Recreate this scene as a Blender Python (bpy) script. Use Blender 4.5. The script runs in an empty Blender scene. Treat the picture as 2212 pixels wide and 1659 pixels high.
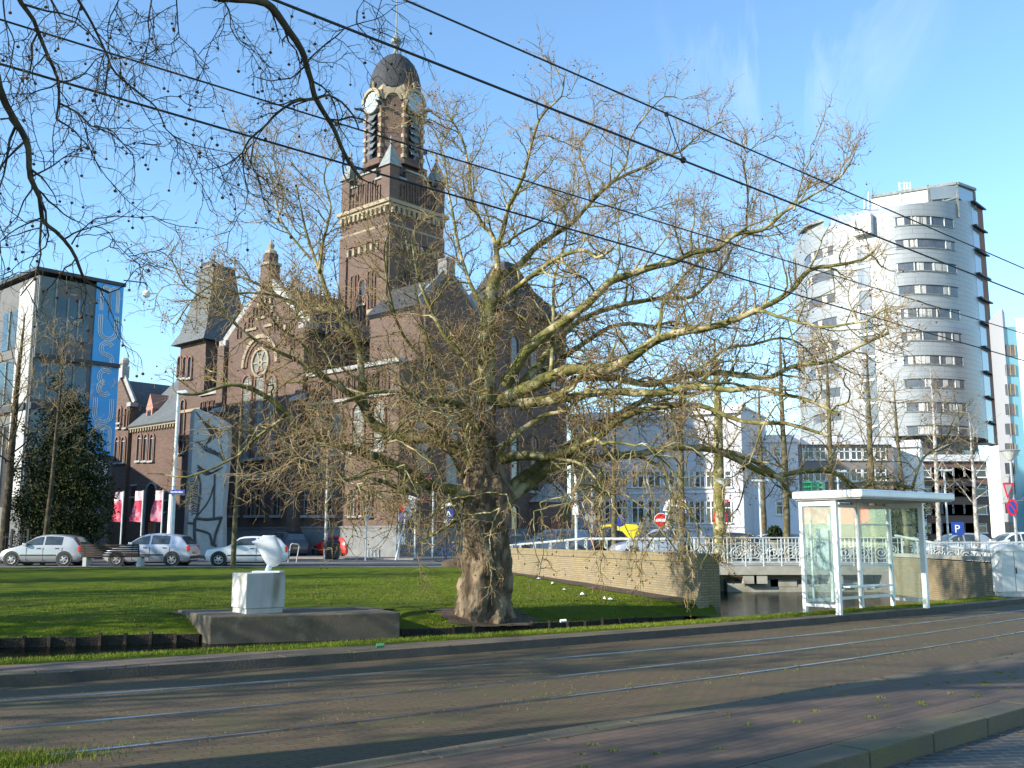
import bpy, bmesh, math, random
import numpy as np
from mathutils import Vector, Matrix
R=math.radians
random.seed(7)
S=bpy.context.scene
COL=S.collection
# ---------------- camera ----------------
FPX=2150.6; TH=math.atan(330.5/FPX); EYE=1.7
cam=bpy.data.cameras.new('camera'); co=bpy.data.objects.new('camera',cam); COL.objects.link(co)
cam.sensor_width=36; cam.lens=36*FPX/2212; cam.clip_end=6000; cam.clip_start=.1
co.location=(0,0,EYE); co.rotation_euler=(R(90)+TH,0,0); S.camera=co
# ---------------- world + sun ----------------
SUN_EL=R(23.5); SUN_AZ=R(-117)      # direction to the sun, clockwise from +Y
SUNV=Vector((math.sin(SUN_AZ)*math.cos(SUN_EL),math.cos(SUN_AZ)*math.cos(SUN_EL),math.sin(SUN_EL)))
w=bpy.data.worlds.new('World'); S.world=w; w.use_nodes=True
nt=w.node_tree; nt.nodes.clear()
sky=nt.nodes.new('ShaderNodeTexSky'); sky.sky_type='NISHITA'; sky.sun_disc=False
sky.sun_elevation=SUN_EL; sky.sun_rotation=SUN_AZ; sky.altitude=0; sky.air_density=1.0; sky.dust_density=.0; sky.ozone_density=3.2
hs=nt.nodes.new('ShaderNodeHueSaturation'); hs.inputs['Saturation'].default_value=1.0; hs.inputs['Value'].default_value=1.12
tc=nt.nodes.new('ShaderNodeTexCoord')
mp=nt.nodes.new('ShaderNodeMapping'); mp.inputs['Rotation'].default_value=(0.0,0.32,0.0); mp.inputs['Scale'].default_value=(9,3,2.2)
nz=nt.nodes.new('ShaderNodeTexNoise'); nz.inputs['Scale'].default_value=1.0; nz.inputs['Detail'].default_value=7; nz.inputs['Roughness'].default_value=.62; nz.inputs['Distortion'].default_value=.6
cr=nt.nodes.new('ShaderNodeValToRGB'); cr.color_ramp.elements[0].position=.5; cr.color_ramp.elements[1].position=.8
nz2=nt.nodes.new('ShaderNodeTexNoise'); nz2.inputs['Scale'].default_value=2.2; nz2.inputs['Detail'].default_value=2
cr2=nt.nodes.new('ShaderNodeValToRGB'); cr2.color_ramp.elements[0].position=.48; cr2.color_ramp.elements[1].position=.66
# cirrus confined to a direction of the sky
dp=nt.nodes.new('ShaderNodeVectorMath'); dp.operation='DOT_PRODUCT'; dp.inputs[1].default_value=Vector((.262,.84,.475)).normalized()
mr=nt.nodes.new('ShaderNodeMapRange'); mr.inputs[1].default_value=.991; mr.inputs[2].default_value=.9995
m1=nt.nodes.new('ShaderNodeMath'); m1.operation='MULTIPLY'
m2=nt.nodes.new('ShaderNodeMath'); m2.operation='MULTIPLY'; m2.inputs[1].default_value=.42
mx=nt.nodes.new('ShaderNodeMix'); mx.data_type='RGBA'; mx.inputs[7].default_value=(6.0,6.4,6.9,1)
bg=nt.nodes.new('ShaderNodeBackground'); bg.inputs['Strength'].default_value=.15
wo=nt.nodes.new('ShaderNodeOutputWorld')
L=nt.links.new
L(tc.outputs['Generated'],mp.inputs[0]); L(mp.outputs[0],nz.inputs['Vector']); L(nz.outputs['Fac'],cr.inputs[0])
L(tc.outputs['Generated'],dp.inputs[0]); L(dp.outputs['Value'],mr.inputs[0])
L(cr.outputs[0],m1.inputs[0]); L(mr.outputs[0],m1.inputs[1]); L(m1.outputs[0],m2.inputs[0])
tn=nt.nodes.new('ShaderNodeMix'); tn.data_type='RGBA'; tn.blend_type='MULTIPLY'; tn.inputs[0].default_value=1; tn.inputs[7].default_value=(.98,1.10,1.10,1); L(sky.outputs[0],tn.inputs[6]); L(tn.outputs[2],hs.inputs['Color']); L(hs.outputs[0],mx.inputs[6]); L(m2.outputs[0],mx.inputs[0]); L(mx.outputs[2],bg.inputs[0]); L(bg.outputs[0],wo.inputs[0])
sl=bpy.data.lights.new('sun','SUN'); sl.energy=5.0; sl.angle=R(.5); sl.color=(1,.92,.79)
so=bpy.data.objects.new('sun',sl); COL.objects.link(so); so.rotation_euler=SUNV.to_track_quat('Z','Y').to_euler()
S.view_settings.view_transform='Standard'; S.view_settings.look='None'; S.view_settings.gamma=1; S.view_settings.use_curve_mapping=False
S.view_settings.exposure=0.83
S.render.engine='CYCLES'
S.cycles.max_bounces=6; S.cycles.transparent_max_bounces=24; S.cycles.diffuse_bounces=3; S.cycles.glossy_bounces=3
# ---------------- pixel <-> world helpers (2212x1659 photo grid) ----------------
CT,ST=math.cos(TH),math.sin(TH)
def ray(px,py):
    x=(px-1106)/FPX; u=-(py-829.5)/FPX
    return (x,CT-u*ST,ST+u*CT)
def at(px,py,Y):
    d=ray(px,py); t=Y/d[1]; return Vector((d[0]*t,Y,EYE+d[2]*t))
def gp(px,py,z):
    d=ray(px,py); t=(z-EYE)/d[2]; return Vector((d[0]*t,d[1]*t,z))
# ---------------- mesh builder ----------------
class MB:
    def __init__(s,M=None): s.v=[]; s.f=[]; s.mi=[]; s.M=M; s.m=0; s.sm=[]; s.smooth=False
    def add(s,vs,fs):
        n=len(s.v)
        if s.M is not None: vs=[tuple(s.M@Vector(v)) for v in vs]
        s.v+= [tuple(v) for v in vs]; s.f+=[tuple(i+n for i in f) for f in fs]
        s.mi+=[s.m]*len(fs); s.sm+=[s.smooth]*len(fs); return s
    def box(s,x0,x1,y0,y1,z0,z1):
        x0,x1=min(x0,x1),max(x0,x1); y0,y1=min(y0,y1),max(y0,y1); z0,z1=min(z0,z1),max(z0,z1)
        return s.add([(x0,y0,z0),(x1,y0,z0),(x1,y1,z0),(x0,y1,z0),(x0,y0,z1),(x1,y0,z1),(x1,y1,z1),(x0,y1,z1)],
          [(0,3,2,1),(4,5,6,7),(0,1,5,4),(1,2,6,5),(2,3,7,6),(3,0,4,7)])
    def hexa(s,b,t):
        return s.add(list(b)+list(t),[(0,3,2,1),(4,5,6,7),(0,1,5,4),(1,2,6,5),(2,3,7,6),(3,0,4,7)])
    def beam(s,p,q,w,h,up=(0,0,1)):
        p=Vector(p);q=Vector(q);d=(q-p).normalized(); sd=d.cross(Vector(up)); 
        if sd.length<1e-4: sd=Vector((1,0,0))
        sd.normalize(); u=sd.cross(d)
        a=[p+sd*(i*w/2)+u*(j*h/2) for i,j in((-1,-1),(1,-1),(1,1),(-1,1))]; b=[x+(q-p) for x in a]
        return s.add(a+b,[(0,1,2,3),(7,6,5,4),(0,4,5,1),(1,5,6,2),(2,6,7,3),(3,7,4,0)])
    def tube(s,pts,r,k=8,cap=True):
        pts=[Vector(p) for p in pts]; n=len(pts)
        if not hasattr(r,'__len__'): r=[r]*n
        T=[(pts[min(i+1,n-1)]-pts[max(i-1,0)]).normalized() for i in range(n)]
        a=Vector((0,0,1)) if abs(T[0].z)<.9 else Vector((1,0,0))
        N=T[0].cross(a).normalized(); vs=[];fs=[]
        for i in range(n):
            N=(N-T[i]*N.dot(T[i])).normalized(); B=T[i].cross(N)
            for j in range(k):
                t=2*math.pi*j/k; vs.append(pts[i]+(N*math.cos(t)+B*math.sin(t))*r[i])
        for i in range(n-1):
            for j in range(k):
                fs.append((i*k+j,i*k+(j+1)%k,(i+1)*k+(j+1)%k,(i+1)*k+j))
        if cap: fs.append(tuple(range(k))[::-1]); fs.append(tuple(range((n-1)*k,n*k)))
        return s.add(vs,fs)
    def cyl(s,p,q,r,k=12,r2=None): return s.tube([p,q],[r,r if r2 is None else r2],k)
    def lathe(s,prof,c=(0,0,0),k=16,a0=0):
        vs=[];fs=[];n=len(prof)
        for r,z in prof:
            for j in range(k):
                t=2*math.pi*(j+a0)/k; vs.append((c[0]+r*math.cos(t),c[1]+r*math.sin(t),c[2]+z))
        for i in range(n-1):
            for j in range(k): fs.append((i*k+j,i*k+(j+1)%k,(i+1)*k+(j+1)%k,(i+1)*k+j))
        fs.append(tuple(range(k))[::-1]); fs.append(tuple(range((n-1)*k,n*k)))
        return s.add(vs,fs)
    def prism(s,poly,d0,d1,fn=None):
        """poly in (u,v); fn(u,v,d)->xyz, default u=x v=z d=y"""
        fn=fn or (lambda u,v,d:(u,d,v)); n=len(poly)
        vs=[fn(u,v,d0) for u,v in poly]+[fn(u,v,d1) for u,v in poly]
        return s.add(vs,[tuple(range(n)),tuple(range(2*n-1,n-1,-1))]+[(i,i+n,(i+1)%n+n,(i+1)%n) for i in range(n)])
    def ball(s,c,r,k=8,m=5,sq=1):
        return s.lathe([(max(r*math.sin(math.pi*i/m),r*.02),-r*sq*math.cos(math.pi*i/m)) for i in range(m+1)],c,k)
    def build(s,name,mats,parent=None,smooth=False,bevel=0,fix=True):
        me=bpy.data.meshes.new(name); me.from_pydata(s.v,[],s.f)
        mats=mats if isinstance(mats,(list,tuple)) else [mats]
        for m in mats: me.materials.append(m)
        if len(mats)>1: me.polygons.foreach_set('material_index',s.mi)
        if fix:
            bm=bmesh.new(); bm.from_mesh(me); bmesh.ops.recalc_face_normals(bm,faces=bm.faces); bm.to_mesh(me); bm.free()
        sm=[smooth or q for q in s.sm]
        if any(sm): me.polygons.foreach_set('use_smooth',sm)
        me.update()
        o=bpy.data.objects.new(name,me); COL.objects.link(o)
        if smooth and len(s.f)<60000:
            pass
        if bevel:
            b=o.modifiers.new('b','BEVEL'); b.width=bevel; b.segments=2; b.limit_method='ANGLE'; b.angle_limit=R(40)
        if parent is not None: o.parent=parent
        return o
def tag(o,label=None,cat=None,group=None,kind=None):
    if label: o['label']=label
    if cat: o['category']=cat
    if group: o['group']=group
    if kind: o['kind']=kind
    return o
def thing(name,label,cat,loc=(0,0,0),rz=0,group=None):
    o=bpy.data.objects.new(name,None); COL.objects.link(o); o.location=loc; o.rotation_euler=(0,0,rz); o.empty_display_size=.2
    return tag(o,label,cat,group)
def kids(o): return [c for c in COL.objects if c.parent==o]
def copytree(o,parent=None,label=None,group=None):
    c=o.copy(); COL.objects.link(c); c.parent=parent
    if label: c['label']=label
    if group: c['group']=group
    for ch in kids(o): copytree(ch,c)
    return c
def npmesh(name,V,F,mat,parent=None,smooth=True,ngon=4):
    me=bpy.data.meshes.new(name); nv=len(V); nf=len(F)
    me.vertices.add(nv); me.vertices.foreach_set('co',np.asarray(V,dtype=np.float32).ravel())
    me.loops.add(nf*ngon); me.loops.foreach_set('vertex_index',np.asarray(F,dtype=np.int32).ravel())
    me.polygons.add(nf); me.polygons.foreach_set('loop_start',np.arange(0,nf*ngon,ngon,dtype=np.int32))
    me.polygons.foreach_set('loop_total',np.full(nf,ngon,dtype=np.int32))
    if smooth: me.polygons.foreach_set('use_smooth',np.ones(nf,dtype=bool))
    me.update(calc_edges=True); me.materials.append(mat)
    o=bpy.data.objects.new(name,me); COL.objects.link(o)
    if parent is not None: o.parent=parent
    return o
# ---------------- materials ----------------
def mat(name,col,rough=.75,metal=0,col2=None,scale=4,detail=5,thr=(.35,.7),bump=0,bscale=30,spec=.5,coord='Object',stretch=None,col3=None,scale3=1,thr3=(.5,.65),coat=0,emit=None):
    m=bpy.data.materials.new(name); m.use_nodes=True; n=m.node_tree.nodes; l=m.node_tree.links.new
    b=n['Principled BSDF']; b.inputs['Roughness'].default_value=rough; b.inputs['Metallic'].default_value=metal
    b.inputs['Base Color'].default_value=(*col,1); b.inputs['Specular IOR Level'].default_value=spec
    if coat: b.inputs['Coat Weight'].default_value=coat; b.inputs['Coat Roughness'].default_value=.08
    if col2 or bump:
        t=n.new('ShaderNodeTexCoord'); mpn=n.new('ShaderNodeMapping'); l(t.outputs[coord],mpn.inputs[0])
        if stretch: mpn.inputs['Scale'].default_value=stretch
    out=None
    if col2:
        z=n.new('ShaderNodeTexNoise'); z.inputs['Scale'].default_value=scale; z.inputs['Detail'].default_value=detail; z.inputs['Roughness'].default_value=.62
        l(mpn.outputs[0],z.inputs['Vector']); r=n.new('ShaderNodeMapRange'); r.inputs[1].default_value=thr[0]; r.inputs[2].default_value=thr[1]
        l(z.outputs['Fac'],r.inputs[0]); x=n.new('ShaderNodeMix'); x.data_type='RGBA'; x.inputs[6].default_value=(*col,1); x.inputs[7].default_value=(*col2,1)
        l(r.outputs[0],x.inputs[0]); out=x.outputs[2]
        if col3:
            z=n.new('ShaderNodeTexNoise'); z.inputs['Scale'].default_value=scale3; z.inputs['Detail'].default_value=4
            l(mpn.outputs[0],z.inputs['Vector']); r=n.new('ShaderNodeMapRange'); r.inputs[1].default_value=thr3[0]; r.inputs[2].default_value=thr3[1]
            l(z.outputs['Fac'],r.inputs[0]); y=n.new('ShaderNodeMix'); y.data_type='RGBA'; l(out,y.inputs[6]); y.inputs[7].default_value=(*col3,1)
            l(r.outputs[0],y.inputs[0]); out=y.outputs[2]
        l(out,b.inputs['Base Color'])
    if bump:
        z=n.new('ShaderNodeTexNoise'); z.inputs['Scale'].default_value=bscale; z.inputs['Detail'].default_value=6
        l(mpn.outputs[0],z.inputs['Vector']); u=n.new('ShaderNodeBump'); u.inputs['Strength'].default_value=bump; u.inputs['Distance'].default_value=.05
        l(z.outputs['Fac'],u.inputs['Height']); l(u.outputs[0],b.inputs['Normal'])
    if emit: b.inputs['Emission Color'].default_value=(*emit,1); b.inputs['Emission Strength'].default_value=1
    return m
def brick(name,c1,c2,mortar,bw=.22,bh=.065,ms=.012,wall=True,rough=.85,bump=.4,dirt=None,rot=0,dscale=.8,offset=.5,moss=None):
    """brick pattern; wall=True uses (x+y,z) for axis aligned walls, else (x,y)"""
    m=bpy.data.materials.new(name); m.use_nodes=True; n=m.node_tree.nodes; l=m.node_tree.links.new
    b=n['Principled BSDF']; b.inputs['Roughness'].default_value=rough
    t=n.new('ShaderNodeTexCoord'); 
    if wall:
        sp=n.new('ShaderNodeSeparateXYZ'); l(t.outputs['Object'],sp.inputs[0]); a=n.new('ShaderNodeMath'); l(sp.outputs[0],a.inputs[0]); l(sp.outputs[1],a.inputs[1])
        cb=n.new('ShaderNodeCombineXYZ'); l(a.outputs[0],cb.inputs[0]); l(sp.outputs[2],cb.inputs[1]); src=cb.outputs[0]
    else:
        mpn=n.new('ShaderNodeMapping'); l(t.outputs['Object'],mpn.inputs[0]); mpn.inputs['Rotation'].default_value=(0,0,rot); src=mpn.outputs[0]
    k=n.new('ShaderNodeTexBrick'); l(src,k.inputs['Vector']); k.offset=offset
    k.inputs['Color1'].default_value=(*c1,1); k.inputs['Color2'].default_value=(*c2,1); k.inputs['Mortar'].default_value=(*mortar,1)
    k.inputs['Scale'].default_value=1; k.inputs['Mortar Size'].default_value=ms; k.inputs['Brick Width'].default_value=bw; k.inputs['Row Height'].default_value=bh
    k.inputs['Mortar Smooth'].default_value=.3
    out=k.outputs['Color']
    for q,sc,lo,hi in ([(dirt,dscale,.45,.75)] if dirt else [])+([(moss,dscale*2.3,.5,.68)] if moss else []):
        z=n.new('ShaderNodeTexNoise'); z.inputs['Scale'].default_value=sc; z.inputs['Detail'].default_value=7; z.inputs['Roughness'].default_value=.68; l(t.outputs['Object'],z.inputs['Vector'])
        r=n.new('ShaderNodeMapRange'); r.inputs[1].default_value=lo; r.inputs[2].default_value=hi; l(z.outputs['Fac'],r.inputs[0]); r.inputs[4].default_value=.8
        x=n.new('ShaderNodeMix'); x.data_type='RGBA'; l(out,x.inputs[6]); x.inputs[7].default_value=(*q,1); l(r.outputs[0],x.inputs[0]); out=x.outputs[2]
    l(out,b.inputs['Base Color'])
    if bump:
        u=n.new('ShaderNodeBump'); u.inputs['Strength'].default_value=bump; u.inputs['Distance'].default_value=.01; u.invert=True
        l(k.outputs['Fac'],u.inputs['Height']); l(u.outputs[0],b.inputs['Normal'])
    return m
def glassmat(name,col=(.03,.04,.05),rough=.05): 
    return mat(name,col,rough,spec=.9,col2=tuple(c*2.2 for c in col),scale=.7,detail=2)
def clearglass(name,tint=(.9,.97,.95),a=.18):
    m=bpy.data.materials.new(name); m.use_nodes=True; n=m.node_tree.nodes; l=m.node_tree.links.new; n.clear()
    o=n.new('ShaderNodeOutputMaterial'); t=n.new('ShaderNodeBsdfTransparent'); t.inputs[0].default_value=(*tint,1)
    g=n.new('ShaderNodeBsdfGlossy'); g.inputs['Roughness'].default_value=.03; g.inputs[0].default_value=(.9,.95,.95,1)
    d=n.new('ShaderNodeBsdfDiffuse'); d.inputs[0].default_value=(.6,.7,.68,1)
    fr=n.new('ShaderNodeLayerWeight'); fr.inputs[0].default_value=.12
    x=n.new('ShaderNodeMixShader'); l(fr.outputs[1],x.inputs[0]); l(t.outputs[0],x.inputs[1]); l(g.outputs[0],x.inputs[2])
    y=n.new('ShaderNodeMixShader'); y.inputs[0].default_value=a; l(x.outputs[0],y.inputs[1]); l(d.outputs[0],y.inputs[2]); l(y.outputs[0],o.inputs[0])
    return m
M={}
M['road']=brick('grey_pavers',(.085,.078,.066),(.06,.055,.046),(.16,.145,.11),.24,.11,.014,wall=False,rot=R(-8),bump=.5,dirt=(.05,.05,.045),dscale=1.2)
M['plat']=brick('mauve_pavers',(.112,.072,.046),(.092,.060,.038),(.048,.032,.02),.2,.1,.006,wall=False,rot=R(-42),bump=.35,dirt=(.085,.055,.034),dscale=.5)
M['plat2']=brick('far_pavers',(.155,.105,.066),(.12,.082,.052),(.06,.042,.027),.3,.3,.006,wall=False,rot=R(-38),bump=.3,dirt=(.095,.08,.07),dscale=.5)
M['bed']=brick('track_pavers',(.112,.070,.030),(.086,.055,.024),(.038,.029,.012),.24,.085,.010,wall=False,rot=R(-38),bump=.4,dirt=(.058,.042,.018),dscale=.6,moss=(.060,.060,.010))
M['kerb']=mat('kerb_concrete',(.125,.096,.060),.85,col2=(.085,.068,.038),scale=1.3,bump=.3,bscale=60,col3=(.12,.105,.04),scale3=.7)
M['kerbshade']=mat('kerb_shade',(.085,.065,.045),.9,col2=(.05,.04,.03),scale=3,bump=.3)  # darker kerb concrete for the risers, their shade put into the colour
M['rail']=mat('steel_rail',(.45,.46,.5),.28,1,col2=(.3,.29,.28),scale=3)
M['railside']=mat('rusty_groove',(.035,.025,.02),.8,col2=(.06,.035,.02),scale=6)
M['grass']=mat('lawn',(.125,.175,.005),.95,col2=(.08,.115,.005),scale=1.4,detail=10,thr=(.35,.68),bump=1.0,bscale=90,spec=.15,col3=(.125,.135,.022),scale3=.35,thr3=(.52,.8))
M['blade']=mat('grass_blade',(.12,.175,.008),.85,col2=(.17,.185,.03),scale=2,spec=.2)
M['soil']=mat('soil',(.095,.066,.04),.95,col2=(.05,.036,.023),scale=5,bump=.8,bscale=25)
M['asphalt']=mat('asphalt',(.085,.085,.088),.88,col2=(.06,.06,.062),scale=1.2,bump=.25,bscale=90)
M['pave']=mat('pale_pavement',(.22,.205,.185),.85,col2=(.17,.155,.14),scale=2.0,bump=.2)
M['water']=mat('dark_water',(.006,.008,.005),.10,spec=.12,bump=.35,bscale=4)
M['water'].node_tree.nodes['Principled BSDF'].inputs['IOR'].default_value=1.1
M['pile']=mat('piling_wood',(.05,.035,.02),.9,col2=(.02,.017,.012),scale=5,bump=.6)
# ================= ground =================
def line(pts,z):
    P=[gp(a,b,z) for a,b in pts]
    xs=np.array([p.x for p in P]); ys=np.array([p.y for p in P])
    c=np.polyfit(xs,ys,min(2,len(P)-1))
    X=[-90.,-45.]+list(np.linspace(xs[0]-2,xs[-1]+3,26))+[70.,160.]
    out=[]
    lo,hi=xs[0]-2,xs[-1]+3
    for x in X:
        if x<lo: y=np.polyval(c,lo)+(x-lo)*.60
        elif x>hi: y=np.polyval(c,hi)+(x-hi)*.885
        else: y=np.polyval(c,x)
        out.append(Vector((x,float(y),z)))
    return out
def strip(A,B):
    n=len(A); return list(A)+list(B),[(i,i+1,n+i+1,n+i) for i in range(n-1)]
def off(A,d,z=None):
    out=[]
    for i,p in enumerate(A):
        t=(A[min(i+1,len(A)-1)]-A[max(i-1,0)]); t.z=0; t.normalize(); q=p+Vector((-t.y,t.x,0))*d
        if z is not None: q.z=z
        out.append(q)
    return out
def zz(A,z): return [Vector((p.x,p.y,z)) for p in A]
def struct(name,mb,m,**k):
    o=mb.build(name,m,**k); o['kind']='structure'; return o
pout=line([(1741,1659),(2212,1529)],.15)
pin=line([(700,1656),(1106,1592),(2212,1409)],.15)
kb=line([(0,1484),(1106,1404),(2212,1304)],0)
kt=off(kb,.04,.12)
back=line([(0,1428),(1106,1370),(1660,1330),(2212,1284)],.12)
Lr=[line([(0,1516),(1106,1431),(2212,1319)],0),line([(0,1576),(1106,1473),(2212,1336)],0),line([(0,1643),(1106,1521),(1660,1448),(2212,1365)],0)]
# near road, behind and right of the camera
mb=MB(); A=zz(pout,0.0); B=[Vector((p.x,-80,0)) for p in A]; mb.add(*strip(B,A)); struct('road',mb,M['road'],fix=False)
# near tram platform
mb=MB(); A=off(pout,0,.15); A2=off(pout,.32,.15); C2=off(pin,-.28,.15)
mb.add(*strip(A2,C2)); struct('platform',mb,M['plat'],fix=False)
def kerbstones(name,inner,outer,zt,zb,m,n=60,joint=.006,L=1.0):
    """kerb as a continuous bevelled strip with joint lines"""
    mb=MB()
    P=[];tot=[0]
    for a,b in zip(inner[:-1],inner[1:]): tot.append(tot[-1]+(b-a).length)
    def samp(A,s):
        for i in range(len(tot)-1):
            if s<=tot[i+1]: t=(s-tot[i])/(tot[i+1]-tot[i]); return A[i].lerp(A[i+1],t)
        return A[-1].copy()
    i0=tot[1]+30; s=i0; e=min(i0+95,tot[-1])
    while s<e:
        a,b=samp(inner,s+joint),samp(inner,s+L-joint); c,d=samp(outer,s+L-joint),samp(outer,s+joint)
        j=random.uniform(-.004,.004)
        lo=[Vector((q.x,q.y,zb)) for q in (a,b,c,d)]; hi=[Vector((q.x,q.y,zt+j)) for q in (a,b,c,d)]
        mb.hexa(lo,hi); s+=L
    return mb.build(name,m,bevel=.012)
o=kerbstones('kerb',A,A2,.154,-.05,M['kerb']); o['kind']='structure'
o=kerbstones('platform_edge',C2,off(pin,0,.15),.154,-.05,M['kerb']); o['kind']='structure'
mb=MB(); mb.add(*strip(off(pin,-.02,.1),off(pin,-.02,-.05))); struct('platform_edge_face',mb,M['kerbshade'],fix=False)
# track bed
mb=MB(); mb.add(*strip(zz(pin,0.0),zz(kb,0.0))); struct('tram_track_bed',mb,M['bed'],fix=False)
# rails : each a grooved rail
for i,l in enumerate(Lr):
    mb=MB()
    P0,P1,P2,P3=[off(l,d) for d in(-.045,.012,.012,.04)]
    mb.add(*strip(zz(P0,.014),zz(P1,.014))); mb.add(*strip(zz(P0,.0),zz(P0,.014))); 
    mb.m=1; mb.add(*strip(off(l,.012,.006),off(l,.075,.006)))
    o=mb.build('tram_rail',[M['rail'],M['railside']],fix=False)
    tag(o,['bright steel tram rail closest to the far kerb','thin steel tram rail in the middle of the track bed','worn steel tram rail closest to the near platform'][i],'rail','tram rails')
# far platform : kerb face, kerb top, paving, verge, quay
mb=MB(); mb.add(*strip(kb,kt)); struct('kerb_face',mb,M['kerbshade'],fix=False)
o=kerbstones('far_kerb',kt,off(kt,.3),.12,-.05,M['kerb']); o['kind']='structure'
vg=off(back,-.35,.11)
mb=MB(); mb.add(*strip(off(kt,.3,.114),vg)); struct('tram_platform',mb,M['plat2'],fix=False)
mb=MB(); mb.add(*strip(off(back,-.36,.11),off(back,-.30,.125))); mb.add(*strip(off(back,-.30,.125),off(back,.1,.12))); mb.add(*strip(off(back,.1,.12),off(back,.7,-.12))); mb.add(*strip(off(back,.7,-.12),off(back,.8,-1.2))); struct('grass_verge',mb,M['grass'],fix=False)
# water
mb=MB(); mb.add([(-120,5,-.35),(150,5,-.35),(150,160,-.35),(-120,160,-.35)],[(0,1,2,3)]); struct('water',mb,M['water'],fix=False)
# ---- island lawn: height field between the water edge and the far street
edge=[(-60,2.5),(-25,13.6)]+[tuple(gp(a,b,-.2).xy) for a,b in ((0,1381),(220,1376),(435,1370))]+[(-6.3,20.9),(-5.9,21.2),(-2.7,21.9),(-2.3,21.2)]+[tuple(gp(a,b,-.2).xy) for a,b in ((980,1357),(1106,1351),(1300,1341),(1478,1331))]
WN=Vector((4.9,25.6)); WF=Vector((-.3,40.0))     # retaining wall, near and far ends
def ex(x):
    for (a,b),(c,d) in zip(edge[:-1],edge[1:]):
        if a<=x<=c: return b+(d-b)*(x-a)/(c-a)
    return edge[-1][1]
SLAB=dict()
def zland(x,y):
    e=ex(x); t=y-e
    if t<=0: return -.2
    k=min(t/1.3,1); z=-.2+.24*(k*k*(3-2*k)); q=min(max((y-e)/(43.5-e),0),1); z+=.36*(q**.8)
    return z
FARY=44.6
def farx(y):  # right limit of the lawn : the wall
    t=(y-WN.y)/(WF.y-WN.y); t=max(min(t,1),0); return WN.x+(WF.x-WN.x)*t
nx,ny=150,70
vs=[];fs=[]
rs=np.random.RandomState(3)
for i in range(nx+1):
    u=i/nx; x=-60+(u**.6)*65.2 if True else 0
    e=ex(min(x,5.2))
    for j in range(ny+1):
        v=(j/ny)**1.25; y=e+(FARY-e)*v
        x2=min(x,farx(y)+.15) if x>-.3 else x
        vs.append((x2,y,zland(x,y)+rs.uniform(-.012,.012)*(1 if j else 0)))
for i in range(nx):
    for j in range(ny): a=i*(ny+1)+j; fs.append((a,a+ny+1,a+ny+2,a+1))
mb=MB(); mb.smooth=True; mb.add(vs,fs); struct('lawn',mb,M['grass'],fix=False)
# piling along the lawn
mb=MB(); E2=[(a,b) for a,b in edge if not(-5.2<a<-2.2)]
for (a,b),(c,d) in zip(edge[1:-1],edge[2:]):
    if a>-6.5 and c<-2.2: continue
    n=max(1,int(math.hypot(c-a,d-b)/.42))
    for i in range(n):
        t=i/n; t2=(i+.93)/n; p=Vector((a+(c-a)*t,b+(d-b)*t-.03,0)); q=Vector((a+(c-a)*t2,b+(d-b)*t2-.03,0))
        h=random.uniform(-.02,.025)
        mb.beam(Vector((p.x,p.y,-.48)),Vector((q.x,q.y,-.48)),.05,.60+h)
        mb.beam(Vector((p.x,p.y-.05,-.8)),Vector((p.x,p.y-.05,-.16+h*2)),.06,.06)
tag(mb.build('timber_piling',M['pile']),'dark timber sheet piling holding up the edge of the lawn','piling')
# bare soil ring under the big tree + along the wall
def patch(name,pts,m,dz=.006):
    mb=MB(); c=Vector((sum(p[0] for p in pts)/len(pts),sum(p[1] for p in pts)/len(pts)))
    V=[];F=[];n=len(pts);K=6
    for k in range(K+1):
        for p in pts:
            q=c+(Vector(p)-c)*(k/K if k else .001); V.append((q.x,q.y,zland(q.x,q.y)+dz+.02*(1-k/K)))
    for k in range(K):
        for i in range(n): F.append((k*n+i,k*n+(i+1)%n,(k+1)*n+(i+1)%n,(k+1)*n+i))
    mb.smooth=True; mb.add(V,F); o=mb.build(name,m,fix=False); o['kind']='structure'; return o
TREE=Vector((-.63,22.6))
rr=random.Random(5)
patch('bare_soil',[(TREE.x+(1.12+rr.uniform(-.22,.28))*math.cos(t),TREE.y+(.9+rr.uniform(-.16,.12))*math.sin(t)) for t in [i*math.pi/20 for i in range(40)]],M['soil'],.02)
ps=[]
for i in range(15):
    t=i/14; p=WN.lerp(WF,t); ps.append((p.x-.02,p.y+.1))
for i in range(15):
    t=1-i/14; p=WN.lerp(WF,t*.9); ps.append((p.x-(.9+rr.uniform(-.25,.25))*(1.1-t*.6),p.y-.2))
V=[];F=[]
for i in range(15):
    a=ps[i]; b=ps[29-i]
    for k in range(4):
        x=a[0]+(b[0]-a[0])*k/3; y=a[1]+(b[1]-a[1])*k/3; V.append((x,y,zland(min(x,5.1),y)+.02))
for i in range(14):
    for k in range(3): F.append((i*4+k,i*4+k+1,i*4+k+5,i*4+k+4))
mb=MB(); mb.smooth=True; mb.add(V,F); struct('soil_strip',mb,M['soil'],fix=False)
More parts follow.
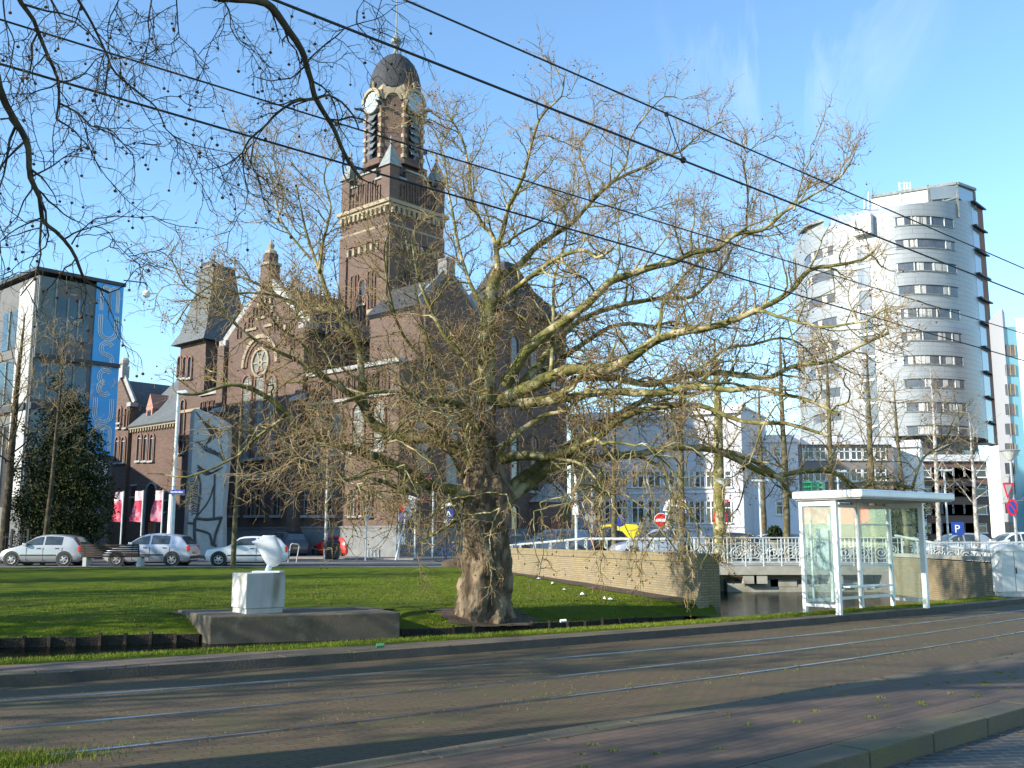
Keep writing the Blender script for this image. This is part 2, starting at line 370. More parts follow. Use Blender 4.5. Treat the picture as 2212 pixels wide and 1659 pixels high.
# ---- far ground
mb=MB(); Y0=FARY
mb.add([(-1500,Y0-.02,.385),(-.2,Y0-.02,.385),(-.2,2500,.385),(-1500,2500,.385)],[(0,1,2,3)])
mb.add([(-1500,44.7,.385),(-60,44.7,.385),(-60,2,.385),(-1500,2,.385)],[(3,2,1,0)])
mb.add([(-.2,39.2,.385),(7.0,39.2,.385),(7.0,2500,.385),(-.2,2500,.385)],[(0,1,2,3)])
mb.add([(7.0,47.0,.385),(2500,47.0,.385),(2500,2500,.385),(7.0,2500,.385)],[(0,1,2,3)])
struct('ground',mb,M['asphalt'],fix=False)
mb=MB(); 
mb.add([(-60,FARY-.1,.40),(-.3,FARY-.1,.40),(-.3,45.3,.40),(-60,45.3,.40)],[(0,1,2,3)])
mb.add([(-60,45.3,.40),(-.3,45.3,.40),(-.3,45.3,.36),(-60,45.3,.36)],[(0,1,2,3)])
struct('kerb_path',mb,M['pave'],fix=False)
# raised pavement in front of the church
mb=MB()
mb.hexa([(-60,67,.35),(-21,67.5,.35),(-21,110,.35),(-60,110,.35)],[(-60,67,.47),(-21,67.5,.47),(-21,110,.47),(-60,110,.47)])
mb.hexa([(-21,66.2,.35),(-5.7,58.5,.35),(3,68,.35),(-21,90,.35)],[(-21,66.2,.47),(-5.7,58.5,.47),(3,68,.47),(-21,90,.47)])
struct('pavement',mb,M['pave'])
mb=MB(); mb.add([(-12,50.5,.391),(2,50.5,.391),(2,52.6,.391),(-12,52.6,.391)],[(0,1,2,3)]); struct('road_strip',mb,M['pave'],fix=False)
# ---- grass blades (stuff)
def blades(name,pts,h0,h1,seed,w=.006):
    rs=np.random.RandomState(seed); n=len(pts); P=np.array(pts); h=rs.uniform(h0,h1,n); a=rs.uniform(0,2*np.pi,n); l=rs.uniform(0,.6,n)*h
    d=np.stack([np.cos(a),np.sin(a),np.zeros(n)],1); b=rs.uniform(0,2*np.pi,n); ld=np.stack([np.cos(b)*l,np.sin(b)*l,h],1)
    V=np.stack([P-d*w,P+d*w,P+ld],1).reshape(-1,3); F=np.arange(3*n).reshape(-1,3)
    o=npmesh(name,V,F,M['blade'],smooth=False,ngon=3); return tag(o,kind='stuff')
pts=[];r=random.Random(11)
A=off(back,-.36,.11);B=off(back,.3,.09)
for i in range(1,len(A)-2):
    seg=(A[i+1]-A[i]).length; 
    for _ in range(int(seg*1500)):
        t=r.random();v=r.random()**.7; p=A[i].lerp(A[i+1],t).lerp(B[i].lerp(B[i+1],t),v); pts.append((p.x,p.y,p.z+.005))
o=blades('grass',pts,.02,.06,1); tag(o,'short bright grass along the back of the tram platform','grass')
pts=[]
for _ in range(60000):
    x=r.uniform(-13,4.5); e=ex(x); t=r.random()**2.2*14; y=e+.02+t
    if x>farx(y)-.7 and y>24: continue
    if -6.6<x<-1.9 and y<25.5: continue
    pts.append((x,y,zland(x,y)-.005))
o=blades('grass',pts,.015,.05,2,.007); tag(o,'mown green grass covering the island lawn','grass')
pts=[]
c=gp(60,1640,0)
for _ in range(5200):
    x,y=r.gauss(0,.30),r.gauss(0,.2); pts.append((c.x-.25+x,c.y-.12+y*.8+x*.3,.0))
o=blades('grass',pts,.015,.06,3,.004); tag(o,'ragged grass tuft growing in the tram paving, bottom left','grass')
pts=[]
for _ in range(5000):   # weeds in joints of bed and near platform
    l=r.choice(Lr); i=r.randint(3,22); p=l[i].lerp(l[i+1],r.random()); o_=r.gauss(0,.35)
    if r.random()<.5: pts.append((p.x+o_*.2,p.y+o_,.0))
for _ in range(60):
    i=r.randint(4,22); p=C2[i].lerp(C2[i+1],r.random()); q=(p.x+r.uniform(.0,.7),p.y-r.uniform(0,.9))
    for _ in range(r.randint(8,26)): pts.append((q[0]+r.gauss(0,.02),q[1]+r.gauss(0,.02),.15))
o=blades('grass',pts,.008,.025,4,.005); tag(o,'tiny weeds growing between the tram track pavers','weeds')
# ================= trees =================
def barkmat(name,a,b,c,bump=.8,sc=3.0,st=(1,1,1)):
    return mat(name,a,.9,col2=b,scale=sc,detail=7,thr=(.42,.58),bump=bump,bscale=9,col3=c,scale3=sc*.8,thr3=(.52,.6),spec=.2,stretch=st)
M['trunkbark']=barkmat('plane_trunk_bark',(.17,.125,.08),(.075,.055,.035),(.25,.19,.125),1.0,5.5,(1,1,.45))
M['limbbark']=barkmat('plane_limb_bark',(.175,.165,.05),(.09,.085,.03),(.38,.33,.18),.5,3.5)
M['darkbark']=barkmat('dark_limb_bark',(.058,.047,.028),(.035,.028,.018),(.09,.078,.045),.5,5)  # darker, browner bark for boughs and smaller trunks
M['twig']=mat('twig',(.31,.23,.115),.85,col2=(.21,.155,.075),scale=1.5,spec=.2)
M['twigred']=mat('reddish_twig',(.27,.185,.10),.85,col2=(.34,.24,.12),scale=1.5,spec=.2)
M['seed']=mat('seed_ball',(.15,.07,.03),.95,col2=(.09,.05,.025),scale=9,spec=.1)
M['ivy']=mat('ivy_leaf',(.022,.034,.008),.75,col2=(.012,.02,.006),scale=1.2,spec=.15,col3=(.05,.055,.014),scale3=3)
def avoid(p): return 5.2<p[0]<10.5 and p[1]<23.6 and p[2]<3.9
class Tubes:
    def __init__(s,k): s.k=k; s.P=[];s.R=[];s.n=[]
    def add(s,P,Rr): s.P.append(np.asarray(P,float)); s.R.append(np.asarray(Rr,float))
    def build(s,name,m,parent):
        k=s.k; V=[];F=[];base=0
        bylen={}
        for P,r in zip(s.P,s.R): bylen.setdefault(len(P),[]).append((P,r))
        for n,lst in bylen.items():
            P=np.stack([a for a,_ in lst]); r=np.stack([b for _,b in lst])      # m,n,3
            T=np.empty_like(P); T[:,1:-1]=P[:,2:]-P[:,:-2]; T[:,0]=P[:,1]-P[:,0]; T[:,-1]=P[:,-1]-P[:,-2]
            T/=np.linalg.norm(T,axis=2,keepdims=True)+1e-9
            ref=np.zeros_like(T); ref[...,2]=1
            ax=np.abs(T[:,:,2]).mean(1)>.8; ref[ax]=[1,0,.13]
            N=np.cross(T,ref); N/=np.linalg.norm(N,axis=2,keepdims=True)+1e-9; B=np.cross(T,N)
            an=np.arange(k)*2*np.pi/k
            R_=P[:,:,None,:]+r[:,:,None,None]*(N[:,:,None,:]*np.cos(an)[None,None,:,None]+B[:,:,None,:]*np.sin(an)[None,None,:,None])
            m_=len(lst); V.append(R_.reshape(-1,3))
            i=np.arange(m_)[:,None,None]*n*k; a=np.arange(n-1)[None,:,None]*k; j=np.arange(k)[None,None,:]
            v0=i+a+j; v1=i+a+(j+1)%k
            F.append((np.stack([v0,v1,v1+k,v0+k],-1).reshape(-1,4)+base)); base+=m_*n*k
        if not V: return None
        return npmesh(name,np.concatenate(V),np.concatenate(F),m,parent)
def smoothpath(pts,rad,step,rs,wig=.0):
    """Catmull-Rom through pts, resampled"""
    P=[np.array(p,float) for p in pts]; n=len(P); P=[2*P[0]-P[1]]+P+[2*P[-1]-P[-2]]
    out=[];ro=[]
    for i in range(1,n):
        L=np.linalg.norm(P[i+1]-P[i]); m=max(1,int(L/step))
        for j in range(m):
            t=j/m; a,b,c,d=P[i-1],P[i],P[i+1],P[i+2]
            out.append(.5*((2*b)+(-a+c)*t+(2*a-5*b+4*c-d)*t*t+(-a+3*b-3*c+d)*t**3)); ro.append(rad[i-1]+(rad[i]-rad[i-1])*t)
    out.append(P[n]); ro.append(rad[-1]); out=np.array(out); ro=np.array(ro)
    if wig:
        w=rs.normal(0,1,out.shape); w=np.cumsum(w,0); w-=np.linspace(0,1,len(w))[:,None]*w[-1]
        out=out+w*wig
    return out,ro
def walk(rs,p,d,L,n,r0,r1,wig,trop):
    """crooked shoot: n segments"""
    P=[p];s=L/n;d=d/np.linalg.norm(d)
    for i in range(n):
        d=d+rs.normal(0,wig,3)+trop; d=d/np.linalg.norm(d); p=p+d*s; P.append(p)
    return np.array(P),np.linspace(r0,r1,n+1),d
def perp(rs,d,ang):
    a=rs.normal(0,1,3); a-=d*a.dot(d); a/=np.linalg.norm(a)+1e-9
    return d*math.cos(ang)+a*math.sin(ang)
def grow(rs,limbs,trop,dens=(.38,.26,.2),lens=((1.2,2.6),(.5,1.2),(.2,.6)),rads=(.02,.010,.006),seeds=.25,start=.15,gate=None,wig=.24,flat=1.0,ksec=5):
    """limbs: list of (points,radii). returns Tubes per level and seed positions"""
    A=Tubes(ksec);B=Tubes(3);C=Tubes(3);SD=[]
    for P,r in limbs:
        seg=np.linalg.norm(np.diff(P,axis=0),axis=1); cum=np.r_[0,np.cumsum(seg)]; tot=cum[-1]; s=tot*start
        while s<tot:
            i=min(np.searchsorted(cum,s),len(P)-1); p=P[i]; d=P[i]-P[max(i-1,0)]; d=d/(np.linalg.norm(d)+1e-9)
            s+=dens[0]*rs.uniform(.5,1.5)
            if gate is not None and rs.uniform()>gate(p): continue
            if avoid(p) or (p[2]<5.5 and len(limbs)>60 and rs.uniform()>.72): continue
            L=rs.uniform(*lens[0])*(1-.35*(s/tot)); tr=trop(p)
            dd=perp(rs,d,R(rs.uniform(35,75))); dd[1]*=flat
            r0=min(max(r[i]*.55,rads[0]*.6),rads[0]*1.7)
            n=7; Q,q,_=walk(rs,p,dd,L,n,r0,rads[1]*.8,wig,tr); A.add(Q,q)
            t=.12
            segs=L/n
            while t<1:
                x=t*n; i1=min(int(x),n-1); pp=Q[i1]+(Q[i1+1]-Q[i1])*(x-i1); d1=Q[i1+1]-Q[i1]; d1/=np.linalg.norm(d1)
                t+=dens[1]/L*rs.uniform(.5,1.5)
                L2=rs.uniform(*lens[1])*(1-.4*t); L2=max(L2,.15)
                Q2,q2,_=walk(rs,pp,perp(rs,d1,R(rs.uniform(25,70))),L2,5,rads[1],rads[2]*.8,wig*1.25,tr*1.3); B.add(Q2,q2)
                if rs.uniform()<seeds: SD.append(Q2[-1])
                u=.2
                while u<1:
                    x=u*5; i2=min(int(x),4); p2=Q2[i2]+(Q2[i2+1]-Q2[i2])*(x-i2); d2=Q2[i2+1]-Q2[i2]; d2/=np.linalg.norm(d2)
                    u+=dens[2]/L2*rs.uniform(.5,1.5)
                    L3=rs.uniform(*lens[2]); Q3,q3,_=walk(rs,p2,perp(rs,d2,R(rs.uniform(25,75))),L3,3,rads[2],rads[2]*.45,wig*1.5,tr*1.4); C.add(Q3,q3)
                    if rs.uniform()<seeds*.5: SD.append(Q3[-1])
            # shoots at the tip
    return A,B,C,SD
ICO_V=np.array([(0,0,1),(.9,0,.3),(.28,.85,.3),(-.72,.53,.3),(-.72,-.53,.3),(.28,-.85,.3),(.72,.53,-.3),(-.28,.85,-.3),(-.9,0,-.3),(-.28,-.85,-.3),(.72,-.53,-.3),(0,0,-1)],float)
ICO_F=np.array([(0,1,2),(0,2,3),(0,3,4),(0,4,5),(0,5,1),(1,6,2),(2,7,3),(3,8,4),(4,9,5),(5,10,1),(6,7,2),(7,8,3),(8,9,4),(9,10,5),(10,6,1),(11,7,6),(11,8,7),(11,9,8),(11,10,9),(11,6,10)])
def seedballs(rs,SD,r,stalk,parent,name='seed_balls',mt=None):
    T=Tubes(3); P=[]
    for p in SD:
        L=rs.uniform(.4,1)*stalk; q=p+np.array([rs.normal(0,.01),rs.normal(0,.01),-L]); T.add(np.array([p,q]),[.0022,.0022]); P.append(q-[0,0,r])
    P=np.array(P); rr=rs.uniform(.8,1.15,len(P))*r
    V=(P[:,None,:]+ICO_V[None]*rr[:,None,None]).reshape(-1,3); F=(ICO_F[None]+np.arange(len(P))[:,None,None]*12).reshape(-1,3)
    o=npmesh(name,V,F,mt or M['seed'],parent,smooth=True,ngon=3)
    s=T.build('seed_stalks',M['twigred'],parent)
    return o
def crown(A,B,C,ma,mb_,mc,parent,rs,SD,sr,st,name='crown'):
    c=A.build(name,ma,parent); tag(c,kind='stuff')
    tag(B.build('twigs',mb_,c),kind='stuff')
    if C is not None and C.P: tag(C.build('fine_twigs',mc,c),kind='stuff')
    if SD: 
        tag(seedballs(rs,SD,sr,st,c),kind='stuff')
        for o in kids(c):
            if o.name.startswith('seed_stalks'): tag(o,kind='stuff')
# conversions of traced zoom regions into the 2212 grid
z5=lambda a:[(881+x*.49,67.8+y*.49) for x,y in a]
z3=lambda a:[(x/2.7205,y/2.7205) for x,y in a]
z8=lambda a:[(1656+x/3.949,915+y/3.949) for x,y in a]
z6=lambda a:[((1200+x/2.676)/1.4756,(1350+y/2.676)/1.4756) for x,y in a]
def path3(px,Y0,Y1,bulge=0):
    n=len(px); L=[0]
    for a,b in zip(px[:-1],px[1:]): L.append(L[-1]+math.dist(a,b))
    return [at(a,b,Y0+(Y1-Y0)*(l/L[-1])+bulge*math.sin(math.pi*l/L[-1])) for (a,b),l in zip(px,L)]
# ---------- the big plane tree ----------
big=thing('plane_tree','huge old bare plane tree with gnarled trunk on the lawn, spreading across the centre','tree',(0,0,0))
rs=np.random.RandomState(42)
YT=22.6
# trunk: displaced lathe with burls
tp=[(1040,1352,.74,.62),(1040,1332,.68,.6),(1041,1318,.64,.59),(1043,1295,.62,.58),(1045,1262,.64,.56),(1047,1225,.60,.54),(1048,1190,.565,.52),(1049,1150,.55,.5),(1051,1110,.56,.52),(1052,1075,.56,.52),(1050,1045,.53,.5),(1048,1018,.47,.44),(1047,990,.39,.38),(1047,960,.32,.31),(1052,915,.26,.25),(1056,870,.21,.2),(1058,830,.17,.17)]
V=[];F=[];k=72
from mathutils import noise as mn
rings=[]
for i in range(len(tp)-1):
    a=tp[i];b=tp[i+1]; m=9
    for j in range(m): t=j/m; rings.append([a[q]+(b[q]-a[q])*t for q in range(4)])
rings.append(list(tp[-1]))
for px,py,ra,rb in rings:
    c=at(px,py,YT)
    for j in range(k):
        t=2*math.pi*j/k; dx,dy=math.cos(t),math.sin(t)
        z=c.z
        fl=1+.12*max(0,(.55-z))*abs(math.sin(2.5*t+.6))
        nn=mn.noise(Vector((dx*1.5+4,dy*1.5,z*.9)))*.22+mn.noise(Vector((dx*2.6,dy*2.6+9,z*2.4)))*.17+mn.noise(Vector((dx*6,dy*6+3,z*4.2)))*.11+mn.noise(Vector((dx*14,dy*14+3,z*11)))*.05
        groove=-.10*math.exp(-((t-math.pi*1.62)/.16)**2)*(1 if z<3 else .3)-.06*math.exp(-((t-math.pi*1.28)/.12)**2)
        r=(ra*abs(dx)**2+rb*abs(dy)**2)*.88*fl*(1+nn*1.15+groove)
        V.append((c.x+dx*r,YT+dy*r*1.0,z))
n=len(rings)
for i in range(n-1):
    for j in range(k): F.append((i*k+j,i*k+(j+1)%k,(i+1)*k+(j+1)%k,(i+1)*k+j))
npmesh('trunk',np.array(V),np.array(F),M['trunkbark'],big)
# limbs: (pixel path, depth at end, r start, r end)
LB=[
 (z5([(345,1640),(345,1450),(350,1330),(352,1250),(372,1130),(398,1060)]),22.9,.30,.15),
 (z5([(398,1060),(390,960),(370,890),(330,850),(290,740),(270,600),(250,500),(205,410),(170,370)]),24.5,.09,.02),
 (z5([(370,1240),(400,1090),(480,1040),(560,960),(640,900),(720,850),(800,760),(860,700),(940,640),(1060,590),(1130,545),(1200,530),(1290,450),(1380,400)]),25.5,.13,.015),
 (z5([(390,960),(420,880),(445,770),(475,720),(520,620),(545,520),(580,400),(625,340),(680,290),(690,200)]),21.5,.085,.015),
 (z5([(400,1190),(470,1130),(560,1060),(640,1000),(720,970),(790,965),(830,1000),(900,960)]),20.5,.09,.03),
 (z5([(430,1560),(520,1410),(620,1330),(700,1270),(800,1190),(880,1110),(960,1080),(1080,1040),(1180,1020),(1260,980),(1370,960),(1440,900),(1560,880),(1660,800),(1760,740),(1900,650),(1960,560)]),20.0,.17,.015),
 (z5([(500,1560),(600,1440),(680,1340),(760,1270),(880,1215),(1010,1185),(1130,1170),(1250,1165),(1330,1100),(1400,1020),(1450,930),(1560,870)]),25.5,.13,.02),
 (z5([(400,1630),(560,1560),(700,1500),(880,1490),(980,1440),(1080,1370),(1200,1330),(1330,1310),(1430,1280),(1560,1220),(1680,1160),(1770,1060),(1860,1040),(2000,1010),(2060,960)]),19.0,.20,.02),
 (z5([(400,1640),(640,1620),(740,1540),(900,1530),(1060,1560),(1180,1530),(1340,1510),(1500,1525),(1600,1530),(1700,1480),(1850,1460),(1990,1390),(2120,1330)]),21.0,.15,.03),
 (z5([(500,1650),(860,1590),(1100,1600),(1250,1570),(1420,1580),(1540,1570),(1640,1600),(1760,1620),(1900,1690)]),18.5,.13,.03),
 (z5([(600,1500),(700,1430),(800,1360),(900,1300),(1000,1290),(1080,1300),(1180,1280),(1300,1320)]),26,.10,.03),
 (z5([(345,1300),(320,1210),(270,1110),(230,990),(200,850),(170,700),(160,560),(120,440)]),25.0,.085,.02),
 (z5([(1100,1370),(1110,1280),(1120,1200),(1180,1130),(1230,1060),(1290,1000),(1330,860)]),22.5,.06,.02),
 (z5([(1180,1540),(1280,1490),(1400,1400),(1520,1380),(1640,1350),(1720,1370),(1800,1450)]),23.5,.06,.02),
 (z5([(620,1560),(640,1400),(640,1200),(650,1100),(670,1000),(700,900),(690,760)]),24.5,.07,.02),
 (z5([(820,740),(780,600),(760,500),(820,400),(815,290)]),25.5,.035,.01),
 (z5([(880,690),(960,590),(980,480),(1040,380),(1130,290),(1210,300)]),24.5,.045,.012),
 (z5([(1490,900),(1500,700),(1480,560),(1540,500)]),21.5,.035,.01),
 (z5([(1700,790),(1740,640),(1790,540)]),20.6,.03,.01),
 (z5([(900,1100),(930,1000),(920,850),(950,700)]),22.0,.04,.012),
 (z5([(1250,1165),(1300,1050),(1280,900),(1330,780)]),25.5,.04,.012),
 ([(1045,1050),(1010,985),(950,950),(900,945),(840,935),(800,905),(785,860),(780,790),(770,740),(740,700),(708,645),(690,590),(670,540),(655,480),(640,400)],22.0,.23,.015),
 ([(690,590),(700,520),(715,450),(700,380),(722,330)],21.6,.055,.012),
 ([(800,905),(765,860),(700,820),(640,780),(560,740),(520,710),(460,660)],20.5,.10,.015),
 ([(784,870),(740,840),(690,800),(650,740),(600,705),(560,640)],21.0,.07,.015),
 ([(1030,1075),(980,1060),(900,1040),(860,1010),(760,970),(690,945),(650,930),(620,890),(570,850),(500,830),(430,850),(385,850)],19.5,.20,.02),
 ([(770,740),(740,690),(690,668),(640,660),(580,630),(520,600),(470,610),(420,640),(380,700)],23.5,.07,.015),
 ([(650,660),(600,640),(530,632),(450,645),(400,620),(370,560),(340,540)],20.5,.04,.012),
 ([(1040,1000),(1000,930),(960,860),(940,800),(920,720),(905,660),(885,560),(870,480)],24.5,.11,.015),
 ([(1050,960),(1000,880),(920,862),(860,845),(790,850),(740,870)],20.5,.10,.03),
 ([(960,800),(900,760),(860,700),(840,620),(830,540),(842,500)],20.6,.06,.015),
 ([(1060,880),(1010,780),(960,720),(925,650),(905,600),(890,520)],21.5,.10,.02),
 ([(600,480),(610,420),(590,340),(600,290)],22.3,.03,.01),
 ([(672,560),(610,480),(590,400),(560,330)],23.0,.04,.012),
 ([(1062,1000),(1120,985),(1200,985),(1280,950),(1340,905),(1400,880),(1500,872),(1600,905),(1700,915),(1790,940)],19.5,.17,.03),
 ([(1070,1085),(1130,1030),(1200,985),(1270,935),(1350,890),(1420,850),(1500,850),(1580,820)],26.0,.22,.03),
 ([(1085,1090),(1150,1042),(1220,1000),(1300,990),(1380,982),(1460,968),(1560,975),(1620,992),(1680,1030),(1712,1075)],24.5,.17,.045),
 (z8([(-380,240),(-200,330),(0,430),(120,440),(240,410),(400,395),(560,405),(680,480),(770,560),(900,510),(1100,515),(1240,550)]),26.0,.10,.05),
 (z8([(1240,550),(1260,470),(1340,280),(1450,200),(1550,90),(1680,-80)]),25.5,.05,.018),
 ([(1380,985),(1430,1010),(1440,1050),(1480,1090),(1510,1140),(1530,1180),(1505,1230)],18.5,.05,.012),
 ([(1200,990),(1250,1000),(1290,1040),(1305,1070)],20.0,.05,.015),
 ([(930,1045),(880,1060),(830,1040),(780,1030),(730,1040)],18.5,.09,.02),
 ([(1000,1030),(960,960),(900,900),(830,960)],19.5,.06,.02),
 ([(1045,1010),(1030,940),(1000,900),(960,905)],20.0,.09,.03),
 ([(1060,1020),(1090,960),(1170,900),(1230,880),(1300,800),(1330,740)],21.5,.12,.02),
]
limbs=[];thick=Tubes(10)
for px,Y1,r0,r1 in LB:
    # start depth: nearest existing limb, else trunk
    Y0=YT; 
    if limbs:
        s=np.array(at(px[0][0],px[0][1],YT)); best=9
        for P,_ in limbs:
            q=P[:,[0,2]]-s[[0,2]]; d=np.hypot(q[:,0],q[:,1]); i=d.argmin()
            if d[i]<best and d[i]<.45 : best=d[i]; Y0=P[i,1]
    pts=path3(px,Y0,Y1,rs.uniform(-.4,.4)); n=len(pts)
    r0*=.8; rad=[r0+(r1-r0)*((i/(n-1))**.75) for i in range(n)]
    P,r=smoothpath(pts,rad,.16,rs,.006); r=r*(1+rs.normal(0,.05,len(r))); limbs.append((P,r)); 
    thick.add(P,r)
fillers=Tubes(7)
base=[(P,r) for P,r in limbs]
for i in range(66):
    P,r=base[rs.randint(len(base))]; j=rs.randint(len(P)); p=P[j]
    if abs(p[0]-TREE.x)>4.2 or p[2]>7.5 or p[2]<2.2: 
        if rs.uniform()<.8: continue
    d=rs.normal(0,1,3); d[2]=d[2]*.7+.1; d[1]=d[1]*1.2-.25; d[0]+=np.sign(p[0]-TREE.x)*.5
    if p[2]<3.2: d[2]=abs(d[2])*.3-.1
    Q,q,_=walk(rs,p,d,rs.uniform(1.4,3.6),12,min(r[j]*.6,.05),.012,.2,np.array([0,0,.03])); limbs.append((Q,q)); fillers.add(Q,q)
tag(fillers.build('inner_boughs',M['limbbark'],big),kind='stuff')
for i in range(len(thick.R)): thick.R[i][0]*=1.15
thick.build('limbs',M['limbbark'],big)
def trop(p):
    h=p[2]; dx=(p[0]-TREE.x)
    up=np.clip((h-4.5)/4,-1,1)
    return np.array([.02*np.sign(dx),0,.085*up-.02])
def trop_low(p):
    return np.array([0,0,.07*np.clip((p[2]-4.2)/4,-1.3,1)])
A,B,C,SD=grow(rs,limbs,trop_low,dens=(.235,.155,.13),lens=((.7,2.0),(.4,1.05),(.15,.5)),rads=(.016,.0088,.0052),seeds=.24,start=.12)
crown(A,B,C,M['limbbark'],M['twig'],M['twigred'],big,rs,SD,.020,.10)
print('big tree', len(A.P),len(B.P),len(C.P),len(SD))
# hanging shoots low round the crown
HS=[(740,1200),(780,1120),(870,1160),(920,1180),(700,1090),(980,1130),(1010,1200),(1120,1180),(1180,1230),(1230,1150),(1300,1180),(1350,1230),(1400,1160),(1460,1200),(1060,1230),(1560,1120),(1290,1240),(1385,1260),(1500,1260),(1040,1270)]
hl=Tubes(5);hlimbs=[]
for x,y in HS:
    for _ in range(1 if 960<x<1130 else 2):
        Y=rs.uniform(17.6,20.0); x0=x+rs.uniform(-25,25); top=at(x0+rs.uniform(-60,60)*(1 if x<1045 else -1)*-1,max(1000,y-rs.uniform(110,170)),Y+rs.uniform(0,1.2)); mid=at(x0+rs.uniform(-25,25),y-60,Y); end=at(x0,y+rs.uniform(-5,25),Y)
        P,r=smoothpath([top,mid,end],[.013,.010,.006],.1,rs,.014); hl.add(P,r); hlimbs.append((P,r))
pass
# tie each hanging shoot back to the closest limb
allP=np.concatenate([P for P,_ in limbs])
for P,_ in list(hlimbs):
    d=np.linalg.norm(allP-P[0],axis=1); i=d.argmin(); q=allP[i]; m=(q+P[0])/2+rs.normal(0,.1,3); m[2]+=.1
    Q,r=smoothpath([q,m,P[0]],[.02,.016,.013],.1,rs,.012); hl.add(Q,r); 
hl.build('hanging_shoots',M['limbbark'],big)
A,B,C,SD=grow(rs,hlimbs,lambda p:np.array([0,0,-.10]),dens=(.24,.2,.15),lens=((.2,.7),(.15,.45),(.08,.25)),rads=(.011,.007,.0045),seeds=.35,start=.1)
crown(A,B,C,M['twig'],M['twig'],M['twigred'],big,rs,SD,.019,.12,'hanging_twigs')
# ---------- near plane tree: its trunk stands left of the camera, its boughs hang into the picture ----------
near=thing('plane_tree','dark boughs with round seed balls hanging close overhead in the top left sky','tree')
rs=np.random.RandomState(8)
NB=[
 (z3([(1280,-20),(1440,-2),(1560,20),(1630,90),(1700,190),(1770,300),(1810,430),(1850,560),(1900,650),(1960,750),(2020,900),(2120,1050)]),7.5,8.6,.040,.016),
 (z3([(1850,580),(1750,590),(1660,640),(1540,750),(1460,820),(1425,900),(1330,970),(1210,1000)]),8.1,7.8,.015,.004),
 (z3([(1860,580),(1930,560),(2010,600),(2080,680),(2110,760)]),8.1,8.4,.013,.006),
 (z3([(1425,900),(1430,1020),(1450,1120),(1440,1230)]),7.9,7.9,.007,.003),
 (z3([(1800,360),(1850,300),(1960,220),(2060,150),(2200,110),(2330,30)]),7.8,8.0,.009,.003),
 (z3([(100,-40),(130,20),(200,120),(255,260),(320,400),(350,480),(345,620),(330,700)]),7.0,7.4,.022,.008),
 (z3([(345,610),(450,660),(530,730),(640,780),(720,850),(790,930)]),7.3,7.6,.010,.003),
 (z3([(-20,440),(0,520),(40,620),(130,780),(170,880),(180,1040),(240,1160),(250,1290),(330,1360),(420,1460),(470,1560),(500,1640),(640,1720)]),6.6,7.4,.030,.009),
 (z3([(450,-20),(540,130),(620,300),(680,430),(800,540),(920,640),(980,760),(1080,830),(1230,870),(1400,900)]),7.2,7.7,.012,.003),
 (z3([(290,-30),(370,120),(440,140),(560,230),(640,330)]),7.6,7.6,.010,.004),
 (z3([(895,-30),(880,120),(890,230),(850,330),(840,430)]),8.0,8.0,.008,.003),
 (z3([(245,1290),(235,1430),(240,1500),(190,1640),(120,1740)]),7.1,7.1,.010,.004),
 (z3([(720,-40),(640,140),(640,300),(700,420)]),7.8,7.8,.006,.003),
 (z3([(1040,-30),(1060,120),(1070,220),(1140,300),(1230,400)]),7.6,7.6,.006,.003),
 (z3([(1290,-10),(1350,60),(1360,160),(1410,260),(1500,300)]),7.6,7.6,.006,.003),
 (z3([(20,-30),(30,130),(90,250),(60,400),(20,480)]),6.8,6.8,.007,.003),
 (z3([(560,740),(640,760),(700,820),(780,900)]),7.5,7.5,.006,.003),
 (z3([(0,700),(50,690),(100,760),(70,850),(20,960)]),6.8,6.8,.008,.003),
 (z3([(640,330),(620,540),(690,600),(640,710),(640,800)]),7.6,7.7,.006,.003),
 (z3([(180,1040),(260,1000),(360,930),(460,880)]),7.0,7.2,.008,.003),
 (z3([(420,1440),(480,1360),(560,1340),(640,1370),(690,1440),(800,1540)]),7.3,7.2,.006,.0025),
 (z3([(350,480),(460,450),(560,350),(620,320)]),7.3,7.5,.008,.003),
 (z3([(330,700),(400,740),(480,800),(560,920),(600,1020)]),7.3,7.3,.008,.003),
 (z3([(250,1280),(170,1310),(60,1370),(0,1420)]),7.1,7.0,.008,.003),
 (z3([(2100,-20),(2220,60),(2300,150),(2420,230)]),8.2,8.2,.004,.002),
]
nl=[];T=Tubes(8)
tops=[]
for px,Y0,Y1,r0,r1 in NB:
    pts=path3(px,Y0,Y1); n=len(pts); rad=[r0+(r1-r0)*(i/(n-1))**.8 for i in range(n)]
    P,r=smoothpath(pts,rad,.06,rs,.0025 if r0>.01 else .004); nl.append((P,r)); T.add(P,r)
    if px[0][1]<0 or px[0][0]<0: tops.append((P[0],r0))
TB=np.array([-9.5,4.0,0.]); 
P,r=smoothpath([(-9.5,4,-.1),(-9.45,4.0,1.0),(-9.3,4.1,3),(-9.1,4.2,5.2),(-8.6,4.5,7.2),(-8,5,9.5),(-7.6,5.4,12)],[.62,.46,.42,.38,.3,.2,.08],.3,rs)
T2=Tubes(24); T2.add(P,r*1.0); T2.build('trunk',M['trunkbark'],near)
crownbase=P[int(len(P)*.62)]
for q,r0 in tops:
    s=P[int(len(P)*rs.uniform(.45,.8))]; m=(s*.5+q*.5); m[2]=max(s[2],q[2])+rs.uniform(.5,1.3)
    m2=q*.8+s*.2; m2[2]=q[2]+.35
    Q,rr_=smoothpath([s,m,m2,q],[max(r0*2.6,.05),max(r0*1.8,.02),r0*1.2,r0],.12,rs,.004); T.add(Q,rr_)
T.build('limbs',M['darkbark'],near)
A,B,C,SD=grow(rs,nl,lambda p:np.array([0.01,0,-.055]),dens=(.15,.11,.085),lens=((.3,1.05),(.14,.5),(.05,.2)),rads=(.0065,.0034,.0020),seeds=.15,start=.03,ksec=4,wig=.26)
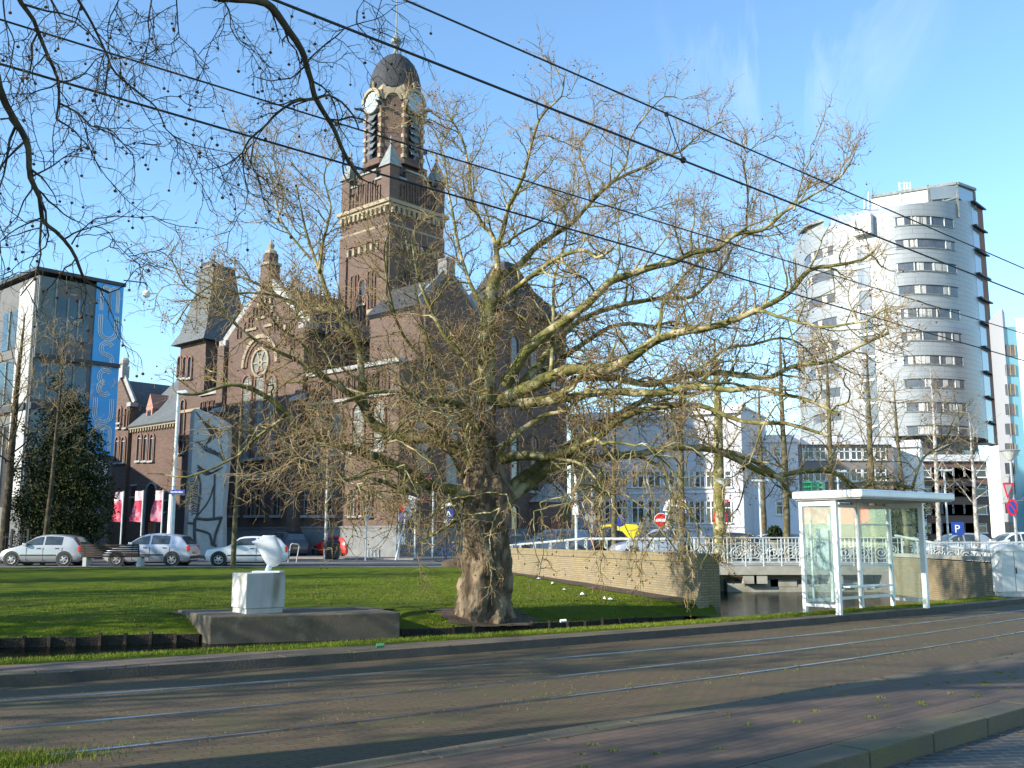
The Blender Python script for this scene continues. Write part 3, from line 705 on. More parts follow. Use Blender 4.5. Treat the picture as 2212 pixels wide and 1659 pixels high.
SD=[SD[i] for i in rs.permutation(len(SD))[:430]]
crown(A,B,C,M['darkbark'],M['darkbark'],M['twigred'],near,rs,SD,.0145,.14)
print('near tree',len(A.P),len(B.P),len(C.P),len(SD))
# upper crown of that tree, above the frame (it only throws shade)
ul=[];T=Tubes(6)
for i in range(40):
    a=rs.uniform(0,2*np.pi); s=P[int(len(P)*rs.uniform(.5,.98))]; L=rs.uniform(2,4.6); e=s+np.array([math.cos(a)*L,math.sin(a)*L*.8,rs.uniform(1.2,4.5)])
    if e[1]>s[1]+.5 and e[2]<4+1.1*e[1]: e[1]=s[1]-1
    Q,r=smoothpath([s,(s+e)/2+rs.normal(0,.3,3),e],[.09,.05,.015],.25,rs,.02); ul.append((Q,r)); T.add(Q,r)
T.build('upper_limbs',M['darkbark'],near)
A,B,C,SD=grow(rs,ul,lambda p:np.array([0,0,.03]),dens=(.35,.4,.6),lens=((.8,2),(.4,1),(.1,.4)),rads=(.028,.014,.005),seeds=0,ksec=3)
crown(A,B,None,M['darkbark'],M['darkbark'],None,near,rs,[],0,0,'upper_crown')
# ---------- smaller bare trees ----------
def smalltree(name,label,base,H,spread,seed,trunk_r=.07,fork=.4,lean=0,nl_=16,dens=(.4,.3,.3),bark=None,up=.05,group=None,twig=None,lens=((.5,1.3),(.3,.7),(.1,.3)),rads=(.014,.008,.005),cat='tree',ang=(25,60),seeds=0):
    rs=np.random.RandomState(seed); t=thing(name,label,cat,(base[0],base[1],base[2]),0,group)
    P,r=smoothpath([(0,0,-.05),(lean*.3,0,H*.35),(lean*.7+rs.normal(0,.05),0,H*.7),(lean,0,H)],[trunk_r*1.25,trunk_r,trunk_r*.7,trunk_r*.15],.25,rs,.008)
    T=Tubes(9); T.add(P,r); T.build('trunk',bark or M['darkbark'],t)
    ls=[];T=Tubes(5)
    for i in range(nl_):
        f=fork+(1-fork)*(i/nl_)**.9; s=P[min(int(f*len(P)),len(P)-1)]; a=i*2.4+rs.uniform(-.4,.4); an=R(rs.uniform(*ang)); L=spread*rs.uniform(.7,1.1)*(1.15-.75*(i/nl_))
        d=np.array([math.cos(a)*math.sin(an),math.sin(a)*math.sin(an),math.cos(an)])
        Q,q,_=walk(rs,s,d,L,8,max(trunk_r*.38*(1.1-f),.012),.008,.12,np.array([0,0,up])); ls.append((Q,q)); T.add(Q,q)
    ls.append((P[int(len(P)*.6):],r[int(len(P)*.6):]))
    T.build('limbs',bark or M['darkbark'],t)
    A,B,C,SD=grow(rs,ls,lambda p:np.array([0,0,up*.8]),dens=dens,lens=lens,rads=rads,seeds=seeds,start=.15,ksec=3)
    crown(A,B,C,twig or M['twig'],twig or M['twigred'],M['twigred'],t,rs,SD if seeds else [],.02,.1)
    return t
M['birch']=barkmat('birch_bark',(.42,.40,.36),(.2,.18,.15),(.5,.48,.44),.3,5)
M['slimbark']=barkmat('slim_bark',(.12,.10,.05),(.07,.06,.035),(.16,.14,.08),.3,6)
b=gp(503,1222,.40); b.y=44.9; b=at(503,1222,44.9); b.z=.39
smalltree('street_tree','slim young street tree in front of the small white hatchback, knotty pruned crown','tree' and b,8.0,1.7,21,.10,.58,.1,14,(.22,.2,.22),M['slimbark'],.0,lens=((.3,.9),(.2,.6),(.08,.3)),ang=(50,110)) 
b=at(703,1200,60); b.z=.4
smalltree('street_tree','pale young tree near the church wall, standing by the small red car',b,7.6,1.6,22,.09,.42,.0,12,(.5,.5,.9),M['birch'],.03)
b=at(2112,1175,47.5); b.z=.4
smalltree('street_tree','pale leafless sapling by the far railing near the blue and white flats',b,7.2,2.6,23,.10,.35,0,18,(.5,.5,.9),M['birch'],.06,ang=(45,75))
b=at(2030,1175,50); b.z=.4
smalltree('birch_tree','thin birch with white bark right of the bus shelter roof',b,9.8,2.2,24,.11,.35,.1,18,(.45,.4,.5),M['birch'],-.02)
b=at(1960,1175,44); b.z=.4
smalltree('street_tree','mossy leafless tree seen through the right pane of the bus shelter',b,8.2,2.8,25,.10,.3,-.2,18,(.45,.4,.5),M['slimbark'],0)
b=at(1475,1175,47); b.z=.4
smalltree('street_tree','leafless tree by the parapet wall between the no-entry sign and the lamp',b,9.5,2.6,26,.15,.4,.1,18,(.5,.45,.6),M['slimbark'],.02)
b=at(1557,1175,46); b.z=.4
smalltree('street_tree','thick mossy leafless tree right behind the bridge lamp and yield sign',b,10.5,2.8,27,.26,.45,0,16,(.5,.45,.6),M['limbbark'],.02)
b=at(1327,1175,49); b.z=.4
smalltree('street_tree','slender leafless tree beside the yellow van',b,9,2.4,28,.13,.4,.1,16,(.5,.45,.6),M['slimbark'],.02)
for i,(px,Y,H,lb) in enumerate([(1650,58,10.5,'thin leafless tree behind the left end of the bus shelter roof'),(1700,49,12,'brownish leafless tree behind the left post of the bus shelter'),(1800,52,11.5,'broad leafless tree rising behind the middle of the bus shelter'),(1890,46,10,'leafless tree behind the right half of the bus shelter'),(1240,64,9,'leafless tree in front of the brick wing right of the big trunk')]):
    b=at(px,1175,Y); b.z=.4; smalltree('street_tree',lb,b,H,3.0,30+i,.15,.32,.1,20,(.42,.36,.42),M['slimbark'],.01,twig=M['twigred'])
# left edge tree
b=at(6,1200,51.5); b.z=.38
smalltree('street_tree','large dark leafless tree cut off by the left edge of the photo',b,13,4.2,41,.19,.33,.2,24,(.45,.36,.4),M['darkbark'],.02,lens=((.8,2.0),(.4,.9),(.15,.4)),seeds=.15)
# ---------- ivy covered evergreen ----------
def leafmass(name,label,blobs,n,seed,leaf=.07,cat='tree',m=None,stems=None):
    rs=np.random.RandomState(seed); t=thing(name,label,cat); V=[];N=0
    tot=sum(b[3]*b[4]*b[5] for b in blobs)
    for (x,y,z,a,b_,c) in blobs:
        k=int(n*a*b_*c/tot); d=rs.normal(0,1,(k,3)); d/=np.linalg.norm(d,axis=1,keepdims=True); rad=rs.uniform(.3,1.12,(k,1))**.7
        ct=np.array([x,y,z])+d*rad*np.array([a,b_,c])*(1+.22*np.sin(d[:,[0]]*7+d[:,[2]]*5+x))
        u=rs.normal(0,1,(k,3)); u/=np.linalg.norm(u,axis=1,keepdims=True); w=np.cross(u,rs.normal(0,1,(k,3))); w/=np.linalg.norm(w,axis=1,keepdims=True)
        s=rs.uniform(.5,1.2,(k,1))*leaf
        V.append(np.stack([ct-u*s,ct+w*s*.55,ct+u*s,ct-w*s*.55],1).reshape(-1,3))
    V=np.concatenate(V); F=np.arange(len(V)).reshape(-1,4)
    npmesh('foliage',V,F,m or M['ivy'],t,smooth=False)
    if stems:
        T=Tubes(8)
        for P,r in stems: P,r=smoothpath(P,r,.3,rs,.02); T.add(P,r)
        T.build('trunk',M['darkbark'],t)
    return t
def bl(px,py,Y,a,b,c): p=at(px,py,Y); return (p.x,p.y,p.z,a,b,c)
c0=at(120,1175,47.5); 
YI=52.5
BL=[bl(135,1105,YI,2.0,1.6,2.3),bl(165,1010,YI,1.5,1.4,1.7),bl(95,1000,YI,1.0,1.2,1.6),bl(140,925,YI,1.1,1.2,1.3),bl(150,870,YI,.6,1,.9),bl(120,830,YI,.4,.6,.6),bl(195,950,YI,.8,.9,.7),bl(215,1060,YI,.9,.8,1.0),bl(60,1090,YI,1.0,1,1.3),bl(35,1010,YI,.5,.6,.7),bl(180,1150,YI,1.4,1.0,1.0),bl(85,1170,YI,1.5,1,.9),bl(60,930,YI,.35,.5,.5),bl(225,985,YI,.4,.5,.4),bl(235,1110,YI,.5,.5,.7),bl(175,895,YI,.5,.5,.5),bl(100,900,YI,.5,.5,.6)]
leafmass('ivy_clad_tree','dense dark evergreen covered in ivy behind the left silver hatchback',BL,30000,51,.085,stems=[([(c0.x-2.3,YI,.3),(c0.x-2.2,YI,4),(c0.x-1.9,YI,8.5)],[.28,.2,.06]),([(c0.x-3.4,YI,.3),(c0.x-3.6,YI,3.5),(c0.x-4.2,YI,6.5)],[.16,.12,.05])])
b=at(95,1175,48.6); b.z=.38
smalltree('street_tree','leafless tree with crown above the ivy clad evergreen',b,11.5,3.4,43,.10,.45,.3,22,(.4,.34,.4),M['darkbark'],.03,lens=((.6,1.6),(.3,.9),(.12,.35)),seeds=.1)
leafmass('shrub','round dark evergreen shrub behind the right pane of the bus shelter',[bl(1945,1120,47,1.2,1.2,1.3),bl(1925,1150,47,.9,.9,.9)],6000,52,.09,'shrub')
# off-frame trees whose shade falls on the lawn and tram bed
for i,(x,y,H) in enumerate([(-24,21.5,8.2),(-29,27,8.8),(-33,33,10.5),(-20,11.0,8.5),(-31,15,9.5),(-24,38,11),(-15.5,-1.5,10),(-17,5.5,9),(-40,24,11),(-19,16.0,6.5),(-30,38,12),(-21,30,8),(-12.5,-6,11),(-16,-9,11)]):
    t=smalltree('plane_tree',['bare plane tree left of the photo, second row by the canal','bare plane tree left of the photo, third from the tram line','bare plane tree left of the photo, behind the lawn edge','bare plane tree left of the photo, nearest the tram platform','bare plane tree left of the photo, farthest out by the canal','bare plane tree left of the photo, nearest the parked cars','bare plane tree left of the photo, standing level with the camera','bare plane tree left of the photo, on the near side of the tracks','bare plane tree left of the photo, far behind the lawn','bare plane tree left of the photo, between canal and lawn','bare plane tree left of the photo, close to the silver cars','bare plane tree left of the photo, over the lawn corner','bare plane tree behind the camera, left side','bare plane tree well behind the camera','bare plane tree left of the camera beside the near platform','bare plane tree farthest behind the camera'][i],'tree' and (x,y,.0 if y<30 else .3),H,5.5,60+i,.42,.25,0,30,(.55,.5,.8),M['darkbark'],.01,lens=((.9,2.2),(.4,1.1),(.1,.3)),rads=(.04,.02,.010),group='bare trees left of the photo')
# ================= church =================
def stone(n,c,**k): return mat(n,c,.85,col2=tuple(x*.72 for x in c),scale=1.5,bump=.2,**k)
M['cbrick']=brick('church_brick',(.142,.085,.062),(.092,.056,.042),(.115,.09,.075),.45,.13,.016,dirt=(.08,.05,.038),dscale=.35,bump=.3)
M['cbrick2']=brick('arch_brick',(.25,.12,.08),(.17,.08,.055),(.15,.12,.1),.3,.11,.02,bump=.3)
M['cream']=stone('cream_stone',(.34,.285,.19))
M['plinth']=stone('plinth_stone',(.20,.21,.21))
M['slate']=brick('slate_roof',(.045,.048,.055),(.03,.032,.038),(.02,.02,.022),.35,.2,.012,bump=.3,dirt=(.055,.06,.06),dscale=.6)
M['slatelit']=brick('sunlit_slate',(.13,.145,.15),(.10,.115,.12),(.06,.065,.07),.35,.2,.012,bump=.3,dirt=(.09,.1,.1),dscale=.6)  # lighter copy of the slate, its sunlit tone put into the colour
M['iron']=mat('dark_iron',(.03,.035,.04),.6)
M['lead']=mat('weathered_lead',(.25,.27,.26),.6,col2=(.12,.14,.13),scale=2)
M['domeslate']=mat('dome_slate',(.040,.042,.048),.75,col2=(.065,.068,.07),scale=3,bump=.3,spec=.2)
M['winglass']=glassmat('dark_window',(.02,.022,.025))
M['leadglass']=mat('leaded_window',(.20,.21,.19),.35,col2=(.12,.13,.12),scale=1.4,spec=.6)
M['sill']=stone('stone_sill',(.36,.36,.34))
M['white']=mat('white_paint',(.78,.78,.76),.5,col2=(.66,.66,.63),scale=1.5)
def arcpts(u,v0,w,h,n=8,pointed=0):
    r=w/2; P=[(u-r,v0),(u+r,v0)]
    for i in range(n+1):
        t=math.pi*i/n; P.append((u+r*math.cos(t),v0+h-r+r*math.sin(t)*(1+pointed)))
    return P
def ring(mb,outer,inner,d0,d1,fn):
    n=len(outer)
    vs=[fn(*p,d1) for p in outer]+[fn(*p,d1) for p in inner]+[fn(*p,d0) for p in outer]+[fn(*p,d0) for p in inner]
    fs=[]
    for i in range(n-1):
        fs+=[(i,i+1,n+i+1,n+i),(i,2*n+i,2*n+i+1,i+1),(n+i,n+i+1,3*n+i+1,3*n+i)]
    mb.add(vs,fs)
FY=lambda y0:(lambda u,v,d:(u,y0-d,v))
FX=lambda x0:(lambda u,v,d:(x0+d,u,v))
def archwin(par,fn,u,v,w,h,gl=None,bars=0,surround=True,sill=True,depth=.14,frame='sur',smat=None,name='window'):
    """arched window: pane, brick arch, sill, glazing bars"""
    P=arcpts(u,v,w,h); mb=MB(); mb.prism(P,-.02,.02,fn); o=mb.build(name,gl or M['winglass'],par)
    if surround:
        mb=MB(); ring(mb,[P[-1]] and [(u+w/2+.14,v)]+[(u+(w/2+.14)*math.cos(math.pi*i/8),v+h-w/2+(w/2+.14)*math.sin(math.pi*i/8)) for i in range(9)]+[(u-w/2-.14,v)],
            [(u+w/2,v)]+[(u+w/2*math.cos(math.pi*i/8),v+h-w/2+w/2*math.sin(math.pi*i/8)) for i in range(9)]+[(u-w/2,v)],-.01,depth,fn); mb.build('arch',smat or M['cbrick2'],o)
    if sill:
        mb=MB(); mb.prism([(u-w/2-.18,v-.16),(u+w/2+.18,v-.16),(u+w/2+.18,v+.02),(u-w/2-.18,v+.02)],-.01,depth+.12,fn); mb.build('sill',M['sill'],o)
    if bars:
        mb=MB()
        for i in range(1,bars+1): z=v+(h-w/2)*i/bars; mb.prism([(u-w/2,z-.04),(u+w/2,z-.04),(u+w/2,z+.04),(u-w/2,z+.04)],.02,.05,fn)
        mb.prism([(u-.03,v),(u+.03,v),(u+.03,v+h-.05),(u-.03,v+h-.05)],.02,.045,fn)
        mb.build('glazing_bars',M['sill'],o)
    return o
ANG=R(-42); OC=Vector((-14.85,70.0,0)); VA=Vector((math.cos(ANG),math.sin(ANG),0)); VB=Vector((-math.sin(ANG),math.cos(ANG),0))
class Frame:
    def __init__(s,O,ang): s.O=Vector((O[0],O[1],0)); s.A=Vector((math.cos(ang),math.sin(ang),0)); s.B=Vector((-math.sin(ang),math.cos(ang),0))
    def y(s,px,py,b):   # on the plane local y=b -> (x,z)
        d=Vector(ray(px,py)); dh=Vector((d.x,d.y,0)); t=(b+s.O.dot(s.B))/dh.dot(s.B); p=dh*t-s.O; return p.dot(s.A),EYE+d.z*t
    def x(s,px,py,a):
        d=Vector(ray(px,py)); dh=Vector((d.x,d.y,0)); t=(a+s.O.dot(s.A))/dh.dot(s.A); p=dh*t-s.O; return p.dot(s.B),EYE+d.z*t
CF=Frame(OC,ANG)
zc=lambda x,y:((500+x/2.676)/1.4756,(750+y/2.676)/1.4756)     # zoom of the church, upper
zd=lambda x,y:((500+x/2.676)/1.4756,(1250+y/2.676)/1.4756)    # lower
zt=lambda x,y:((1000+x/2.37)/1.4756,(y/2.37)/1.4756)          # tower top
zs=lambda x,y:((1000+x/2.764)/1.4756,(600+y/2.764)/1.4756)    # tower shaft
ch=thing('church','brown brick church with a tall clock tower and slate dome','church',OC,ANG)
G0=.36
# gable front
aL=CF.y(*zc(585,870),0)[0]; aR=.0; sh=CF.y(*zc(1235,760),0)[1]; pk=CF.y(*zc(920,405),0); aM=(aL+aR)/2; PZ=pk[1]
mb=MB(); mb.prism([(aL,G0),(aR,G0),(aR,sh),(aM,PZ),(aL,sh)],0,.6); mb.box(aL+.02,aR-.02,.6,7.3,G0,sh-.4); mb.build('gable_wall',M['cbrick'],ch)
mb=MB()
for sx,ax in ((1,aR),(-1,aL)):
    p=Vector((ax+sx*.25,0,sh-.05)); q=Vector((aM,0,PZ+.12)); mb.beam(p+Vector((0,.25,.1)),q+Vector((0,.25,.1)),.85,.26,up=(0,1,0))
    mb.box(ax-.45,ax+.45,-.25,.8,sh-.35,sh+.1)
mb.build('gable_coping',M['sill'],ch)
mb=MB(); mb.box(aM-.55,aM+.55,-.1,.9,PZ-.4,PZ+1.4); mb.box(aM-.42,aM+.42,0,.8,PZ+1.4,PZ+2.3); mb.build('gable_finial',M['cbrick'],ch)
mb=MB(); mb.box(aM-.65,aM+.65,-.2,1.0,PZ+1.35,PZ+1.55); mb.lathe([(.5,0),(.42,.25),(.18,.4),(.28,.7),(.1,.95),(.02,1.2)],(aM,.4,PZ+2.3),8); mb.build('finial_cap',M['cream'],ch)
mb=MB(); e=.35
mb.prism([(aL-e,sh-.35),(aM,PZ-.12),(aM,PZ-.34),(aL-e,sh-.6)],.6,9); mb.prism([(aR+e,sh-.35),(aM,PZ-.12),(aM,PZ-.34),(aR+e,sh-.6)],.6,9); mb.build('roof',M['slate'],ch)
def cresting(x0,x1,y,z,par,n,axis='x',h=.42):
    mb=MB()
    for i in range(n):
        t=x0+(x1-x0)*(i+.5)/n; 
        if axis=='x': mb.box(t-.05,t+.05,y-.03,y+.03,z,z+h); mb.box(t-.14,t+.14,y-.03,y+.03,z+h*.5,z+h*.72); mb.ball((t,y,z+h),.09,6,4)
        else: mb.box(y-.03,y+.03,t-.05,t+.05,z,z+h); mb.box(y-.03,y+.03,t-.14,t+.14,z+h*.5,z+h*.72); mb.ball((y,t,z+h),.09,6,4)
    if axis=='x': mb.box(x0,x1,y-.06,y+.06,z-.05,z+.08)
    else: mb.box(y-.06,y+.06,x0,x1,z-.05,z+.08)
    mb.build('roof_cresting',M['iron'],par)
cresting(.9,7.2,aM,PZ-.12,ch,14,'y')
# piers at both ends of the gable front
mb=MB()
for x in (aL,aR):
    mb.box(x-.45,x+.45,-.35,.02,G0,sh-.35)
    mb.box(x-.5,x+.5,-.7,-.34,G0,CF.y(*zd(1150,90),0)[1])
mb.build('buttress',M['cbrick'],ch)
mb=MB()
for x in (aL,aR): z=CF.y(*zd(1150,90),0)[1]; mb.prism([(-.02,0),(-.75,0),(-.75,.15),(-.02,.6)],x-.55,x+.55,lambda u,v,d:(d,u-.02,v+z))
mb.build('buttress_cap',M['sill'],ch)
F0=FY(0)
# blind arcade in the gable
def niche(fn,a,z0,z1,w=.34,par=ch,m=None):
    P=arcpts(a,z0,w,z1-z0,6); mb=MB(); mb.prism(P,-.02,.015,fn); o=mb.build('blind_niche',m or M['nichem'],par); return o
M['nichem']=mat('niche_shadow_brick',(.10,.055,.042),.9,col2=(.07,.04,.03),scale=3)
def arcade(fn,pts,par=ch,w=.34,rib=True):
    """row of arched niches with proud pilasters between: pts=[(u,z0,z1)]"""
    for u,z0,z1 in pts: niche(fn,u,z0,z1,w,par)
    if rib:
        mb=MB()
        for u,z0,z1 in pts:
            ring(mb,[(u+w/2+.1,z0)]+[(u+(w/2+.1)*math.cos(math.pi*i/6),z1-w/2+(w/2+.1)*math.sin(math.pi*i/6)) for i in range(7)]+[(u-w/2-.1,z0)],
              [(u+w/2,z0)]+[(u+w/2*math.cos(math.pi*i/6),z1-w/2+w/2*math.sin(math.pi*i/6)) for i in range(7)]+[(u-w/2,z0)],-.01,.12,fn)
        mb.build('arcade',M['cbrick'],par)
def Y0(x,y,b=0): return CF.y(*zc(x,y),b)
def Y1(x,y,b=0): return CF.y(*zd(x,y),b)
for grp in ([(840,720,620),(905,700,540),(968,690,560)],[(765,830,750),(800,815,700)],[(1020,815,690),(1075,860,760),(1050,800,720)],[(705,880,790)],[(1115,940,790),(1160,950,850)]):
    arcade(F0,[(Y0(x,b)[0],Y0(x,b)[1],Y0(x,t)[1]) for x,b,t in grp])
mb=MB()
for x0,x1,y in ((770,860,815),(925,1000,778),(860,935,715)):
    a,z=Y0(x0,y); a2,_=Y0(x1,y); mb.prism([(a,z-.1),(a2,z-.1),(a2,z+.08),(a,z+.08)],0,.16,F0)
for x,y in ((880,590),(940,550),(995,630),(1050,715),(1105,790),(980,560)):
    a,z=Y0(x,y); mb.prism([(a-.12,z-.22),(a+.12,z-.22),(a+.12,z+.22),(a-.12,z+.22)],0,.17,F0)
mb.build('stone_blocks',M['cream'],ch)
# great window group
for i,x in enumerate((785,892,992)):
    a,_=Y0(x,1100); zb=Y1(890,560)[1]; zt_=Y0(x,1200-(40 if i==1 else 0))[1]
    archwin(ch,F0,a,zb,1.15,zt_-zb,M['leadglass'],bars=7,name='tall_window')
a,z=Y0(890,1085)
mb=MB(); mb.prism([(a+.95*math.cos(t*math.pi/10),z+.95*math.sin(t*math.pi/10)) for t in range(20)],-.02,.03,F0); o=mb.build('round_window',M['leadglass'],ch)
mb=MB(); mb.smooth=False
for rr_,d in ((1.15,.16),(.3,.1)):
    ring(mb,[(a+rr_*math.cos(t*math.pi/12),z+rr_*math.sin(t*math.pi/12)) for t in range(25)],[(a+(rr_-.2)*math.cos(t*math.pi/12),z+(rr_-.2)*math.sin(t*math.pi/12)) for t in range(25)],-.01,d,F0)
for k in range(6):
    t=k*math.pi/3; mb.prism([(a+.25*math.cos(t)-.05*math.sin(t),z+.25*math.sin(t)+.05*math.cos(t)),(a+1.0*math.cos(t)-.05*math.sin(t),z+1.0*math.sin(t)+.05*math.cos(t)),(a+1.0*math.cos(t)+.05*math.sin(t),z+1.0*math.sin(t)-.05*math.cos(t)),(a+.25*math.cos(t)+.05*math.sin(t),z+.25*math.sin(t)-.05*math.cos(t))],0,.1,F0)
mb.build('tracery',M['cream'],o)
mb=MB(); rO,rI=2.35,2.05; z2=z-.2
ring(mb,[(a+rO*math.cos(t*math.pi/16),z2+rO*math.sin(t*math.pi/16)) for t in range(17)],[(a+rI*math.cos(t*math.pi/16),z2+rI*math.sin(t*math.pi/16)) for t in range(17)],-.01,.22,F0); mb.build('great_arch',M['cream'],ch)
mb=MB(); rO,rI=2.05,1.8
ring(mb,[(a+rO*math.cos(t*math.pi/16),z2+rO*math.sin(t*math.pi/16)) for t in range(17)],[(a+rI*math.cos(t*math.pi/16),z2+rI*math.sin(t*math.pi/16)) for t in range(17)],-.01,.1,F0)
mb.build('inner_arch',M['cbrick2'],ch)
# lower windows of the ground floor
for x in (677,812,885,1035,1265,1378,1500,1685,1800):
    a,zt_=Y1(x,828); zb=Y1(x,1052)[1]; archwin(ch,F0,a,zb,.85,zt_-zb,bars=1)
# wings beside the gable
aW0,aW1=CF.y(432,900,0)[0],10.26; wz=CF.y(700,807,0)[1]
mb=MB(); mb.box(aW0,aL-.02,0,5,G0,wz-.1); mb.box(aR+.02,aW1,0,6.9,G0,wz-.1); mb.build('wing_wall',M['cbrick'],ch)
mb=MB(); mb.box(aW0-.1,aL-.47,-.18,.45,wz-.1,wz+.18); mb.box(aR+.47,aW1+.1,-.18,.45,wz-.1,wz+.18); mb.build('wing_coping',M['sill'],ch)
mb=MB(); mb.prism([(.3,wz-.05),(7.2,wz+1.6),(7.2,wz-.05)],aR+.4,aW1-.3,lambda u,v,d:(d,u,v)); mb.prism([(.3,wz-.05),(4.8,wz+2.2),(4.8,wz-.05)],aW0+.2,aL-.4,lambda u,v,d:(d,u,v)); mb.build('wing_roof',M['slate'],ch)
zb=Y0(1300,1425)[1]; zt_=Y0(1300,1275)[1]
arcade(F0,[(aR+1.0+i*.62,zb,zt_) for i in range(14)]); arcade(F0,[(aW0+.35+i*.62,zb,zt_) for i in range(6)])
mb=MB(); mb.prism([(aR+.6,zb-.3),(aW1,zb-.3),(aW1,zb-.12),(aR+.6,zb-.12)],0,.2,F0); mb.build('string_course',M['sill'],ch)
for a in (aR+1.9,aR+4.0,aR+6.3,aR+8.4):
    z0=Y1(1280,545)[1]; z1=Y1(1280,160)[1]; archwin(ch,F0,a,z0,1.1,z1-z0,M['leadglass'],bars=4,name='wing_window')
# plinth and lettering
mb=MB(); zp=CF.y(*zd(1000,1165),0)[1]; mb.box(aW0-.05,aW1+.12,-.14,0,G0,zp); mb.prism([(aW0-.05,zp),(aW1+.12,zp),(aW1+.12,zp+.12),(aW0-.05,zp+.12)],0,.2,F0); mb.box(aW1,aW1+.12,0,17.1,G0,zp); mb.build('plinth',M['plinth'],ch)
def textmesh(name,s,size,mt,par,loc,rot,ext=.02,align='LEFT',sx=1):
    c=bpy.data.curves.new(name,'FONT'); c.body=s; c.size=size; c.extrude=ext; c.align_x=align; c.resolution_u=3
    o=bpy.data.objects.new(name,c); COL.objects.link(o); bpy.context.view_layer.update()
    dg=bpy.context.evaluated_depsgraph_get(); me=bpy.data.meshes.new_from_object(o.evaluated_get(dg)); bpy.data.objects.remove(o); 
    me.materials.clear(); me.materials.append(mt); o=bpy.data.objects.new(name,me); COL.objects.link(o); o.parent=par; o.location=loc; o.rotation_euler=rot; o.scale=(sx,1,1); return o
M['letter']=mat('pale_lettering',(.45,.50,.55),.5)
a,z=Y1(668,757); a2,_=Y1(1052,757)
t=textmesh('lettering','Remonstrantse Kerk',.62,M['letter'],ch,(a,-.06,z),(R(90),0,0)); 
wd=max(v.co.x for v in t.data.vertices); t.scale=((a2-a)/wd,1,1)
# nave and transept towards the right
mb=MB(); bx0=.4
XR=10.26; dg=lambda px,py:CF.x(px,py,XR)
pkb,pkz=dg(972,592); e1b,e1z=dg(1060,735)
lb_=2.2; lz_=pkz-(pkb-lb_)*1.05; mb.prism([(0.45,G0),(9.4,G0),(9.4,e1z),(pkb,pkz),(lb_,lz_),(lb_,wz+.5),(.45,wz-.2)],XR-.6,XR-.01,lambda u,v,d:(d,u,v)); mb.box(4.6,XR-.62,lb_,lb_+.4,G0,lz_-.2); mb.box(4.7,XR-.62,7.0,9.4,G0,e1z-.3); mb.build('transept_wall',M['cbrick'],ch)
mb=MB(); mb.prism([(lb_-.3,lz_-.15),(pkb,pkz-.1),(9.6,e1z-.1),(9.4,e1z-.4),(pkb,pkz-.4),(lb_,lz_-.4)],4.4,XR-.62,lambda u,v,d:(d,u,v)); mb.build('transept_roof',M['slate'],ch)
mb=MB(); mb.beam((XR-.3,lb_-.2,lz_),(XR-.3,pkb,pkz+.1),.8,.24,up=(1,0,0)); mb.beam((XR-.3,9.5,e1z-.05),(XR-.3,pkb,pkz+.1),.8,.24,up=(1,0,0)); mb.box(XR-.8,XR+.1,pkb-.4,pkb+.4,pkz-.1,pkz+1.1); mb.build('transept_coping',M['plinth'],ch)
FXR=FX(XR)
for b in (2.0,4.74,7.5): archwin(ch,FXR,b,5.2 ,1.2,5.5 if b!=4.74 else 7,M['leadglass'],bars=5,name='transept_window')
# corner stair tower with pyramid roof
t0,t1=9.4,17.07; tz=CF.x(1225,703,XR)[1]
mb=MB(); mb.box(2.5,XR,t0,t1,G0,tz); mb.build('corner_tower',M['cbrick'],ch)
cx,cy=(XR+4.6)/2+.0,(t0+t1)/2
ax,az=CF.x(1150,588,8)
mb=MB(); 
q=[(4.0,t0-.4),(XR+.4,t0-.4),(XR+.4,t1+.4),(4.0,t1+.4)]
q2=[(6.0,t0+2.1),(XR-1.5,t0+2.1),(XR-1.5,t1-2.1),(6.0,t1-2.1)]
q3=[(6.8,t0+3.2),(XR-2.4,t0+3.2),(XR-2.4,t1-3.2),(6.8,t1-3.2)]
mb.hexa([(*p,tz-.1) for p in q],[(*p,tz+2.6) for p in q2]); mb.hexa([(*p,tz+2.6) for p in q2],[(*p,az+.3) for p in q3]); mb.build('pyramid_roof',M['slate'],ch)
mb=MB(); mb.ball((XR-1.9,(t0+t1)/2,tz+1.5),.35,10,6); mb.build('roof_dormer',M['white'],ch)
for b in (11,13.2,15.4):
    archwin(ch,FXR,b,tz-5,.8,3.2); archwin(ch,FXR,b,5,.8,4)
    archwin(ch,FXR,b,1.9,.75,2.0)
# porch with pediment on the right flank
b0,zpd=dg(1178,1045); 
mb=MB(); mb.prism([(b0-1.7,G0),(b0+1.7,G0),(b0+1.7,4.2),(b0,5.3),(b0-1.7,4.2)],0,1.1,FXR); mb.build('porch',M['cbrick'],ch)
mb=MB(); mb.prism([(b0-1.9,4.2),(b0+1.9,4.2),(b0,5.6)],-.0,1.25,FXR); mb.build('porch_pediment',M['sill'],ch)
M['door']=mat('red_brown_door',(.18,.05,.03),.5)
mb=MB(); mb.prism([(b0-.8,G0),(b0+.8,G0),(b0+.8,3.0),(b0-.8,3.0)],1.1,1.15,FXR); mb.build('church_door',M['door'],ch)
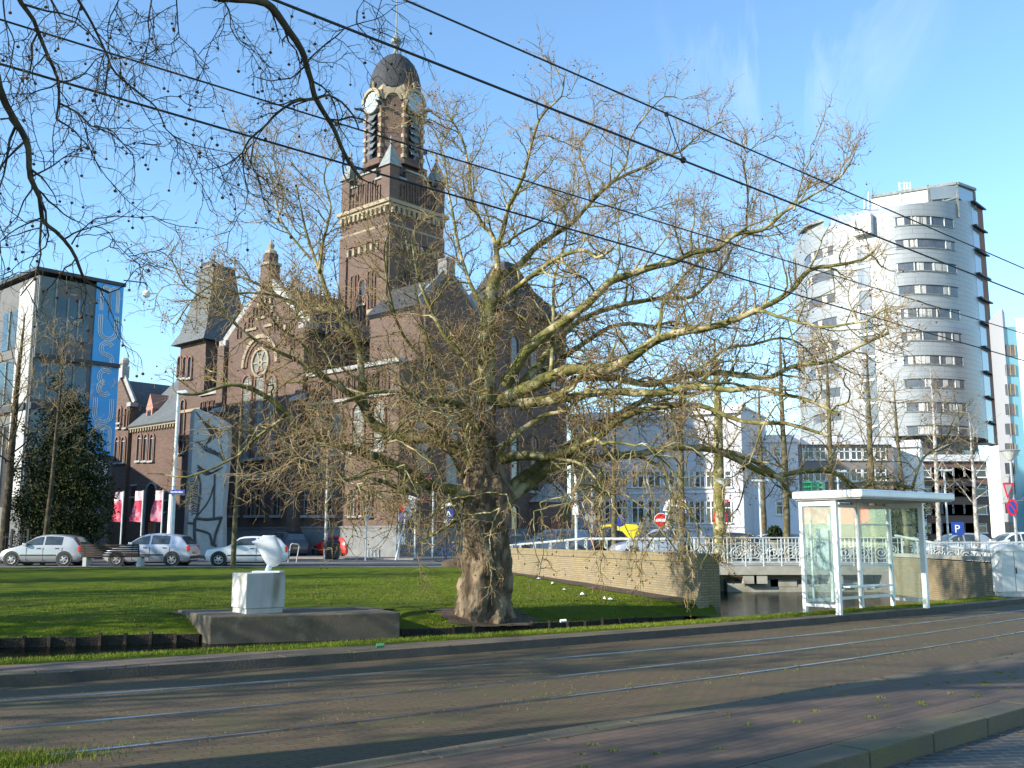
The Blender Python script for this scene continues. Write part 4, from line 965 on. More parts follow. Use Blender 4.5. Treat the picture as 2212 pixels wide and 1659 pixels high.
# ---- clock tower
TX0,TX1,TY0,TY1=-5.34,.56,7.2,13.1
zcor=at(832,430,74.7).z-.1
sf=FY(TY0); sx=FX(TX1)
mb=MB(); mb.box(TX0,TX1,TY0,TY1,G0,zcor-.2); mb.build('tower_shaft',M['cbrick'],ch)
mb=MB(); 
for x,y in ((TX0,TY0),(TX1,TY0),(TX1,TY1),(TX0,TY1)): mb.box(x-.55,x+.55,y-.55,y+.55,G0,zcor-9) if False else None
W=.35
mb.box(TX0-W,TX1+W,TY0-W,TY1+W,zcor-.05,zcor+.22); mb.box(TX0-W*.5,TX1+W*.5,TY0-W*.5,TY1+W*.5,zcor-.28,zcor-.05)
mb.build('tower_cornice',M['cream'],ch)
mb=MB()
n=11
for i in range(n):
    u=TX0+.25+(TX1-TX0-.5)*i/(n-1); mb.box(u-.12,u+.12,TY0-.3,TY0,zcor-.85,zcor-.28)
    u=TY0+.25+(TY1-TY0-.5)*i/(n-1); mb.box(TX1,TX1+.3,u-.12,u+.12,zcor-.85,zcor-.28)
mb.build('cornice_brackets',M['cream'],ch)
mb=MB(); z=zcor-1.9
mb.prism([(TX0,z),(TX1,z),(TX1,z+.18),(TX0,z+.18)],0,.1,sf); mb.prism([(TY0,z),(TY1,z),(TY1,z+.18),(TY0,z+.18)],0,.1,sx); mb.build('tower_band',M['cream'],ch)
# corner pilasters and recessed panel with arch frieze
mb=MB()
for f,u0,u1 in ((sf,TX0,TX1),(sx,TY0,TY1)):
    for u in (u0+.45,u1-.45): mb.prism([(u-.45,G0),(u+.45,G0),(u+.45,z),(u-.45,z)],0,.16,f)
    mb.prism([(u0+.9,z-1.0),(u1-.9,z-1.0),(u1-.9,z),(u0+.9,z)],0,.155,f)
    for v in (z-6.6,): 
        for uu in ((u0+u1)/2-1.05,(u0+u1)/2+1.05): pass
mb.build('tower_pilasters',M['cbrick'],ch)
mb=MB(); mb2=MB()
for f,u0,u1 in ((sf,TX0,TX1),(sx,TY0,TY1)):
    for i in range(6):
        u=u0+1.15+(u1-u0-2.3)*i/5
        mb.prism([(u-.12,z-1.75),(u+.12,z-1.75),(u+.12,z-1.15),(u-.12,z-1.15)],0,.24,f)
    uc=(u0+u1)/2
    for k in (-1,1):
        mb.prism([(uc+k*1.25-.5,z-6.9),(uc+k*1.25+.5,z-6.9),(uc+k*1.25+.5,z-6.5),(uc+k*1.25-.5,z-6.5)],0,.24,f)
mb.build('frieze_blocks',M['cream'],ch)
for f,u0,u1 in ((sf,TX0,TX1),(sx,TY0,TY1)):
    uc=(u0+u1)/2
    for k in (-.45,.45): 
        archwin(ch,f,uc+k,z-17.5,.42,12.2,sill=False,depth=.18,name='tower_slit')
    archwin(ch,f,uc,z-5.9,.7,2.0,sill=True,name='tower_window')
    arcade(f,[(uc-1.3+i*.52,z-6.4,z-3.4) for i in (0,1,4,5)],w=.26)
    for v in (14.,9.): archwin(ch,f,uc,G0+v-3,.6,2.2,name='tower_window')
# stepped parapet + pinnacles
z=zcor+.22; H=at(815,355,77.5).z
mb=MB(); mb.box(TX0+.1,TX1-.1,TY0+.1,TY1-.1,z,z+1.3)
for f,u0,u1 in ((FY(TY0+.1),TX0,TX1),(FX(TX1-.1),TY0,TY1),(lambda u,v,d:(u,TY1-.1-d*-1-.0,v),TX0,TX1),(lambda u,v,d:(TX0+.1+d,u,v),TY0,TY1)):
    L_=u1-u0; P=[]
    for a,b in ((.16,1.7),(.26,2.3),(.36,2.9)): P.append((a,b))
    pts=[(u0+.1,z+1.25)]
    pts+=[(u0+L_*.18,z+1.25),(u0+L_*.18,z+2.0),(u0+L_*.3,z+2.0),(u0+L_*.3,z+2.8),(u0+L_*.7,z+2.8),(u0+L_*.7,z+2.0),(u0+L_*.82,z+2.0),(u0+L_*.82,z+1.25),(u1-.1,z+1.25)]
    mb.prism([(u0+.1,z+.2)]+pts+[(u1-.1,z+.2)],-.35,-.02,f)
mb.box(TX0+1.0,TX1-1.0,TY0+1.0,TY1-1.0,z+1.2,H+.2)
mb.build('stepped_parapet',M['cbrick'],ch)
mb=MB()
for f,u0,u1 in ((FY(TY0+.1),TX0,TX1),(FX(TX1-.1),TY0,TY1)):
    L_=u1-u0
    for a,b,v in ((.17,.31,2.0),(.29,.71,2.8),(.69,.83,2.0)): mb.prism([(u0+L_*a,z+v-.02),(u0+L_*b,z+v-.02),(u0+L_*b,z+v+.14),(u0+L_*a,z+v+.14)],-.42,.1,f)
mb.build('parapet_coping',M['lead'],ch)
for f,u0,u1 in ((FY(TY0+.12),TX0,TX1),(FX(TX1-.12),TY0,TY1)): arcade(f,[(u0+1.5+i*.6,z+.35,z+1.5+(.5 if 0<i<5 else 0)) for i in range(6)],w=.28)
for x,y in ((TX0+.45,TY0+.45),(TX1-.45,TY0+.45),(TX1-.45,TY1-.45),(TX0+.45,TY1-.45)):
    pz0,pz1=at(815,360,75.6).z,at(815,300,75.6).z; mb=MB(); mb.box(x-.5,x+.5,y-.5,y+.5,z,pz0); o=mb.build('pinnacle',M['cbrick'],ch)
    mb=MB(); k=.68; mb.add([(x-k,y-k,pz0-.05),(x+k,y-k,pz0-.05),(x+k,y+k,pz0-.05),(x-k,y+k,pz0-.05),(x,y,pz1-.3)],[(0,1,2,3),(0,1,4),(1,2,4),(2,3,4),(3,0,4)]); mb.build('pinnacle_roof',M['lead'],o)
    mb=MB(); mb.lathe([(.05,0),(.16,.15),(.05,.3),(.12,.5),(.02,.8)],(x,y,pz1-.5),6); mb.build('pinnacle_finial',M['lead'],o)
# octagonal drum with clocks
ox,oy=(TX0+TX1)/2,(TY0+TY1)/2; YD=OC.y+ox*VA.y+oy*VB.y
def hz(py): return at(852,py,YD).z
hf=lambda py: at(852,py,YD-1.75).z
zd0=H; zd1=hf(200); ap=2.25; rc=ap/math.cos(math.pi/8)
mb=MB(); mb.lathe([(rc+.25,zd0-.2),(rc+.25,zd0+.1),(rc,zd0+.35),(rc,zd1)],(ox,oy,0),8,a0=.5); mb.build('drum',M['cbrick'],ch)
def oct_face(k):   # outward dir k*45deg in local frame
    t=k*math.pi/4; n=Vector((math.cos(t),math.sin(t),0)); s=Vector((-n.y,n.x,0))
    return lambda u,v,d:tuple(Vector((ox,oy,v))+n*(ap+d)+s*u)
mb=MB()
for k in range(8):
    t=(k+.5)*math.pi/4; px_,py_=ox+(rc+.02)*math.cos(t),oy+(rc+.02)*math.sin(t)
    mb.tube([(px_,py_,zd0+.3),(px_,py_,zd1)],.13,8)
mb.build('colonnettes',M['cbrick2'],ch)
mb=MB()
for k in range(8):
    t=(k+.5)*math.pi/4; px_,py_=ox+(rc+.02)*math.cos(t),oy+(rc+.02)*math.sin(t)
    for j in range(7): zz_=zd0+.5+(zd1-zd0-1.0)*j/6; mb.box(px_-.17,px_+.17,py_-.17,py_+.17,zz_-.16,zz_+.16)
mb.build('colonnette_blocks',M['cream'],ch)
M['louvre']=mat('slate_louvre',(.16,.18,.19),.6,col2=(.09,.1,.11),scale=3)
M['dial']=mat('clock_dial',(.27,.37,.44),.5,col2=(.23,.32,.39),scale=2)
M['gold']=mat('gilt',(.75,.6,.3),.4,.3)
zck=hf(221)
for k in (0,6,2,4):
    f=oct_face(k)
    mb=MB(); mb.prism([(-.42,zd0+.5),(.42,zd0+.5),(.42,zck-.9),(-.42,zck-.9)],-.02,.02,f); o=mb.build('belfry_opening',M['winglass'],ch)
    for j in range(6):
        zz_=zd0+.6+(zck-1.2-zd0-.6)*j/6
        mb=MB(); mb.add([f(-.42,zz_+.72,.05),(f(.42,zz_+.72,.05)),f(.42,zz_+.15,.42),f(-.42,zz_+.15,.42),f(-.42,zz_+.64,.02),f(.42,zz_+.64,.02),f(.42,zz_+.07,.40),f(-.42,zz_+.07,.40)],[(0,1,2,3),(4,7,6,5),(0,4,5,1),(1,5,6,2),(2,6,7,3),(3,7,4,0)]); mb.build('louvre',M['louvre'],o)
    Rk=.90
    mb=MB(); mb.prism([(Rk*math.cos(i*math.pi/16),zck+Rk*math.sin(i*math.pi/16)) for i in range(32)],-.1,.26,f); o=mb.build('clock',M['dial'],ch)
    mb=MB(); ring(mb,[((Rk+.12)*math.cos(i*math.pi/16),zck+(Rk+.12)*math.sin(i*math.pi/16)) for i in range(33)],[((Rk-.02)*math.cos(i*math.pi/16),zck+(Rk-.02)*math.sin(i*math.pi/16)) for i in range(33)],-.1,.34,f); mb.build('clock_rim',M['lead'],o)
    mb=MB()
    for h in range(12):
        t=h*math.pi/6; c_,s_=math.cos(t),math.sin(t)
        mb.prism([(c_*.66-s_*.03,zck+s_*.66+c_*.03),(c_*.83-s_*.035,zck+s_*.83+c_*.035),(c_*.83+s_*.035,zck+s_*.83-c_*.035),(c_*.66+s_*.03,zck+s_*.66-c_*.03)],.26,.28,f)
    mb.build('hour_marks',M['gold'],o)
    for nm,ln,ww,cl in (('hour_hand',.5,.055,R(119)),('minute_hand',.74,.035,R(-18))):
        # u axis: seen from outside, +u is to the viewer's right when s=(-n.y,n.x)
        ang=math.pi/2-cl; c_,s_=math.cos(ang),math.sin(ang)
        mb=MB(); mb.prism([(-s_*ww-c_*.15,zck+c_*ww-s_*.15),(c_*ln-s_*ww*.5,zck+s_*ln+c_*ww*.5),(c_*ln+s_*ww*.5,zck+s_*ln-c_*ww*.5),(s_*ww-c_*.15,zck-c_*ww-s_*.15)],.28,.31 if nm[0]=='h' else .33,f); mb.build(nm,M['gold'],o)
# cream crown band with hoods above the clocks, arch on the diagonal faces
mb=MB(); zb0=hz(205)
prof=[(rc+.02,hf(212)),(rc+.06,hf(209)),(rc+.02,hf(200)),(rc-.12,hf(190)),(rc-.26,hf(183))]
mb.lathe(prof,(ox,oy,0),8,a0=.5)
for k in (0,2,4,6):
    f=oct_face(k); Rk=1.0
    ring(mb,[((Rk+.14)*math.cos(i*math.pi/16),zck+(Rk+.14)*math.sin(i*math.pi/16)) for i in range(17)],[((Rk-.12)*math.cos(i*math.pi/16),zck+(Rk-.12)*math.sin(i*math.pi/16)) for i in range(17)],-.45,.42,f)
for k in (1,3,5,7):
    f=oct_face(k); ring(mb,[(.74*math.cos(i*math.pi/10),hf(222)+.74*math.sin(i*math.pi/10)) for i in range(11)],[(.58*math.cos(i*math.pi/10),hf(222)+.58*math.sin(i*math.pi/10)) for i in range(11)],-.05,.2,f)
    mb.prism([(-.9,hf(222)+.6),(.9,hf(222)+.6),(.9,hf(197)),(-.9,hf(197))],-.05,.08,f)
mb.build('crown_band',M['cream'],ch)
mb=MB()
for k in (0,2,4,6):
    t=k*math.pi/4; mb.lathe([(.09,-.1),(.06,.3),(.1,.36),(.06,.42),(.15,.55),(.15,.66),(.04,.75)],(ox+(ap+.1)*math.cos(t),oy+(ap+.1)*math.sin(t),zck+1.05),8)
mb.build('band_finials',M['cream'],ch)
mb=MB()
for k in range(8):
    t=(k+.5)*math.pi/4; d=Vector((math.cos(t),math.sin(t),0)); c=Vector((ox,oy,hf(234))); mb.tube([c+d*(rc-.1),c+d*(rc+.55)+Vector((0,0,.12)),c+d*(rc+1.0)+Vector((0,0,.05))],[.16,.13,.09],6)
mb.build('gargoyles',M['iron'],ch)
zA,zB=hf(187),hz(122)
mb=MB(); mb.lathe([(2.2*q,zA+(zB-zA)*t) for t,q in ((-.08,1.0),(0,1),(.15,.99),(.3,.965),(.45,.915),(.6,.83),(.72,.73),(.83,.60),(.92,.45),(.98,.31),(1,.24))],(ox,oy,0),32); mb.smooth=True; mb.build('dome',M['domeslate'],ch,smooth=True)
h=lambda py:hz(py)
mb=MB(); mb.lathe([(.62,h(128)),(.66,h(124)),(.5,h(120)),(.3,h(115)),(.2,h(112)),(.16,h(104)),(.3,h(101)),(.2,h(98)),(.42,h(93)),(.44,h(87)),(.3,h(81)),(.14,h(76)),(.16,h(72)),(.06,h(70)),(.05,h(20)),(.03,h(-5)),(.02,h(-25))],(ox,oy,0),12); mb.build('lantern_spike',M['lead'],ch,smooth=False)
# ---- left corner tower with tall slate cap
lx1,lx0,ly0,ly1=-18.3,-22.5,3.0,7.2; lz=CF.y(433,735,3)[1]
mb=MB(); mb.box(lx0,lx1,ly0,ly1,G0,lz); mb.build('side_tower',M['cbrick'],ch)
cx,cy=(lx0+lx1)/2,(ly0+ly1)/2; ltz=at(465,575,86).z
mb=MB()
def hipq(h_,z_): return [(cx-h_,cy-h_,z_),(cx+h_,cy-h_,z_),(cx+h_,cy+h_,z_),(cx-h_,cy+h_,z_)]
prs=[(2.75,lz-.1),(2.2,lz+1.0),(1.75,lz+2.9),(1.35,lz+4.9),(1.08,ltz)]
for (a,za),(b,zb_) in zip(prs[:-1],prs[1:]): mb.hexa(hipq(a,za),hipq(b,zb_))
mb.build('side_tower_roof',M['slatelit'],ch)
mb=MB(); mb.box(cx-1.2,cx+1.2,cy-1.2,cy+1.2,ltz,ltz+.15)
for x,y in ((-1,-1),(1,-1),(1,1),(-1,1)): mb.lathe([(.08,0),(.05,.7),(.18,.85),(.05,1.0),(.02,1.5)],(cx+x*1.05,cy+y*1.05,ltz+.1),6)
mb.build('roof_finials',M['lead'],ch)
cresting(cx-1,cx+1,cy-1.05,ltz+.12,ch,6)
f3=FY(ly0); 
for x in (203,249,292):
    a,z1=Y0(x,1040,3.0); z0=Y0(x,1215,3.0)[1]; archwin(ch,f3,a,z0,.5,z1-z0)
a,z1=Y1(232,70,3.0); z0=Y1(232,520,3.0)[1]; archwin(ch,f3,a,z0,.6,z1-z0,name='side_tower_slit')
for b in (4.1,5.1,6.1): archwin(ch,FX(lx1),b,lz-5.5,.5,3.3)
mb=MB(); mb.prism([(lx0,lz-6.2),(lx1,lz-6.2),(lx1,lz-5.95),(lx0,lz-5.95)],0,.12,f3); mb.build('side_tower_band',M['cream'],ch)
# ================= brick annex left of the church =================
AF=Frame(OC,ANG)
an=thing('annex_house','brown brick house with arched windows and dormer, between the blue banner and the church','house',OC,ANG)
bA=5.0; fa=FY(bA)
za=lambda x,y:(x/3.949,(1250+y/2.676)/1.4756)    # zoom of the lower left
def YA(x,y): return CF.y(*za(x,y),bA)
x0=CF.y(232,1000,bA)[0]; xg=YA(1140,60)[0]; x1=-22.55; ez=YA(1250,265)[1]; rz=CF.y(330,828,bA+4)[1]
mb=MB(); mb.box(x0,x1,bA,bA+9,G0,ez); gz=at(262,812,97).z; xm=(x0+xg)/2
mb.prism([(x0,G0),(xg,G0),(xg,YA(1140,90)[1]),(xm,gz),(x0,YA(1140,90)[1])],bA-.35,bA+.5); mb.build('wall',M['cbrick'],an)
mb=MB(); e=.5
mb.prism([(bA-e,ez-.2),(bA+4.5,rz),(bA+9.5,ez-.2),(bA+9.2,ez-.5),(bA+4.5,rz-.35),(bA-.2,ez-.5)],xg,x1-.02,lambda u,v,d:(d,u,v))
mb.prism([(x0,ez+.4),(xm,gz-.2),(xg,ez+.4)],bA+.5,bA+9); o=mb.build('roof',M['slatelit'],an)
cresting(xg+.5,x1-.3,bA+4.5,rz,an,22,h=.5)
mb=MB(); mb.beam((xg+.1,bA,YA(1140,90)[1]-.1),(xm,bA,gz+.1),.9,.22,up=(0,1,0)); mb.beam((x0-.1,bA,YA(1140,90)[1]-.1),(xm,bA,gz+.1),.9,.22,up=(0,1,0)); mb.box(xm-.35,xm+.35,bA-.35,bA+.4,gz,gz+1.2); mb.ball((xm,bA,gz+1.6),.5,8,5); mb.box(xg-.4,xg+.4,bA-.5,bA+.3,YA(1140,90)[1]-.4,YA(1140,90)[1]); mb.build('gable_coping',M['sill'],an)
M['pink']=mat('pink_brick',(.42,.2,.15),.8)
a,z=YA(1230,200)
mb=MB(); mb.prism([(a-.55,z-.6),(a+.55,z-.6),(a+.55,z+.7),(a+.7,z+.7),(a,z+2.2),(a-.7,z+.7),(a-.55,z+.7)],bA+.5,bA+3); o=mb.build('dormer',M['pink'],an)
mb=MB(); mb.box(a-.3,a+.3,bA+.45,bA+.5,z-.4,z+.6); mb.build('dormer_window',M['winglass'],o)
for x in (1200,1255,1307): a,z1=YA(x,362); archwin(an,fa,a,YA(x,585)[1],.7,z1-YA(x,585)[1],bars=1)
fa2=FY(bA-.35)
for x in (1010,1062): a,z1=CF.y(*za(x,385),bA-.35); z0=CF.y(*za(x,600),bA-.35)[1]; archwin(an,fa2,a,z0,.75,z1-z0,bars=1)
a,z1=CF.y(*za(1035,40),bA-.35); archwin(an,fa2,a,z1-2.6,.6,1.6)
for x in (1085,1030): a,z1=CF.y(*za(x,140),bA-.35); archwin(an,fa2,a,z1-1.9,.45,1.9)
for x,y0,y1,w_ in ((1145,905,1065,.9),(1145,800,890,.9),(1410,930,1020,.5),(1035,930,1060,.9)):
    a,z1=YA(x,y0); z0=YA(x,y1)[1]; f=fa2 if x<1100 else fa; mb=MB(); mb.prism([(a-w_/2,z0),(a+w_/2,z0),(a+w_/2,z1),(a-w_/2,z1)],-.02,.03,f); o=mb.build('window',M['winglass'],an)
    mb=MB(); mb.prism([(a-w_/2-.1,z0-.15),(a+w_/2+.1,z0-.15),(a+w_/2+.1,z0),(a-w_/2-.1,z0)],0,.15,f); mb.prism([(a-w_/2-.1,z1),(a+w_/2+.1,z1),(a+w_/2+.1,z1+.15),(a-w_/2-.1,z1+.15)],0,.1,f); mb.build('sill',M['sill'],o)
a,z1=YA(1300,780); z0=G0+.1
archwin(an,fa,a,z0,1.9,z1-z0,sill=False,name='entrance',smat=M['sill'])
mb=MB(); mb.prism([(a-.2,z0),(a+.8,z0),(a+.8,z0+2.6),(a-.2,z0+2.6)],.03,.08,fa); mb.build('entrance_door',mat('orange_brown_door',(.30,.09,.03),.5),an)
mb=MB(); n=int((x1-xg)/.5)
for i in range(n): u=xg+.2+i*.5; mb.box(u,u+.18,bA-.3,bA,ez-.75,ez-.45)
mb.box(xg,x1-.02,bA-.35,bA-.0,ez-.45,ez-.3); mb.build('eaves_brackets',M['cream'],an)
# ================= museum block at the left =================
MO=Vector((at(85,577,58).x,58,0)); mz=at(85,577,58).z; MF=Frame(MO,ANG)
mu=thing('museum_building','glass and grey museum block at the left edge with the tall blue banner','building',MO,ANG)
M['concgrey']=mat('grey_panel',(.12,.12,.115),.7,col2=(.09,.09,.088),scale=1)
M['mglass']=mat('museum_glass',(.045,.085,.11),.12,col2=(.025,.05,.065),scale=.6,spec=.5)
M['mglass2']=mat('milky_glass',(.09,.12,.12),.3,col2=(.07,.10,.10),scale=.6,spec=.4)
Ld=MF.x(208,620,0)[0]; Le=MF.x(266,620,0)[0]
mb=MB(); mb.box(-26,0,0,Ld,0,mz-.5); mb.build('wall',M['concgrey'],mu)
mb=MB(); mb.box(-26.3,.15,-.2,Le+.12,mz-.22,mz); mb.build('roof_edge',M['iron'],mu)
mx=FX(0)
def MX(px,py): return MF.x(px,py,0)
def pane(name,f,u0,u1,v0,v1,m,par,d=.05,bars=()):
    mb=MB(); mb.prism([(u0,v0),(u1,v0),(u1,v1),(u0,v1)],-.02,d,f); o=mb.build(name,m,par)
    if bars:
        mb=MB()
        for b in bars: u=u0+(u1-u0)*b; mb.prism([(u-.05,v0),(u+.05,v0),(u+.05,v1),(u-.05,v1)],d,d+.07,f)
        mb.build('mullions',M['lead'],o)
    return o
u0,v1=MX(90,640); u1,_=MX(203,640); v0=MX(150,735)[1]
u2=MX(120,640)[0]
pane('corner_glazing',mx,.08,u2,v0-1.2,mz-.5,M['mglass2'],mu,bars=(0,1))
pane('window',mx,u2+.1,Ld-.35,v0,MX(150,645)[1],M['mglass'],mu,bars=(.33,.66))
pane('window',mx,.1,Ld-.3,MX(150,870)[1],MX(150,790)[1],M['mglass'],mu,bars=(.25,.5,.75))
pane('window',mx,.1,Ld-.3,MX(150,980)[1],MX(150,890)[1],M['mglass'],mu,bars=(.25,.5,.75))
mb=MB(); z_=MX(150,778)[1]; mb.prism([(0,z_-.12),(Le,z_-.12),(Le,z_+.12),(0,z_+.12)],0,.3,mx); z_=MX(150,884)[1]; mb.prism([(0,z_-.2),(Ld,z_-.2),(Ld,z_+.2),(0,z_+.2)],0,.25,mx); mb.build('floor_band',M['iron'],mu)
my=FY(0)
mb=MB(); mb.prism([(-2.3,4),(-.15,4),(-.15,mz-.6),(-2.3,mz-1.0)],0,.12,my); mb.build('white_corner_panel',mat('off_white_panel',(.42,.42,.40),.7),mu)
pane('window',my,-4.7,-2.5,mz-4.6,mz-2.2,M['mglass'],mu,bars=(.5,)); pane('window',my,-4.7,-2.5,mz-8.0,mz-5.4,M['mglass'],mu,bars=(.5,)); pane('window',my,-4.6,-.4,3.5,mz-9.4,M['winglass'],mu,bars=(.33,.66))
for i in range(4): pane('window',my,-25.2+i*4.2,-21.4+i*4.2,mz-7.4,mz-1.6,M['mglass'],mu,bars=(.5,)); pane('window',my,-25.2+i*4.9,-20.9+i*4.9,3.5,mz-9.5,M['winglass'],mu,bars=(.5,))
mb=MB(); mb.box(-26,-.2,-.25,0,mz-8.6,mz-8.2); mb.build('floor_band',M['iron'],mu)
# banner wall section
mb=MB(); mb.box(-3,-.05,Ld,Le,0,mz-.35); mb.build('banner_wall',mat('dark_panel',(.07,.07,.075),.7),mu)
bn=thing('banner','tall light blue banner with white striped letters hanging on the museum block','banner',MO,ANG)
M['blue']=mat('banner_blue',(.055,.32,.66),.6,col2=(.07,.35,.70),scale=.8)
zb0=MX(240,985)[1]; zb1=MX(240,606)[1]-.3
mb=MB(); mb.prism([(Ld+.0,zb0),(Le,zb0),(Le,zb1),(Ld,zb1)],.02,.10,mx); mb.build('cloth',M['blue'],bn)
W_=Le-Ld; uc=(Ld+Le)/2
def stripes(paths,offs=(-.16,0,.16),r=.028,nm='letter',m=None,par=bn,d=.13,f=mx):
    mb=MB()
    for P in paths:
        for o_ in offs:
            Q=[]
            for i,(a,b) in enumerate(P):
                p0=P[max(i-1,0)];p1=P[min(i+1,len(P)-1)]; tx,ty=p1[0]-p0[0],p1[1]-p0[1]; l=math.hypot(tx,ty) or 1
                Q.append(f(a-ty/l*o_,b+tx/l*o_,d))
            mb.tube(Q,r,4)
    mb.build(nm,m or M['white'],par)
def arc(cx,cy,r,a0,a1,n=10,sy=1): return [(cx+r*math.cos(R(a0+(a1-a0)*i/n)),cy+r*sy*math.sin(R(a0+(a1-a0)*i/n))) for i in range(n+1)]
hw=W_*.30; HH=(zb1-zb0)/6.15
for i,c in enumerate('museum'):
    zt0=zb1-.25-HH*i; zb_=zt0-HH+.25; q=hw*.5
    if c=='m': 
        stripes([[(uc-hw,zb_)]+arc(uc-q,zt0-q,q,180,0)+[(uc,zb_)],[(uc,zb_),(uc,zt0-q)]+arc(uc+q,zt0-q,q,180,0)[1:]+[(uc+hw,zb_)]],(-.09,0,.09))
    if c=='u': stripes([[(uc-hw,zt0),(uc-hw,zb_+hw)]+arc(uc,zb_+hw,hw,180,360)[1:]+[(uc+hw,zt0)]],(-.12,0,.12))
    if c=='s': 
        r_=(zt0-zb_)/4; stripes([arc(uc,zt0-r_,r_,30,270,12)+arc(uc,zb_+r_,r_,90,-150,12)[1:]],(-.12,0,.12))
    if c=='e':
        r_=(zt0-zb_)/4; stripes([arc(uc,zt0-r_,r_,40,270,12),arc(uc,zb_+r_,r_,90,320,12)],(-.12,0,.12))
zB=MX(240,1000)[1]; hB=HH*.9
stripes([[(uc-hw*.8,zB),(uc-hw*.8,zB-hB)],[(uc-hw*.8,zB)]+arc(uc,zB-hB*.25,hB*.25,90,-90)+[(uc-hw*.8,zB-hB*.5)],[(uc,zB-hB*.5)]+arc(uc,zB-hB*.75,hB*.25,90,-90)+[(uc-hw*.8,zB-hB)]],(-.1,0,.1),par=bn)
# wall lamp on arm
lp=thing('wall_lamp','small globe lamp on an arm sticking out from the blue banner corner','lamp',MO,ANG)
c=MX(270,616); mb=MB(); mb.tube([(0,Le,c[1]+.3),(0.2,Le+1.3,c[1]+.35),(.2,Le+1.5,c[1]+.2),(.2,Le+1.5,c[1]-.1)],.04,6); mb.build('arm',M['iron'],lp)
mb=MB(); mb.ball((.2,Le+1.5,c[1]-.35),.26,10,7); mb.build('globe',M['white'],lp,smooth=True)
# ================= hotel tower at the right =================
M['panel']=brick('silver_panels',(.29,.31,.32),(.265,.285,.295),(.13,.14,.15),3.2,.62,.025,rough=.42,bump=.15,dirt=(.25,.27,.28),dscale=.2)
M['panelw']=brick('white_panels',(.66,.66,.64),(.6,.6,.58),(.3,.3,.3),2.4,.62,.02,rough=.5,bump=.1)
M['ribglass']=mat('ribbon_glass',(.06,.065,.075),.12,spec=.8,col2=(.11,.12,.13),scale=.8)
M['curtain']=mat('curtain',(.55,.53,.48),.8,col2=(.4,.38,.35),scale=2)
M['fin']=mat('red_brown_fin',(.20,.085,.05),.7)
M['blueband']=mat('blue_band',(.26,.33,.55),.5)
M['skyglass']=mat('sky_glass',(.16,.19,.21),.15,col2=(.12,.15,.17),scale=.5,spec=.9)
hp=[(1737,133),(1745,130),(1770,127.5),(1815,125),(1870,122.5),(1920,120.8),(1962,119.7),(2000,119.6),(2040,120.2),(2072,121.6),(2094,123.5),(2103,125.5)]
pl=[]
for px,Y in hp: p=at(px,520,Y); pl.append(Vector((p.x,Y)))
back=[Vector((pl[-1].x+3.0,140)),Vector((pl[0].x+1,142))]
ht=thing('hotel_tower','tall silver tower block with curved front and ribbon windows at the right','tower block')
def chaik(P):
    out=[P[0]]
    for a,b in zip(P[:-1],P[1:]): out+= [a*.75+b*.25,a*.25+b*.75]
    return out+[P[-1]]
cv=chaik(chaik(pl)); N=len(cv)
tot=[0]
for a,b in zip(cv[:-1],cv[1:]): tot.append(tot[-1]+(b-a).length)
def cp(s,d=0):
    for i in range(N-1):
        if s<=tot[i+1] or i==N-2:
            t=(s-tot[i])/(tot[i+1]-tot[i]); p=cv[i].lerp(cv[i+1],t); q=(cv[i+1]-cv[i]).normalized(); return Vector((p.x+q.y*d,p.y-q.x*d))
def s_at(px):
    best=min(range(N),key=lambda i:abs(cv[i].x/cv[i].y-(px-1106)/FPX)); return tot[best]
def ztop(px,py): 
    i=min(range(N),key=lambda i:abs(cv[i].x/cv[i].y-(px-1106)/FPX)); return at(px,py,cv[i].y).z
TOPS=[(1737,512),(1800,492),(1850,482),(1900,470),(1930,460),(1960,449),(2000,441),(2050,435),(2103,433)]
def topz(s):
    p=cp(s); px=1106+FPX*p.x/p.y
    for (a,b),(c,d) in zip(TOPS[:-1],TOPS[1:]):
        if px<=c or c==2103: y=b+(d-b)*max(0,min(1,(px-a)/(c-a))); return at(px,y,p.y).z
zlow=at(2000,940,120).z
n=90; V=[];F=[]
for i in range(n+1):
    s=tot[-1]*i/n; p=cp(s); V.append((p.x,p.y,zlow)); V.append((p.x,p.y,topz(s)))
for i in range(n): F.append((2*i,2*i+2,2*i+3,2*i+1))
k=len(V); 
for b in back: V+= [(b.x,b.y,zlow),(b.x,b.y,topz(tot[-1])-1.5)]
F+=[(2*n,k,k+1,2*n+1),(k,k+2,k+3,k+1),(k+2,0,1,k+3)]; F.append(tuple([2*i for i in range(n+1)]+[k,k+2])[::-1])
rt=[2*i+1 for i in range(n+1)]+[k+1,k+3]
c_=Vector((0,0,0))
V.append((sum(V[i][0] for i in rt)/len(rt),sum(V[i][1] for i in rt)/len(rt),topz(tot[-1]*.5)-1)); F+=[(rt[i],rt[(i+1)%len(rt)],len(V)-1) for i in range(len(rt))]
class CurveMap: pass
mb=MB(); mb.add(V,F); o=mb.build('wall',M['panel'],ht); o['kind']='structure' if False else 'thing'
del o['kind']
def band(name,s0,s1,zf0,zf1,d0,d1,m,par,n=14):
    V=[];F=[]
    for i in range(n+1):
        s=s0+(s1-s0)*i/n; a=cp(s,d0);b=cp(s,d1); z0,z1=zf0(i/n),zf1(i/n); V+=[(a.x,a.y,z0),(b.x,b.y,z0),(b.x,b.y,z1),(a.x,a.y,z1)]
    for i in range(n):
        j=4*i; F+=[(j,j+4,j+5,j+1),(j+1,j+5,j+6,j+2),(j+2,j+6,j+7,j+3)]
    F+=[(0,1,2,3),(4*n+3,4*n+2,4*n+1,4*n)]
    mb=MB(); mb.add(V,F); return mb.build(name,m,par)
rr=random.Random(4)
s0,s1=s_at(1966),s_at(2091)
